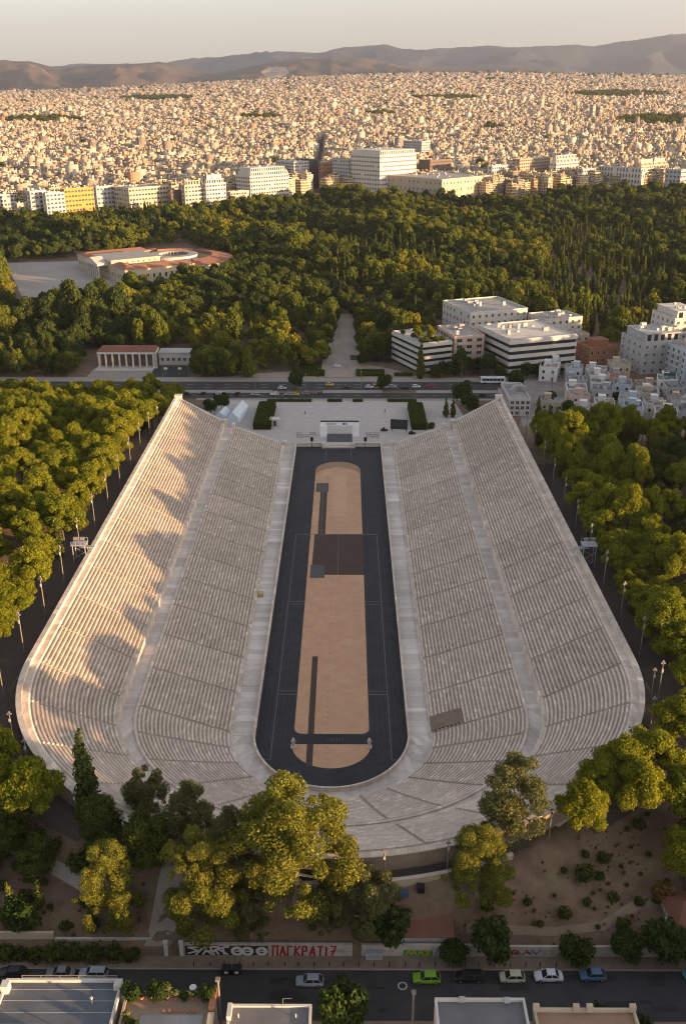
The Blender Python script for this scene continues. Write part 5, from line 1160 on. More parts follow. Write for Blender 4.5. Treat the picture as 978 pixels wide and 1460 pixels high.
cb(166, 187, 243, 272, 308, 'long cream block with a grey shaded end', PLASTC, 'office_building', 'office', floors=6, seed=76)
cb(242, 246, 263, 275, 305, 'narrow brown glazed block between two cream ones', BROWN, 'office_building', 'office', floors=6, seed=77)
cb(262, 266, 293, 268, 306, 'cream stepped flats, left half of a pair', PLASTC, floors=7, seed=78, setback=1, bal=((.1, .9, 0),))
cb(292, 296, 324, 266, 304, 'cream stepped flats, right half of a pair', PLASTW, floors=7, seed=79, setback=2, bal=((.1, .9, 0),))
tr = cb(324, 330, 356, 276, 298, 'pink house with a terracotta roof in the city front', PLASTP, 'house', 'house', floors=4, seed=80, roof=TERRA, clutter=1)
cb(338, 358, 412, 255, 290, 'wide white terraced flats with long balconies', PLASTW, floors=7, seed=81, setback=2, bal=((.03, .97, 0),))
cb(395, 420, 441, 235, 272, 'blue grey office with vertical strips left of the dark street', PLASTG, 'office_building', 'office', floors=9, seed=82)
cb(424, 452, 460, 232, 268, 'dark glazed office at the corner of the dark street', WINDK, 'office_building', 'office', floors=9, seed=83)
cb(456, 459, 476, 236, 270, 'orange brick block right of the dark street', BRICK, floors=7, seed=84)
cb(474, 496, 502, 232, 274, 'pale grey wing of the big white hotel', PLASTG, 'hotel', 'hotel', floors=9, seed=85)
cb(500, 541, 592, 227, 279, 'big white hotel with a sunlit right face', PLASTW, 'hotel', 'hotel', floors=9, seed=86, setback=1)
pa = cb(545, 629, 706, 259, 287, 'long cream parliament palace behind the park trees', PLASTC, 'palace', 'palace', floors=3, seed=87, clutter=9, win=(1.6, 2.6), roof=ROOFL)
cb(574, 600, 612, 205, 236, 'white grey office tower behind the palace', PLASTG, 'office_building', 'office', floors=9, seed=88)
cb(596, 612, 642, 232, 262, 'brown block with dark pillars behind the palace', BROWN, 'office_building', 'office', floors=6, seed=89)
cb(727, 738, 781, 231, 268, 'tan box shaped hotel with a dark side in the city front', TAN, 'hotel', 'hotel', floors=9, seed=90)
cb(693, 700, 727, 240, 270, 'pale flats left of the tan hotel', PLASTW, floors=6, seed=91, bal=((.1, .9, 0),))
cb(781, 790, 822, 236, 268, 'terraced white flats right of the tan hotel', PLASTW, floors=7, seed=92, setback=2, bal=((.05, .95, 0),))
cb(820, 828, 850, 244, 270, 'grey flats left of the arcaded white office', PLASTG, floors=5, seed=93)
cb(850, 910, 916, 243, 272, 'white office with tall dark arcade windows', PLASTW, 'office_building', 'office', floors=4, seed=94, win=(1.8, 4.0))
cb(904, 910, 948, 240, 268, 'stepped cream flats at the right of the city front', PLASTC, floors=7, seed=95, setback=2, bal=((.05, .95, 0),))
cb(944, 966, 986, 246, 280, 'shaded grey flats at the right border of the city front', PLASTG, floors=6, seed=96)

# ------------------------------------------------------------------ the city: 230 single blocks nearest the park, the rest one mass
def city_mat(name, windows):
    m = bpy.data.materials.new(name); m.use_nodes = True; t = m.node_tree; N = t.nodes; L = t.links; b = N['Principled BSDF']; b.inputs['Roughness'].default_value = 0.9; b.inputs['Specular IOR Level'].default_value = 0.15
    g = N.new('ShaderNodeNewGeometry'); cr = N.new('ShaderNodeValToRGB'); e = cr.color_ramp.elements; cr.color_ramp.interpolation = 'CONSTANT'
    cols = [(0, (0.593, 0.501, 0.349)), (.2, (0.538, 0.432, 0.278)), (.36, (0.649, 0.570, 0.418)), (.48, (0.464, 0.380, 0.265)), (.6, (0.575, 0.449, 0.278)), (.70, (0.389, 0.329, 0.244)), (.79, (0.612, 0.493, 0.320)), (.88, (0.464, 0.311, 0.181)), (.93, (0.296, 0.259, 0.203))]
    e[0].position = 0; e[0].color = (*cols[0][1], 1); e[1].position = cols[1][0]; e[1].color = (*cols[1][1], 1)
    for p, c in cols[2:]: q = e.new(p); q.color = (*c, 1)
    src = N.new('ShaderNodeObjectInfo').outputs['Random'] if windows == 'object' else g.outputs['Random Per Island']
    L.new(src, cr.inputs[0])
    def M(op, a, bb=0.0):
        q = N.new('ShaderNodeMath'); q.operation = op
        for i, v in enumerate((a, bb)):
            if hasattr(v, 'is_linked'): L.new(v, q.inputs[i])
            else: q.inputs[i].default_value = v
        return q.outputs[0]
    sn = N.new('ShaderNodeSeparateXYZ'); L.new(g.outputs['Normal'], sn.inputs[0]); sp = N.new('ShaderNodeSeparateXYZ'); L.new(g.outputs['Position'], sp.inputs[0])
    wallf = M('LESS_THAN', M('ABSOLUTE', sn.outputs[2]), 0.5)
    fl = M('GREATER_THAN', M('FRACT', M('DIVIDE', sp.outputs[2], 3.2)), 0.55)
    cl = M('GREATER_THAN', M('FRACT', M('DIVIDE', M('ADD', M('MULTIPLY', sp.outputs[0], 0.9), sp.outputs[1]), 4.1)), 0.42)
    rr_ = M('FRACT', M('MULTIPLY', src, 53.3)); f = M('MULTIPLY', M('MULTIPLY', fl, M('MAXIMUM', cl, M('GREATER_THAN', rr_, 0.55))), wallf)
    mx = N.new('ShaderNodeMix'); mx.data_type = 'RGBA'; L.new(M('MULTIPLY', f, 0.72), mx.inputs[0]); L.new(cr.outputs[0], mx.inputs[6]); mx.inputs[7].default_value = (.10, .09, .085, 1)
    rf = N.new('ShaderNodeMix'); rf.data_type = 'RGBA'; L.new(M('MULTIPLY', M('GREATER_THAN', sn.outputs[2], 0.5), 0.85), rf.inputs[0]); L.new(mx.outputs[2], rf.inputs[6]); rc = N.new('ShaderNodeValToRGB'); rc.color_ramp.interpolation = 'CONSTANT'; e = rc.color_ramp.elements; e[0].color = (.17, .15, .14, 1); e[1].position = .3; e[1].color = (.30, .26, .22, 1)
    for p, c in ((.55, (.44, .39, .33)), (.75, (.24, .20, .18)), (.88, (.34, .16, .10)), (.93, (.52, .48, .43))): q = e.new(p); q.color = (*c, 1)
    L.new(M('FRACT', M('MULTIPLY', src, 91.7)), rc.inputs[0]); L.new(rc.outputs[0], rf.inputs[7])
    L.new(rf.outputs[2], b.inputs['Base Color']); return m
CITYM = city_mat('city_block_walls', 'island'); CITYO = city_mat('city_block_plaster', 'object')
def near_block(rg):
    """one-metre unit block: storeys with slabs, window strips, set-back top, roof huts"""
    mb = MB(); mb.box(0, 1, 0, 1, -0.4, 1.0, 0); fl = rg.randint(5, 8)
    for k in range(fl):
        z = k / fl
        n = rg.randint(4, 6)
        for i in range(n):
            if rg.random() < .12: continue
            a = (i + .2) / n; b = (i + .78) / n
            mb.box(a, b, -.006, 0.0, z + .30 / fl, z + .80 / fl, 1); mb.box(-.006, 0.0, a, b, z + .30 / fl, z + .80 / fl, 1)
        if k and rg.random() < .85: c = rg.uniform(0, .3); mb.box(c, rg.uniform(.6, 1), -.07, -.007, z - .015, z + .05, 0)
    mb.box(-.012, 1.012, -.012, 1.012, .985, 1.03, 0)
    i = rg.uniform(.12, .25); mb.box(i, 1 - i * .5, i, 1 - i * .4, 1.0, 1.0 + 1 / fl, 0); mb.box(i + .05, 1 - i, i - .006, i, 1.03, 1.0 + .75 / fl, 1)
    for q in range(4): a, b = rg.uniform(.1, .8), rg.uniform(.1, .8); mb.box(a, a + .12, b, b + .12, 1.0, 1.0 + rg.uniform(.06, .28), 0)
    return mb.mesh('city_block', [CITYO, GLASS])
NB = [near_block(random.Random(500 + i)) for i in range(10)]
GA = A45; ca, sa = cos(GA), sin(GA)
cells = []
def add_cells(step, dmin, dmax, gap, skip):
    R = dmax * 1.2; n = int(R / step)
    U, V = np.meshgrid(np.arange(-n, n), np.arange(-n, n)); U = U.ravel(); V = V.ravel()
    u = U * step + (U // 5) * gap; v = V * step + (V // 3) * gap
    x = u * ca - v * sa; y = u * sa + v * ca
    d = y + 177
    ok = (d > dmin) & (d < dmax) & (np.abs(x) < 0.375 * d + 60) & (NR.random(len(x)) > skip); x, y = x[ok], y[ok]
    j = NR.normal(size=(2, len(x))) * step * 0.03
    return x + j[0], y + j[1]
x1, y1 = add_cells(12.5, 900, 2900, 6.5, 0.04); ok = y1 > city_front(x1, y1) + 48; x1, y1 = x1[ok], y1[ok]
x2, y2 = add_cells(16, 2900, 5200, 7, 0.04); x3, y3 = add_cells(23, 5200, 10300, 9, 0.05)
# the dark straight street that cuts the city
sx0, sy0 = on_ground(452, 262); sx1, sy1 = on_ground(460, 198)
def street_d(x, y): dx, dy = sx1 - sx0, sy1 - sy0; return np.abs((x - sx0) * dy - (y - sy0) * dx) / np.hypot(dx, dy)
ok = (street_d(x1, y1) > 10.5) | (y1 > sy1); x1, y1 = x1[ok], y1[ok]
ux_, uy_ = (sx1 - sx0) / math.hypot(sx1 - sx0, sy1 - sy0), (sy1 - sy0) / math.hypot(sx1 - sx0, sy1 - sy0)
structure(sheet('city_street', [(sx0 + uy_ * 5, sy0 - ux_ * 5), (sx1 + uy_ * 5, sy1 - ux_ * 5), (sx1 - uy_ * 5, sy1 + ux_ * 5), (sx0 - uy_ * 5, sy0 + ux_ * 5)], ASPH, .3, (40, 2)))
PARK = [(62, 178, 60, 5), (365, 175, 34, 3.5), (705, 192, 26, 4), (935, 180, 60, 8), (640, 146, 60, 3), (540, 170, 20, 3), (225, 145, 50, 3), (880, 140, 70, 4)]
def in_green(x, y):
    P = np.array([px_of(a, b, float(c))[:2] for a, b, c in zip(x, y, terrain(x, y))]); m = np.zeros(len(x), bool)
    for cx, cy, w, h in PARK: m |= ((P[:, 0] - cx) / w) ** 2 + ((P[:, 1] - cy) / h) ** 2 < 1
    return m
XS = np.concatenate([x1, x2, x3]); YS = np.concatenate([y1, y2, y3]); SZ = np.concatenate([np.full(len(x1), 12.5), np.full(len(x2), 16.0), np.full(len(x3), 23.0)])
gm = in_green(XS, YS); GX, GY = XS[gm], YS[gm]; XS, YS, SZ = XS[~gm], YS[~gm], SZ[~gm]
o_ = np.argsort(YS - city_front(XS, YS)); XS, YS, SZ = XS[o_], YS[o_], SZ[o_]
NIND = 290
for i in range(NIND):
    w, d, h = RND.uniform(9.5, 13), RND.uniform(9.5, 13), RND.uniform(13, 21)
    o = link('city_block', NB[RND.randrange(10)], None, (XS[i], YS[i], th(XS[i], YS[i])), GA + RND.choice([0, 0, 0, -pi / 2 * 0]) + RND.uniform(-.06, .06), (w, d, h))
    tag(o, 'pale multi storey block in the dense city behind ' + city_zone(XS[i], YS[i]), 'building', 'city blocks behind the park front')
XS, YS, SZ = XS[NIND:], YS[NIND:], SZ[NIND:]; n = len(XS); ZS = terrain(XS, YS)
rot = GA + NR.normal(size=n) * .035 + .28 * np.sin(XS / 410 + YS / 900) * np.sin(YS / 530 - XS / 1200)
w = SZ * NR.uniform(.88, 1.06, n); d = SZ * NR.uniform(.6, .9, n); h = (16 + 3.2 * np.round(NR.normal(size=n) * .9) + 2.5 * np.sin(XS / 190) * np.sin(YS / 260)) * (1 + (SZ - 14.5) / 70); h = np.maximum(h, 7) * np.where(NR.random(n) < .03, 1.5, 1)
def boxes(x, y, z0, w, d, h, rot):
    n = len(x); c, s = np.cos(rot), np.sin(rot); V = np.zeros((n, 8, 3))
    for k, (a, b) in enumerate(((-.5, -.5), (.5, -.5), (.5, .5), (-.5, .5))):
        lx, ly = a * w, b * d; V[:, k, 0] = V[:, k + 4, 0] = x + lx * c - ly * s; V[:, k, 1] = V[:, k + 4, 1] = y + lx * s + ly * c; V[:, k, 2] = z0; V[:, k + 4, 2] = z0 + h
    F = np.array([(4, 5, 6, 7), (0, 1, 5, 4), (1, 2, 6, 5), (2, 3, 7, 6), (3, 0, 4, 7)]); return V.reshape(-1, 3), (F[None] + 8 * np.arange(n)[:, None, None]).reshape(-1, 4)
Va, Fa = boxes(XS, YS, ZS - 8, w, d, h + 8, rot); q = NR.random(n) < .75
off = NR.uniform(-.2, .2, (2, n)); Vb, Fb = boxes((XS + off[0] * w)[q], (YS + off[1] * d)[q], (ZS + h - .5)[q], (w * NR.uniform(.3, .7, n))[q], (d * NR.uniform(.3, .7, n))[q], NR.uniform(2, 5, n)[q], rot[q])
VV, FF, off_ = [Va, Vb], [Fa, Fb + len(Va)], len(Va) + len(Vb)
for q_ in range(4):          # roof huts, tanks and machine boxes on the nearer blocks
    k_ = np.nonzero((YS < 2900) & (NR.random(n) < .8))[0]; m_ = len(k_)
    Vc, Fc = boxes(XS[k_] + NR.uniform(-.34, .34, m_) * w[k_], YS[k_] + NR.uniform(-.34, .34, m_) * d[k_], (ZS + h)[k_] - .3, NR.uniform(1.2, 4, m_), NR.uniform(1.2, 4, m_), NR.uniform(1.0, 5.2, m_), rot[k_]); VV.append(Vc); FF.append(Fc + off_); off_ += len(Vc)
o = link('city', np_mesh('city', np.concatenate(VV), np.concatenate(FF), CITYM)); o['kind'] = 'stuff'
print('city', n)
def tower(label, px, py, pxw, pyt, wall, seed):
    x, y = on_ground(px, py); s = FPX / px_of(x, y, th(x, y))[2]; building('tower', label, 'tower', x, y, A45, pxw / s * .7, pxw / s * .7, (py - pyt) / s, wall, floors=14, nf=5, ns=5, clutter=2, seed=seed, win=(3, 2.2))
tower('left of two white slab towers standing out in the far city', 843, 178, 9, 152, PLASTW, 98); tower('right of two white slab towers standing out in the far city', 853, 178, 9, 154, PLASTC, 99)
tower('brown tower right of the white pair in the far city', 890, 163, 11, 146, BRICK, 97)
# trees standing between the blocks, and the green patches of the far city
i_ = NR.choice(len(XS), 1500, replace=False); gx = np.concatenate([XS[i_] + NR.uniform(-14, 14, 1500), GX + NR.normal(size=len(GX)) * 6, GX + NR.normal(size=len(GX)) * 9]); gy = np.concatenate([YS[i_] + NR.uniform(-14, 14, 1500), GY + NR.normal(size=len(GX)) * 6, GY + NR.normal(size=len(GX)) * 9])
instance_mass('city_trees', 'parktree', [(a, b, th(a, b) + RND.uniform(0, 4), RND.uniform(.8, 1.7) * (1 + max(0, b - 3000) / 6000), RND.uniform(0, 6)) for a, b in zip(gx, gy)])

# ------------------------------------------------------------------ hills and mountains
def fbm1(x, seed, oct=5):
    r = np.random.default_rng(seed); v = np.zeros_like(x)
    for o in range(oct): f = 2.0 ** o; ph = r.uniform(0, 6.28, 3); v += (np.sin(x * f + ph[0]) + np.sin(x * f * 1.73 + ph[1]) + np.sin(x * f * 0.61 + ph[2])) / 3 / f ** .9
    return v
def noise2(X, Y, seed, oct=5):
    r = np.random.default_rng(seed); v = np.zeros_like(X)
    for o in range(oct):
        f = 1.9 ** o
        for k in range(4): a = r.uniform(0, 6.28); v += np.sin((X * cos(a) + Y * sin(a)) * f + r.uniform(0, 6.28)) / 4 / f ** .85
    return v
def elev(py):      # height per metre of distance for a picture row near the horizon
    b = (py - 730) / FPX; return (-sin(TH) - b * cos(TH)) / (cos(TH) - b * sin(TH))
def mountains(name, D0, D1, prof, m, seed, rough, spur):
    """a range whose crest follows heights along its length; front foot at D0, crest about D1"""
    pxs = np.arange(-260, 1240, 3.5); cr = np.interp(pxs, [p[0] for p in prof], [p[1] for p in prof]); nx = len(pxs); K = 64
    X = np.zeros((K, nx)); Y = np.zeros((K, nx)); Z = np.zeros((K, nx))
    for k in range(K):
        u = k / (K - 1); dist = D0 + (D1 - D0) * 1.6 * u
        a = (pxs - 495) / (FPX * cos(TH) + 250); X[k] = CAM[0] + a * dist; Y[k] = CAM[1] + dist
    base = terrain(X, Y) - 40; un = np.linspace(0, 1.6, K)[:, None]
    N1 = noise2(X / spur, Y / spur * .5, seed); ridge = 1 - np.abs(N1)
    crest = CAM[2] + elev(cr)[None, :] * D1 + (fbm1(pxs / 40, seed)[None, :]) * rough
    shape = np.where(un < 1, (np.clip(un, 0, 1) ** 1.25), 1 - (un - 1) * 1.1)
    Z = base + (crest - base) * shape + (ridge - .6) * (crest - base) * .7 * np.sin(pi * np.clip(un, 0, 1)) + (noise2(X / spur * 4, Y / spur * 4, seed + 1) * .10 + noise2(X / spur * 10, Y / spur * 7, seed + 2) * .05) * (crest - base) * np.sin(pi * np.clip(un * .95, 0, 1))
    i = (np.arange(nx - 1)[None, :] + nx * np.arange(K - 1)[:, None]).ravel(); F = np.stack([i, i + 1, i + nx + 1, i + nx], -1)
    o = link(name, np_mesh(name, np.stack([X, Y, Z], -1).reshape(-1, 3), F, m, smooth=True)); o['kind'] = 'structure'; return o
HILL = mat('hill_scrub', (0.15, 0.105, 0.075), (0.06, 0.05, 0.037), 0.0016, world=True, c3=(0.25, 0.18, 0.125), s3=0.0007)
FARM = mat('mountain_rock', (0.075, 0.078, 0.085), (0.042, 0.048, 0.052), 0.0009, world=True, c3=(0.15, 0.14, 0.135), s3=0.0004)
near_p = [(-300, 90), (0, 86), (45, 86), (85, 97), (130, 92), (170, 91), (230, 89), (270, 96), (310, 105), (340, 100), (380, 92), (420, 84), (470, 80), (520, 82), (570, 92), (620, 97), (680, 98), (740, 97), (790, 102), (850, 110), (1000, 116), (1250, 116)]
far_p = [(-300, 97), (60, 95), (140, 91), (230, 92), (280, 84), (330, 78), (400, 74), (450, 72), (490, 66), (540, 65), (590, 70), (640, 71), (700, 66), (760, 64), (818, 62), (840, 66), (880, 58), (940, 50), (978, 45), (1100, 40), (1250, 46)]
mountains('mountain_range', 14500, 19500, far_p, FARM, 21, 30, 900)
mountains('hills', 9900, 12200, near_p, HILL, 5, 14, 430)
xq, yq = on_ground(393, 109)
# pale quarry scar on the middle hill
aq = (393 - 495) / (FPX * cos(TH) + 250); dq = 11150
HM = bpy.data.objects['hills'].data; hv = np.empty(len(HM.vertices) * 3, np.float32); HM.vertices.foreach_get('co', hv); hv = hv.reshape(-1, 3)
HM.materials.append(mat('quarry_rock', (0.52, 0.38, 0.27), (0.42, 0.31, 0.22), 0.004, world=True)); pc = np.zeros((len(HM.polygons), 3), np.float32); HM.polygons.foreach_get('center', pc.ravel()) if False else None
for p in HM.polygons:
    a, b, zc = px_of(*p.center)
    if ((a - 393) / 19) ** 2 + ((b - 103) / 8.5) ** 2 < 1 and p.center[1] + 177 < 12200: p.material_index = 1

# ------------------------------------------------------------------ lamps round the rim and along the roads
def lamp_proto():
    o = thing('light_pole', '', 'light pole', (0, 0, 0)); mb = MB(); mb.tube((0, 0, -1.5), (0, 0, 9.8), 0.14, 0.09, 8); mb.build('pole', POLE, o)
    mb = MB(); mb.tube((-.3, 0, 9.5), (.3, 0, 9.5), .06, .06, 6); mb.tube((0, 0, 9.8), (0, 0, 10.1), .05, .05, 6); mb.build('crossbar', POLE, o)
    for a, b in ((-.26, 9.5), (.26, 9.5), (0, 9.95)):
        mb = MB(); mb.box(a - .17, a + .17, -.15, .16, b - .05, b + .3, top=.03); mb.build('lamp_head', LAMPG, o)
    mb = MB(); mb.box(-.16, .16, -.35, -.15, 7.6, 8.4); mb.build('control_box', PLASTG, o); return o
lp = None; cnt = 0
ordn = ['first', 'second', 'third', 'fourth', 'fifth', 'sixth', 'seventh', 'eighth', 'ninth', 'tenth', 'eleventh', 'twelfth', 'thirteenth', 'fourteenth', 'fifteenth']
for s, nm in ((-1, 'left'), (1, 'right')):
    for k in range(12):
        t = s * (T0 + (-13.7 + 16.2 * k) - Y0) if -13.7 + 16.2 * k > Y0 else s * (T0 - 10.5)
        x, y = pt(t, 67.3); lab = 'tall light pole outside the %s stadium rim, %s from the curved end' % (nm, ordn[k]); src = lp
        if lp is None: lp = lamp_proto(); lp['group'] = 'light poles round the stadium rim'; lp['label'] = lab; lp.location = (x, y, th(x, y))
        else: copy_tree(lp, None, (x, y, th(x, y)), s * .2 * k, None, lab)
cur = [-64, -55, -48, -40, -30, -22, 8, 17, 34, 41, 47, 58, 70, 80]
for k, a in enumerate(cur):
    t = D(a) * RT; x, y = pt(t, 65.8); copy_tree(lp, None, (x, y, th(x, y)), 0, (1, 1, .62 if abs(a) < 50 else .8), 'shorter light pole behind the curved end of the stadium, %s counted from the left' % ordn[k])
def lamp2(h):
    o = thing('street_lamp', '', 'street lamp', (0, 0, 0)); mb = MB(); mb.tube((0, 0, -.2), (0, 0, h), .13, .08, 8); mb.tube((0, 0, h), (.1, -1.6, h + .35), .06, .05, 6); mb.build('pole', POLE, o)
    mb = MB(); mb.box(-.2, .35, -2.3, -1.4, h + .25, h + .45, top=.05); mb.build('lamp_head', LAMPG, o); return o
sl2 = lamp2(8.5); first = True
for k, (x, y) in enumerate([(-88, 285.5), (-75, 285.5), (-62, 285.5), (-16, 261), (-4, 300), (-4, 330), (60, 284), (24, 261), (100, 261), (-40, 261), (-100, 261), (-1, 365), (10, 262)]):
    lab = 'slender street lamp by the avenue beyond the plaza, %s of those listed from the hall eastwards' % ordn[k] if False else 'slender grey street lamp standing %s' % ['before the ball court', 'at the edge of the ball court', 'beside the golden conifer', 'on the median left of the promenade mouth', 'on the promenade nearest the avenue', 'in the middle of the promenade', 'before the cream pink flats', 'on the median right of the promenade mouth', 'on the median beside the white coach', 'on the median left of the small median tree', 'on the median before the colonnaded hall', 'at the far end of the promenade', 'on the median facing the promenade'][k]
    if first: sl2['label'] = lab; sl2['group'] = 'street lamps of the avenue'; sl2.location = (x, y, th(x, y)); first = False
    else: copy_tree(sl2, None, (x, y, th(x, y)), 0 if k % 2 else pi, None, lab)
for x, y, lab in ((-23.8, -69.4, 'street lamp beside the gate pillar at the lower left'), (52.0, -67.6, 'street lamp with a white head at the lower right slope'), (8.5, -67.9, 'street lamp with a white head before the red roofed shed')):
    o = thing('street_lamp', lab, 'street lamp', (x, y, th(x, y) if y > -68.4 else 7.25)); mb = MB(); mb.tube((0, 0, 0), (0, 0, 5.2), .1, .07, 8); mb.build('pole', POLE, o); mb = MB(); mb.lathe([(.1, 0), (.3, .1), (.26, .38), (.08, .5)], (0, 0, 5.2), 10); mb.build('lamp_head', LAMPG, o)

# ------------------------------------------------------------------ cars
def car_paint(name, c): return mat(name, c, rough=0.35, spec=0.5)
def car(name, label, x, y, z, rz, paint, L=4.2, Wd=1.75, H=1.48, kind='hatch', group=None):
    o = thing(name, label, 'car', (x, y, z), rz, group); h0 = .28; l = L / 2; b = H * .56; w = Wd / 2
    roof0, roof1, hood, tail = {'hatch': (-.16, .62, -.46, .93), 'sedan': (-.14, .42, -.48, .72), 'small': (-.2, .62, -.58, .92), 'estate': (-.18, .80, -.48, .97)}[kind]
    def loft(sections, m, nm):
        mb = MB(); n_ = len(sections[0])
        for s_ in sections: mb.v.extend(s_)
        for j in range(len(sections) - 1):
            for i in range(n_): a = j * n_ + i; bb = j * n_ + (i + 1) % n_; mb.f.append((a, bb, bb + n_, a + n_)); mb.m.append(0)
        mb.f.append(tuple(range(n_ - 1, -1, -1))); mb.m.append(0); mb.f.append(tuple(range((len(sections) - 1) * n_, len(sections) * n_))); mb.m.append(0)
        ob = mb.build(nm, m, o, smooth=True); md = ob.modifiers.new('bevel', 'BEVEL'); md.width = .05; md.segments = 2; md.limit_method = 'ANGLE'; return ob
    def sec(xx, ww, z0, z1): return [(xx, -ww * .96, z0), (xx, -ww, (z0 + z1) * .5), (xx, -ww * .9, z1), (xx, ww * .9, z1), (xx, ww, (z0 + z1) * .5), (xx, ww * .96, z0)]
    loft([sec(-l, w * .80, h0 + .1, b * .72), sec(-l * .93, w * .95, h0, b * .86), sec(l * hood, w, h0 - .04, b * 1.02), sec(l * .2, w, h0 - .04, b * 1.06), sec(l * .85, w * .97, h0, b * 1.05), sec(l, w * .85, h0 + .1, b * .85)], paint, 'body')
    # glass house with a painted roof on top
    def gs(xx, ww, z): return [(xx, -ww, z), (xx, ww, z)]
    g0 = [(l * hood, w * .84), (l * tail, w * .84)]; t0 = [(l * roof0, w * .68), (l * roof1, w * .68)]; zb_, zt = b * 1.0, H - .05
    mb = MB(); V = [(g0[0][0], -g0[0][1], zb_), (g0[1][0], -g0[1][1], zb_), (g0[1][0], g0[1][1], zb_), (g0[0][0], g0[0][1], zb_), (t0[0][0], -t0[0][1], zt), (t0[1][0], -t0[1][1], zt), (t0[1][0], t0[1][1], zt), (t0[0][0], t0[0][1], zt)]
    mb.add(V, [(4, 5, 6, 7), (0, 1, 5, 4), (1, 2, 6, 5), (2, 3, 7, 6), (3, 0, 4, 7)]); mb.build('windows', GLASS, o)
    mb = MB(); mb.box(t0[0][0] - .06, t0[1][0] + .06, -t0[0][1] - .03, t0[0][1] + .03, zt - .03, H, top=.08); mb.build('roof', paint, o)
    for s_ in (-1, 1):
        mb = MB()
        for (xa, xb_) in ((l * hood, l * roof0), (l * (hood * .1 + tail * .35), l * (roof0 * .2 + roof1 * .45)), (l * tail, l * roof1)): mb.tube((xa, s_ * w * .845, zb_), (xb_, s_ * w * .69, zt), .045, .045, 5)
        mb.build('pillars', paint, o)
        mb = MB(); mb.box(-.09 + l * hood * .8, .09 + l * hood * .8, s_ * w - .02 * s_ - .09, s_ * w + .09, b, b + .15, top=.02); mb.build('mirror', paint, o)
        mb = MB(); mb.box(-l * .985, -l * .93, s_ * w * .62 - .17, s_ * w * .62 + .17, b * .66, b * .83); mb.build('headlight', LAMPG, o)
        mb = MB(); mb.box(l * .955, l * 1.0, s_ * w * .66 - .15, s_ * w * .66 + .15, b * .66, b * .92); mb.build('tail_light', REDP, o)
        for xx in (-.62, .62):
            mb = MB(); mb.tube((xx * l, s_ * (w - .2), .31), (xx * l, s_ * (w + .015), .31), .31, .31, 14); wh = mb.build('wheel', RUBBER, o); mb = MB(); mb.tube((xx * l, s_ * (w + .012), .31), (xx * l, s_ * (w + .03), .31), .19, .17, 10); mb.build('rim', CHROME, wh)
    mb = MB(); mb.box(-l - .01, -l + .05, -.26, .26, .42, .53); mb.build('number_plate', WHITEP, o); return o
SILV = car_paint('silver_blue', (.30, .34, .40)); LIME = car_paint('lime_green', (.17, .36, .02)); BLK = car_paint('car_black', (.012, .012, .014)); CRM = car_paint('car_cream', (.50, .52, .40)); WHT = car_paint('car_white', (.62, .66, .72)); BLU = car_paint('car_blue', (.07, .17, .30)); SKYB = car_paint('car_sky', (.05, .22, .36)); TAXI = car_paint('taxi_yellow', (.62, .44, .03)); RDC = car_paint('car_red', (.28, .02, .02)); GRY = car_paint('car_grey', (.16, .17, .19))
zr = 7.13
for lab, x, y, p, kind, L in (
    ('black parked car at the far left of the street', -47.3, -72.3, BLK, 'hatch', 4.2), ('dark blue grey parked car half hidden behind the front left roof', -40.0, -72.4, GRY, 'sedan', 4.4), ('pale grey parked car behind the corner of the front left roof', -35.0, -72.4, SILV, 'estate', 4.4),
    ('silver blue hatchback driving alone on the dark street', -2.2, -73.6, SILV, 'hatch', 4.2), ('bright lime green hatchback parked below the shed', 15.4, -73.0, LIME, 'hatch', 4.25), ('black parked car right of the lime green one', 21.8, -72.7, BLK, 'estate', 4.4),
    ('small cream white city car with a white roof parked', 28.3, -72.8, CRM, 'small', 3.8), ('white saloon parked left of the blue car', 33.8, -72.6, WHT, 'sedan', 4.35), ('blue compact hatchback parked under the street trees', 40.5, -72.4, BLU, 'hatch', 3.9), ('sky blue car cut by the right border', 56.2, -72.2, SKYB, 'hatch', 4.0)):
    car('car', lab, x, y, zr, pi if p in (WHT, LIME, BLU) and False else 0.0, p, L=L, kind=kind)
base_car = {}
lane = [('black', BLK, 'sedan'), ('white', WHT, 'hatch'), ('grey', GRY, 'hatch'), ('yellow taxi', TAXI, 'sedan'), ('silver', SILV, 'estate'), ('red', RDC, 'hatch')]
AV = [(-72, 255, 0), (-64, 255.2, 0), (-56, 255, 1), (-48, 255, 0), (-39.5, 254.6, 4), (-30.5, 255.2, 1), (-24, 255, 4), (-21, 259.0 - 4, 3), (-27.5, 265, 1), (-16, 256, 2), (-9.5, 255.5, 0), (-5, 271, 3), (3, 267, 0), (14, 267, 1), (18, 271, 3), (21, 266.2, 2), (25, 268, 4), (31, 266.5, 0), (36.5, 267.8, 1), (43.5, 269, 5), (66, 253.5, 0), (-100, 271, 1), (-88, 267, 0), (85, 271, 2), (62, 275.5, 0), (-2, 305, 1)]
for k, (x, y, c) in enumerate(AV):
    nm, p, kd = lane[c]; z = 0.045 if y < 284 else th(x, y) + .1; lab = '%s car on the avenue beyond the plaza' % nm; key = c
    if key not in base_car: base_car[key] = car('car', lab, x, y, z, 0, p, kind=kd, group='cars on the avenue')
    else: copy_tree(base_car[key], None, (x, y, z), pi if y > 263 else 0, None, lab)
bus = thing('coach', 'long white coach on the avenue before the large banded office', 'coach', (74, 275.2, .045))
mb = MB(); mb.box(-6, 6, -1.25, 1.25, .4, 3.35, top=.06); ob = mb.build('body', WHT, bus); md = ob.modifiers.new('bevel', 'BEVEL'); md.width = .25; md.segments = 3
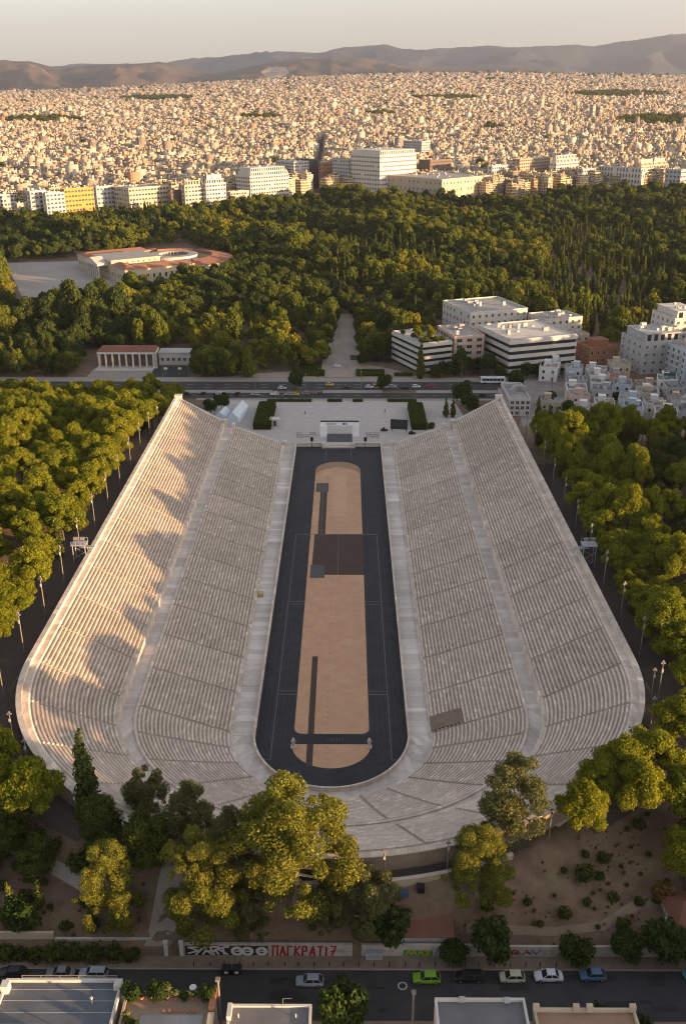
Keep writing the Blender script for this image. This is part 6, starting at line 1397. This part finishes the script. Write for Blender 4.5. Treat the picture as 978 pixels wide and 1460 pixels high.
for s in (-1, 1):
    for i in range(6): mb = MB(); mb.box(-5.2 + i * 1.78, -5.2 + i * 1.78 + 1.6, s * 1.26 - .02, s * 1.26 + .02, 1.6, 2.7); mb.build('window', GLASS, bus)
    for xx in (-3.9, 3.6): mb = MB(); mb.tube((xx, s * 1.0, .48), (xx, s * 1.29, .48), .48, .48, 14); mb.build('wheel', RUBBER, bus)
mb = MB(); mb.box(-6.03, -5.98, -1.05, 1.05, 1.3, 2.9); mb.build('windscreen', GLASS, bus); mb = MB(); mb.box(-3, 2, -.6, .6, 3.35, 3.55); mb.build('roof_unit', PLASTW, bus)

# ------------------------------------------------------------------ street wall with graffiti, sheds, steps
def wall_run(label, x0, x1, y, h, m, z=7.15, t=.3, coping=None, y1=None):
    o = thing('street_wall', label, 'wall', (x0, y, z)); L_ = x1 - x0; n_ = max(1, int(L_ / 6)); rz = 0 if y1 is None else atan2(y1 - y, L_); o.rotation_euler = (0, 0, rz)
    for i in range(n_): mb = MB(); mb.box(L_ * i / n_ + .005, L_ * (i + 1) / n_ - .005, -t / 2, t / 2, -.6, h + (.012 if i % 2 else 0)); mb.build('wall_panel', m, o)
    mb = MB(); mb.box(-.05, L_ + .05, -t / 2 - .06, t / 2 + .06, h + .015, h + .12); mb.build('coping', coping or m, o); return o
GW = -68.5
WALLW = mat('stained_white_wall', (0.56, 0.52, 0.46), (0.36, 0.33, 0.29), 0.8, world=True, c3=(.30, .27, .24), s3=.5)
w1 = wall_run('long white street wall covered with black, white and red graffiti', -22.0, 4.2, GW, 2.35, WALLW)
w2 = wall_run('white street wall with a green and yellow graffito before the red roofed shed', 5.6, 26.5, GW, 2.25, WALLW)
w3 = wall_run('white street wall with small scribbles behind the street trees on the right', 26.7, 62.0, GW, 2.0, WALLW)
w4 = wall_run('cream yellow wall above the hedge at the lower left', -60, -42.3, -67.0, 1.9, PLASTC, z=8.2)
w5 = wall_run('low pale wall behind the lone golden olive tree', -42.0, -27.0, -67.3, 1.0, WALLW, z=8.2)
for x, lab in ((-24.6, 'white gate pillar left of the street gap at the lower left'), (-22.2, 'white gate pillar at the end of the graffiti wall')):
    g = thing('gate_pillar', lab, 'pillar', (x, GW - .1, 7.2)); mb = MB(); mb.box(-.28, .28, -.28, .28, 0, 2.7); mb.build('shaft', WHITEP, g); mb = MB(); mb.box(-.36, .36, -.36, .36, 2.7, 2.85); mb.build('cap', WHITEP, g)
structure(sheet('gate_drive', [(-28, -68.2), (-24.0, -68.2), (-20.5, -58), (-26, -58)], GRAVEL, 0.06))
def strokes(parent, name, lines, m, w, y=-.165, lift=0.0):
    mb = MB()
    for L_ in lines:
        for p, q in zip(L_, L_[1:]):
            a = np.array(p); b = np.array(q); d = b - a; ln = np.hypot(*d) or 1; nn = np.array([-d[1], d[0]]) / ln * w / 2; e = d / ln * w * .35
            P4 = [a - e - nn, b + e - nn * RND.uniform(.8, 1.2), b + e + nn * RND.uniform(.8, 1.2), a - e + nn]; yy = y - lift - RND.uniform(0, .006)
            mb.add([(u, yy, v) for u, v in P4], [(0, 1, 2, 3)])
    return mb.build(name, m, parent)
# red brushed letters (local x from the wall's left end)
GL = {'П': [[(0, 0), (0, 1)], [(-.12, 1), (.72, 1)], [(.6, 0), (.6, 1)]], 'А': [[(0, 0), (.32, 1), (.64, 0)], [(.14, .38), (.5, .38)]], 'Г': [[(0, 0), (0, 1), (.5, 1)]], 'К': [[(0, 0), (0, 1)], [(.55, 1), (.05, .48), (.6, 0)]], 'Р': [[(0, 0), (0, 1), (.45, .95), (.5, .7), (.42, .5), (0, .47)]], 'Т': [[(.3, 0), (.3, 1)], [(-.05, 1), (.65, 1)]], 'И': [[(.1, 0), (.1, 1)]], '7': [[(0, 1), (.55, 1), (.2, 0)], [(.08, .5), (.5, .5)]]}
x = 13.9; seq = [('П', 1.0), ('А', 1.0), ('Г', .95), ('К', 1.05), ('Р', 1.0), ('А', 1.05), ('Т', 1.05), ('И', .5), ('7', 1.0)]
for ch, wd in seq:
    strokes(w1, 'red_letter', [[(x + u * 1.15 + v * RND.uniform(.02, .16) + RND.uniform(-.04, .04), .16 + v * RND.uniform(1.72, 1.95) + RND.uniform(-.05, .05)) for u, v in L_] for L_ in GL[ch]], REDP, .30); x += .60 * wd + .55
# black and white blocky piece at the left end of the wall
mb = MB(); mb.box(.35, 13.2, -.162, -.152, .12, 2.1); mb.build('graffiti_ground', BLACKP, w1)
rg = random.Random(5)
blk = [[(.8, .5), (2.4, 1.1), (.9, 1.75), (2.6, 1.9)], [(2.0, .3), (3.0, 1.5), (4.0, 1.9)], [(3.1, .35), (3.6, 1.2), (4.4, .4)], [(3.4, 1.0), (5.2, 1.0)], [(4.8, .3), (4.2, 1.9), (5.6, 1.9)], [(5.5, .4), (5.0, 1.3), (6.3, 1.8)], [(5.6, 1.3), (6.9, .35)], [(6.4, .4), (6.2, 1.8), (7.1, 1.9)]]
strokes(w1, 'white_graffito', blk, WHITEP, .34, lift=.004)
for cx, rr in ((8.4, .72), (10.0, .7), (12.2, .66)):
    P_ = [(cx + rr * cos(a) * 1.0, 1.0 + rr * sin(a)) for a in np.linspace(.6, 6.6, 15)]; strokes(w1, 'white_graffito', [P_], WHITEP, .5, lift=.006)
    strokes(w1, 'white_graffito', [[(cx - .2, 1.0), (cx + .5, 1.1)]], WHITEP, .25, lift=.012)
strokes(w1, 'red_scribble', [[(1.5 + i * .5, 2.16 + .06 * (i % 2)) for i in range(9)], [(8.5 + i * .4, 2.18 - .05 * (i % 2)) for i in range(6)]], REDP, .12, lift=.004)
strokes(w1, 'black_scribble', [[(23.3 + i * .28, .9 + .25 * (i % 3)) for i in range(7)]], BLACKP, .05)
mb = MB(); mb.box(6.5, 11.0, -.162, -.152, .1, 1.3); mb.build('graffiti_ground', GREENP, w2)
strokes(w2, 'yellow_graffito', [[(6.8, .3), (7.4, 1.2), (7.7, .4), (8.2, 1.2), (8.5, .3)], [(8.8, .3), (9.2, 1.15), (9.6, .3)], [(9.8, 1.2), (10.6, 1.1), (9.9, .3), (10.7, .35)]], YELLOWP, .2, lift=.004)
strokes(w2, 'blue_graffito', [[(11.4, .4), (12.0, 1.6), (12.5, .7), (13.2, 1.8), (13.6, .5)], [(11.6, 1.5), (13.8, 1.1)]], BLUEP, .2); strokes(w2, 'dark_scribble', [[(.6 + i * .35, .9 + .5 * ((i * 7) % 3) / 3) for i in range(10)], [(14.2 + i * .4, .8 + .6 * (i % 2)) for i in range(8)]], BLACKP, .1)
strokes(w3, 'dark_scribble', [[(1.5 + i * .4, .5 + .7 * ((i * 5) % 3) / 3) for i in range(12)], [(24 + i * .4, .5 + .7 * ((i * 5) % 3) / 3) for i in range(10)]], BLACKP, .14); strokes(w3, 'red_graffito', [[(2.2, .4), (2.4, 1.4), (3.2, 1.2), (2.6, .8), (3.4, .4)], [(4.2, 1.5), (5, .6)]], REDP, .2, lift=.004); strokes(w3, 'blue_graffito', [[(4.8, .5), (5.3, 1.5), (5.9, .5), (6.6, 1.4)]], BLUEP, .16, lift=.004)
ub = thing('utility_cabinet', 'grey scribbled utility cabinet standing at the street wall', 'cabinet', (7.6, -69.1, 7.26)); mb = MB(); mb.box(-1.3, 1.3, -.3, .3, 0, 1.35); mb.build('case', PLASTG, ub); mb = MB(); mb.box(-1.36, 1.36, -.36, .36, 1.35, 1.43); mb.build('lid', STEEL, ub); strokes(ub, 'scribble', [[(-1 + i * .3, .4 + .5 * (i % 2)) for i in range(7)]], BLUEP, .08, y=-.305)
for x in (-14.9, -13.3):
    g = thing('waste_bin', 'black waste container with a pale lid on the pavement, %s of two' % ('left' if x < -14 else 'right'), 'waste bin', (x, -71.8, 7.13)); mb = MB(); mb.box(-.65, .65, -.5, .5, .15, 1.25, top=-.06); mb.build('bin', BLACK, g); mb = MB(); mb.box(-.72, .72, -.58, .58, 1.25, 1.38, top=.1); mb.build('lid', DKMETAL, g); mb = MB(); mb.box(-.25, .25, -.6, -.56, .5, .95); mb.build('sticker', WHITEP, g)
    for a in (-.5, .5): mb = MB(); mb.tube((a, -.4, .1), (a, -.3, .1), .1, .1, 8); mb.build('wheel', RUBBER, g)
bol = None
for k in range(26):
    x = -20 + k * 2.3 + RND.uniform(-.2, .2); 
    if bol is None: bol = thing('bollard', 'short dark bollard in the row along the pavement edge', 'bollard', (x, -70.6, 7.26), 0, 'bollards along the pavement'); mb = MB(); mb.lathe([(.09, 0), (.08, .75), (.11, .8), (.05, .95)], (0, 0, 0), 8); mb.build('post', DKMETAL, bol)
    else: copy_tree(bol, None, (x, -70.6, 7.26))
mh = thing('manhole_cover', 'round manhole cover with a pale ring on the street left of the lime green car', 'manhole cover', (11.7, -74.0, 7.125)); mb = MB(); mb.lathe([(.75, 0), (.75, .012)], (0, 0, 0), 20); mb.build('ring', PLASTG, mh); mb = MB(); mb.lathe([(.5, 0.012), (.5, .022)], (0, 0, 0), 16); mb.build('cover', DKMETAL, mh)
# red roofed shed and the terraces behind the curve
sd = thing('shed', 'long shed with a dull red tiled roof behind the street wall', 'shed', (9.6, -67.8, 8.2)); mb = MB(); mb.box(0, 10.0, 0, 3.6, -1, 2.6); mb.build('wall', PLASTG, sd)
mb = MB(); mb.add([(-.3, -.4, 2.5), (10.3, -.4, 2.5), (10.3, 4, 4.4), (-.3, 4, 4.4), (-.3, -.4, 2.35), (10.3, -.4, 2.35), (10.3, 4, 2.4), (-.3, 4, 2.4)], [(0, 1, 2, 3), (4, 5, 1, 0), (5, 6, 2, 1), (6, 7, 3, 2), (7, 4, 0, 3)]); mb.build('roof', DULLTERRA, sd)
s2 = thing('shed', 'red roofed shed at the right border behind the street trees', 'shed', (54.5, -67.4, 8.6), D(6)); mb = MB(); mb.box(0, 9, 0, 7, -1.5, 3); mb.build('wall', PLASTG, s2); mb = MB(); gable(mb, 0, 9, 0, 7, 3, 5, .4, 0, 2.5); mb.build('roof', DULLTERRA, s2)
for (r0, r1, z, nm, m) in ((64.9, 66.3, 16.9, 'terrace', PATHM),):
    mb = MB(); sweep(mb, [(64.0, 17.0), (r1, 17.0), (r1, 14.6)], -22, 34, step=3, caps=False, uv=False); structure(mb.build('rear_terrace', PATHM))
rw = thing('retaining_wall', 'curved yellowish retaining wall below the stadium rim above the sheds', 'wall', (0, 0, 0)); mb = MB(); sweep(mb, [(66.35, 12.5), (66.35, 17.35), (66.8, 17.35), (66.8, 9.0)], -18, 30, step=3, uv=False); mb.build('wall', mat('yellow_wall', (.40, .33, .21), (.3, .25, .17), .5, world=True), rw); mb = MB(); sweep(mb, [(66.25, 17.35), (66.25, 17.47), (66.9, 17.47), (66.9, 17.35)], -18, 30, step=3, uv=False); mb.build('coping', MARBLE, rw)
RG = [(12.3, -66.3, mat('faded_blue', (.05, .09, .19), rough=.8), (1.3, .8, .9)), (14.9, -65.7, BLACK, (1.1, .9, 1.3)), (10.4, -66.5, PLASTG, (1.1, .7, .8))]
cl_ = ['faded blue', 'black', 'grey']
for k, (x, y, m, (a, b, c)) in enumerate(RG):
    g = thing('storage_crate', '%s crate stored on the terrace behind the red roofed shed' % cl_[k], 'crate', (x, y + 2.2, 13.0 if False else th(x, y + 2.2))); mb = MB(); mb.box(-a / 2, a / 2, -b / 2, b / 2, 0, c * .8); mb.build('box', m, g); mb = MB(); mb.box(-a / 2 - .05, a / 2 + .05, -b / 2 - .05, b / 2 + .05, c * .8, c * .9); mb.build('lid', m, g)
hut = thing('stone_hut', 'pale stone hut with steps under the small bright pine at the right curve', 'hut', (39.5, -47.5, th(39.5, -47.5)), D(40)); mb = MB(); mb.box(-2, 2, -1.6, 1.6, -1.5, 1.4); mb.build('wall', MARBLE, hut); mb = MB(); mb.box(-2.3, 2.3, -1.9, 1.9, 1.4, 1.65); mb.build('roof', PLASTW, hut)
for q in range(4): mb = MB(); mb.box(-1.6, 1.6, -2.2 - q * .45, -1.75 - q * .45, -1.5, .9 - q * .35); mb.build('step', MARBLE, hut)
DIRTM = mat('dirt', (.26, .20, .145), (.18, .14, .10), .4, world=True)
for q_ in ([(22, -66.6), (36, -66.6), (36, -65.4), (22, -65.6)], [(36, -66.6), (44, -65.6), (43.4, -64.3), (36, -65.4)], [(44, -65.6), (50, -62.2), (49.2, -60.9), (43.4, -64.3)], [(50, -62.2), (57, -59.5), (57, -57.8), (49.2, -60.9)]): structure(sheet('dirt_road', q_, DIRTM, .09))
structure(sheet('slope_path', [(-64, -47), (-62.5, -45.5), (-35, -61.0), (-36.3, -62.5)], GRAVEL, .10))
kb = thing('white_cabin', 'small white cabin with a dark window among the pines at the right edge', 'cabin', (80.5, 6.5, th(80.5, 6.5)), D(-12)); mb = MB(); mb.box(-2.2, 2.2, -1.4, 1.4, -.5, 2.7); mb.build('wall', PLASTW, kb); mb = MB(); mb.box(-2.4, 2.4, -1.6, 1.6, 2.7, 2.9); mb.build('roof', PLASTW, kb); mb = MB(); mb.box(-.3, .6, -1.45, -1.41, 1.0, 1.9); mb.build('window', GLASS, kb)

# ------------------------------------------------------------------ roofs in the foreground
def fore(label, x0, x1, y0, y1, zt, wall, roof, par=.9, base=6.5):
    o = thing('house', label, 'house', (x0, y0, zt)); w, d = x1 - x0, y1 - y0
    mb = MB(); mb.box(0, w, 0, d, base - zt, 0); mb.build('wall', wall, o)
    mb = MB(); mb.box(.25, w - .25, .25, d - .25, 0, .06); mb.build('roof', roof, o)
    for nm, b in (('parapet', (-.05, w + .05, d - .28, d + .05)), ('parapet', (-.05, .28, -.05, d - .28)), ('parapet', (w - .28, w + .05, -.05, d - .28))):
        mb = MB(); mb.box(*b, -.3, par); mb.build(nm, wall, o)
    return o, w, d
o, w, d = fore('house with a blue grey flat roof of wide seamed sheets at the lower left', -43.6, -27.6, -98, -81.9, 17.2, PLASTW, ROOFB, .55)
for q in range(9):
    mb = MB(); mb.box(.4, w - .4, .5 + q * 1.78, .5 + q * 1.78 + 1.72, .06, .10 + .006 * (q % 2)); mb.build('roof_sheet', ROOFB, o)
for q in range(9): mb = MB(); mb.box(.4, w - .4, .44 + q * 1.78, .50 + q * 1.78, .1, .13); mb.build('seam', PLASTG, o)
mb = MB(); mb.tube((2.2, d - .1, 1.25), (w - .6, d - .1, 1.25), .05, .05, 6); [mb.tube((2.2 + i * 2.6, d - .1, .5), (2.2 + i * 2.6, d - .1, 1.25), .04, .04, 5) for i in range(6)]; mb.tube((2.2, d - .1, .9), (w - .6, d - .1, .9), .035, .035, 6); mb.build('railing', POLE, o)
mb = MB(); mb.box(6.0, 10.5, 3.0, 6.6, .1, 1.5); mb.build('roof_hatch', PLASTC, o); mb = MB(); mb.tube((8.2, 5, 1.5), (8.2, 5, 3.2), .12, .12, 8); mb.tube((9.2, 5.5, 1.5), (9.2, 5.5, 2.9), .1, .1, 8); mb.build('flue', STEEL, o)
for a, b, c in ((-.1, d - 2.2, 1.5), (w - .9, d - 1.6, 1.0), (-.6, d - 5.5, 1.4)): mb = MB(); mb.box(a, a + 1.0, b, b + 1.2, -.2, c); mb.build('chimney', PLASTW, o)
for a, b in ((3.2, 8), (12.4, 7.2), (12.6, 12.6)): mb = MB(); mb.tube((a, b, .1), (a, b, 1.0), .09, .09, 8); mb.lathe([(.1, 0), (.22, .05), (.2, .16)], (a, b, 1.0), 8); mb.build('vent_pipe', PLASTW, o)
o, w, d = fore('pale grey roof cut by the lower left corner', -60, -44.6, -98, -84.0, 17.2, PLASTW, ROOFL, .5)
mb = MB(); mb.box(13.6, 15.0, d - 2, d - .4, .1, 1.6); mb.build('chimney', PLASTC, o)
o, w, d = fore('house with a tiled roof terrace and a row of potted plants', -26.8, -14.6, -98, -83.3, 16.6, PLASTC, mat('terrace_tiles', (.36, .27, .20), (.28, .215, .16), .6, c3=(.42, .33, .26), s3=.3), .5)
for q in range(4): mb = MB(); mb.box(w - .5, w + .3, 1 + q * 3.4, 1 + q * 3.4 + 3.2, .5, 1.6 if q % 2 else 1.1); mb.build('screen_wall', BRICK if q % 2 else PLASTC, o)
mb = MB(); mb.box(2.6, w - 1.2, 1.6, d - 3.4, .1, .16); mb.build('pale_floor', ROOFL, o)
pots = [(.9, d - 1.0, 1.5), (2.2, d - .9, 1.0), (3.4, d - .9, 1.2), (4.6, d - 1.0, 1.6), (5.7, d - .9, 1.5), (6.8, d - 1.0, 1.1), (8.0, d - .9, .8), (9.2, d - 1.0, 1.0), (10.2, d - .9, 1.1), (11.3, d - 1.0, 1.3), (1.0, d - 4.5, 1.2), (1.1, d - 7.0, 1.3), (1.9, d - 5.6, 1.0)]
for k, (a, b, s) in enumerate(pots):
    lab = 'potted plant on the tiled roof terrace, %s' % (ordn[k] + ' from the left along its far edge' if k < 10 else ['nearest the far edge', 'middle one', 'nearest the viewer'][k - 10] + ' along its left side')
    g = thing('potted_plant', lab, 'potted plant', (-26.8 + a, -98 + b, 16.72), 0, 'potted plants on the roof terrace'); mb = MB(); mb.lathe([(.24, 0), (.34, .5), (.38, .52), (.38, .6), (.3, .6)], (0, 0, 0), 10); mb.build('pot', TERRPOT, g); cr_, tk = PROTO['potplant' if k % 3 else 'citrus'][k % 2]; link('foliage', cr_, g, (0, 0, .45 if k % 3 else -.3), 0, s * (.75 if k % 3 else .38))
for k in range(6):
    g = thing('small_pot', 'small empty clay pot in the short row on the roof terrace floor', 'flower pot', (-21.2 + k * .8, -98 + d - 3.0, 16.76), 0, 'small pots on the terrace'); mb = MB(); mb.lathe([(.16, 0), (.24, .32), (.26, .36)], (0, 0, 0), 9); mb.build('pot', TERRPOT, g)
pa_ = thing('sun_umbrella', 'folded white cover on the roof terrace floor', 'cover', (-22.6, -93.2, 16.76)); mb = MB(); mb.lathe([(.9, 0), (.7, .4), (.3, .9), (.06, 1.4)], (0, 0, 0), 10); mb.build('canopy', WHITEP, pa_)
dh = thing('satellite_dish', 'white satellite dish on the far edge of the tiled roof terrace', 'satellite dish', (-17.6, -83.5, 17.1)); mb = MB(); mb.tube((0, 0, 0), (0, 0, .9), .05, .05, 6); mb.build('mast', POLE, dh); mb = MB(); mb.lathe([(.05, 0), (.35, .08), (.5, .22)], (0, -.05, .85), 12); mb.build('dish', WHITEP, dh)
o, w, d = fore('house with a dark grey roof and a white parapet left of the near street tree', -12.4, -1.4, -100, -86.0, 17.6, PLASTW, ROOFG, .35)
for a in (1.4, 9.0): mb = MB(); mb.tube((a, d - 1.8, .06), (a, d - 1.8, .75), .1, .1, 8); mb.build('vent_pipe', PLASTW, o)
mb = MB(); mb.tube((7.2, d - .1, .3), (7.2, d - .1, 1.5), .04, .04, 5); mb.tube((7.2, d - .1, 1.5), (8.4, d - .1, 1.6), .04, .04, 5); mb.build('antenna', POLE, o); mb = MB(); mb.box(-.1, .5, d - 2.4, d - .3, .2, 1.0); mb.build('chimney', PLASTW, o)
o, w, d = fore('house with a grey roof framed by a thick white parapet right of the street lamp', 15.2, 27.2, -100, -85.2, 17.8, PLASTW, ROOFG, .5)
for a, b in ((3.6, d - .4), (9.6, d - .5), (w - .5, d - 5)): mb = MB(); mb.box(a - .4, a + .4, b - .3, b + .3, .45, .95); mb.build('roof_unit', PLASTG, o)
mb = MB(); mb.tube((1.3, d - 5, .06), (1.3, d - 5, 1.1), .12, .12, 8); mb.build('vent_pipe', PLASTW, o)
o, w, d = fore('house with a terracotta floored terrace behind a notched cream parapet', 28.2, 41.6, -100, -86.6, 17.6, PLASTC, mat('clay_floor', (.34, .22, .15), (.28, .18, .125), .5), .6)
for a, b in ((-.1, .7), (5.2, 6.0), (7.0, 7.8), (w - .7, w + .1)): mb = MB(); mb.box(a, b, d - .5, d + .12, .3, 1.35); mb.build('parapet_post', PLASTC, o)
o = thing('house', 'house with a pale grey hipped roof at the lower right', 'house', (42.6, -100, 15.6)); mb = MB(); mb.box(0, 13, 0, 11, -9, 0); mb.build('wall', PLASTG, o); mb = MB(); gable(mb, 0, 13, 0, 11, 0, 2.4, .6, 0, 5.5); mb.build('roof', PLASTG, o)
for x, z1, lab in ((-14.0, 20.5, 'pale square pillar rising beside the roof terrace at the street'), (12.4, 18.2, 'pale lamp mast between the two grey roofs at the street')):
    g = thing('mast', lab, 'mast', (x, -84.4, 7.1)); mb = MB(); mb.tube((0, 0, 0), (0, 0, z1 - 7.1), .2, .16, 8); mb.build('pole', POLE, g); mb = MB(); mb.box(-.3, .3, -.3, .3, z1 - 7.1, z1 - 6.8); mb.build('cap', POLE, g)
# the street's buildings that go on outside the picture to the right: they shade the street
rg = random.Random(77)
for k in range(11):
    x = 57 + k * 15; building('street_building', 'apartment house farther along the near side of the street', 'apartment block', x, -106 - rg.uniform(0, 4), 0, 14.4, 20, rg.uniform(18, 21) if k < 7 else 15, PLASTC if k % 2 else PLASTW, floors=5, nf=0, ns=0, clutter=2, seed=k, group='houses along the near side of the street', z=7)
for k in range(8):
    x = 76 + k * 15; building('street_building', 'apartment house on the far side of the street beyond the slope', 'apartment block', x, -66, 0, 14.4, 16, rg.uniform(9, 13), PLASTW if k % 2 else PLASTP, floors=4, nf=0, ns=0, clutter=2, seed=30 + k, group='houses along the far side of the street', z=8)

# ------------------------------------------------------------------ people
SKIN = mat('skin', (.42, .26, .18), rough=.6)
def person(label, x, y, top, legs, rz, step=.18):
    o = thing('person', label, 'person', (x, y, th(x, y) + .1), rz); me = bpy.data.meshes.new('body')
    J = [(0, 0, .95), (0, 0, 1.2), (0, 0, 1.42), (0, 0, 1.52), (0, 0, 1.66), (-.1, 0, .92), (-.11, step, .5), (-.11, step * .6, .06), (.1, 0, .92), (.11, -step * .6, .5), (.11, -step * 1.3, .08), (-.2, 0, 1.40), (-.25, -.08, 1.12), (-.25, .05, .88), (.2, 0, 1.40), (.25, .06, 1.12), (.25, .2, .92), (-.11, step * .6 + .16, .04), (.11, -step * 1.3 + .15, .05)]
    E_ = [(0, 1), (1, 2), (2, 3), (3, 4), (0, 5), (5, 6), (6, 7), (0, 8), (8, 9), (9, 10), (2, 11), (11, 12), (12, 13), (2, 14), (14, 15), (15, 16), (7, 17), (10, 18)]
    R = [.15, .15, .17, .06, .10, .09, .065, .045, .09, .065, .045, .065, .05, .035, .065, .05, .035, .035, .035]
    me.from_pydata(J, E_, []); b = link('body', me, o); md = b.modifiers.new('skin', 'SKIN')
    for i, r in enumerate(R): me.skin_vertices[0].data[i].radius = (r, r * (.75 if i < 3 else 1))
    me.skin_vertices[0].data[0].use_root = True; md.use_smooth_shade = True; b.modifiers.new('sub', 'SUBSURF').levels = 1; me.materials.append(legs)
    mb = MB(); mb.lathe([(.17, .92), (.19, 1.15), (.22, 1.36), (.16, 1.47), (.07, 1.5)], (0, 0, 0), 10); mb.build('shirt', top, o, smooth=True)
    mb = MB(); mb.lathe([(.05, 1.5), (.08, 1.55), (.105, 1.64), (.09, 1.74), (.03, 1.79)], (0, .01, 0), 10); mb.build('head', SKIN, o, smooth=True); mb = MB(); mb.lathe([(.112, 1.66), (.105, 1.74), (.04, 1.81)], (0, -.015, 0), 10); mb.build('hair', BLACK, o, smooth=True)
person('person in a red top walking on the path outside the left rim', -69.3, 27, REDP, DKMETAL, 0.2)
person('person in a red top on the path near the lower left pole', -68.6, -16, REDP, DKMETAL, 3.0)
person('person in a black outfit on the path outside the right rim', 70.0, 8, BLACK, BLACK, 2.8)
for x, y, c, lab in ((-11.0, 297, WHITEP, 'person in white on the promenade left of the beds'), (3.5, 301, WHITEP, 'person in a white shirt in the middle of the promenade'), (-15, 225, BLACK, 'person in black standing on the left half of the plaza'), (20, 228, DKMETAL, 'person in dark clothes standing on the right half of the plaza')): person(lab, x, y, c, DKMETAL, 1.0)

# ------------------------------------------------------------------ haze
hz = MB(); hz.box(-14000, 14000, -400, 33000, -25, 2100); ho = hz.build('haze', []); ho['kind'] = 'stuff'
hm = bpy.data.materials.new('haze_air'); hm.use_nodes = True; N = hm.node_tree.nodes; N.remove(N['Principled BSDF']); pv_ = N.new('ShaderNodeVolumePrincipled'); pv_.inputs['Color'].default_value = (.82, .88, 1.0, 1); pv_.inputs['Density'].default_value = 3.6e-5; pv_.inputs['Anisotropy'].default_value = 0.5
hm.node_tree.links.new(pv_.outputs[0], N['Material Output'].inputs['Volume']); ho.data.materials.append(hm)
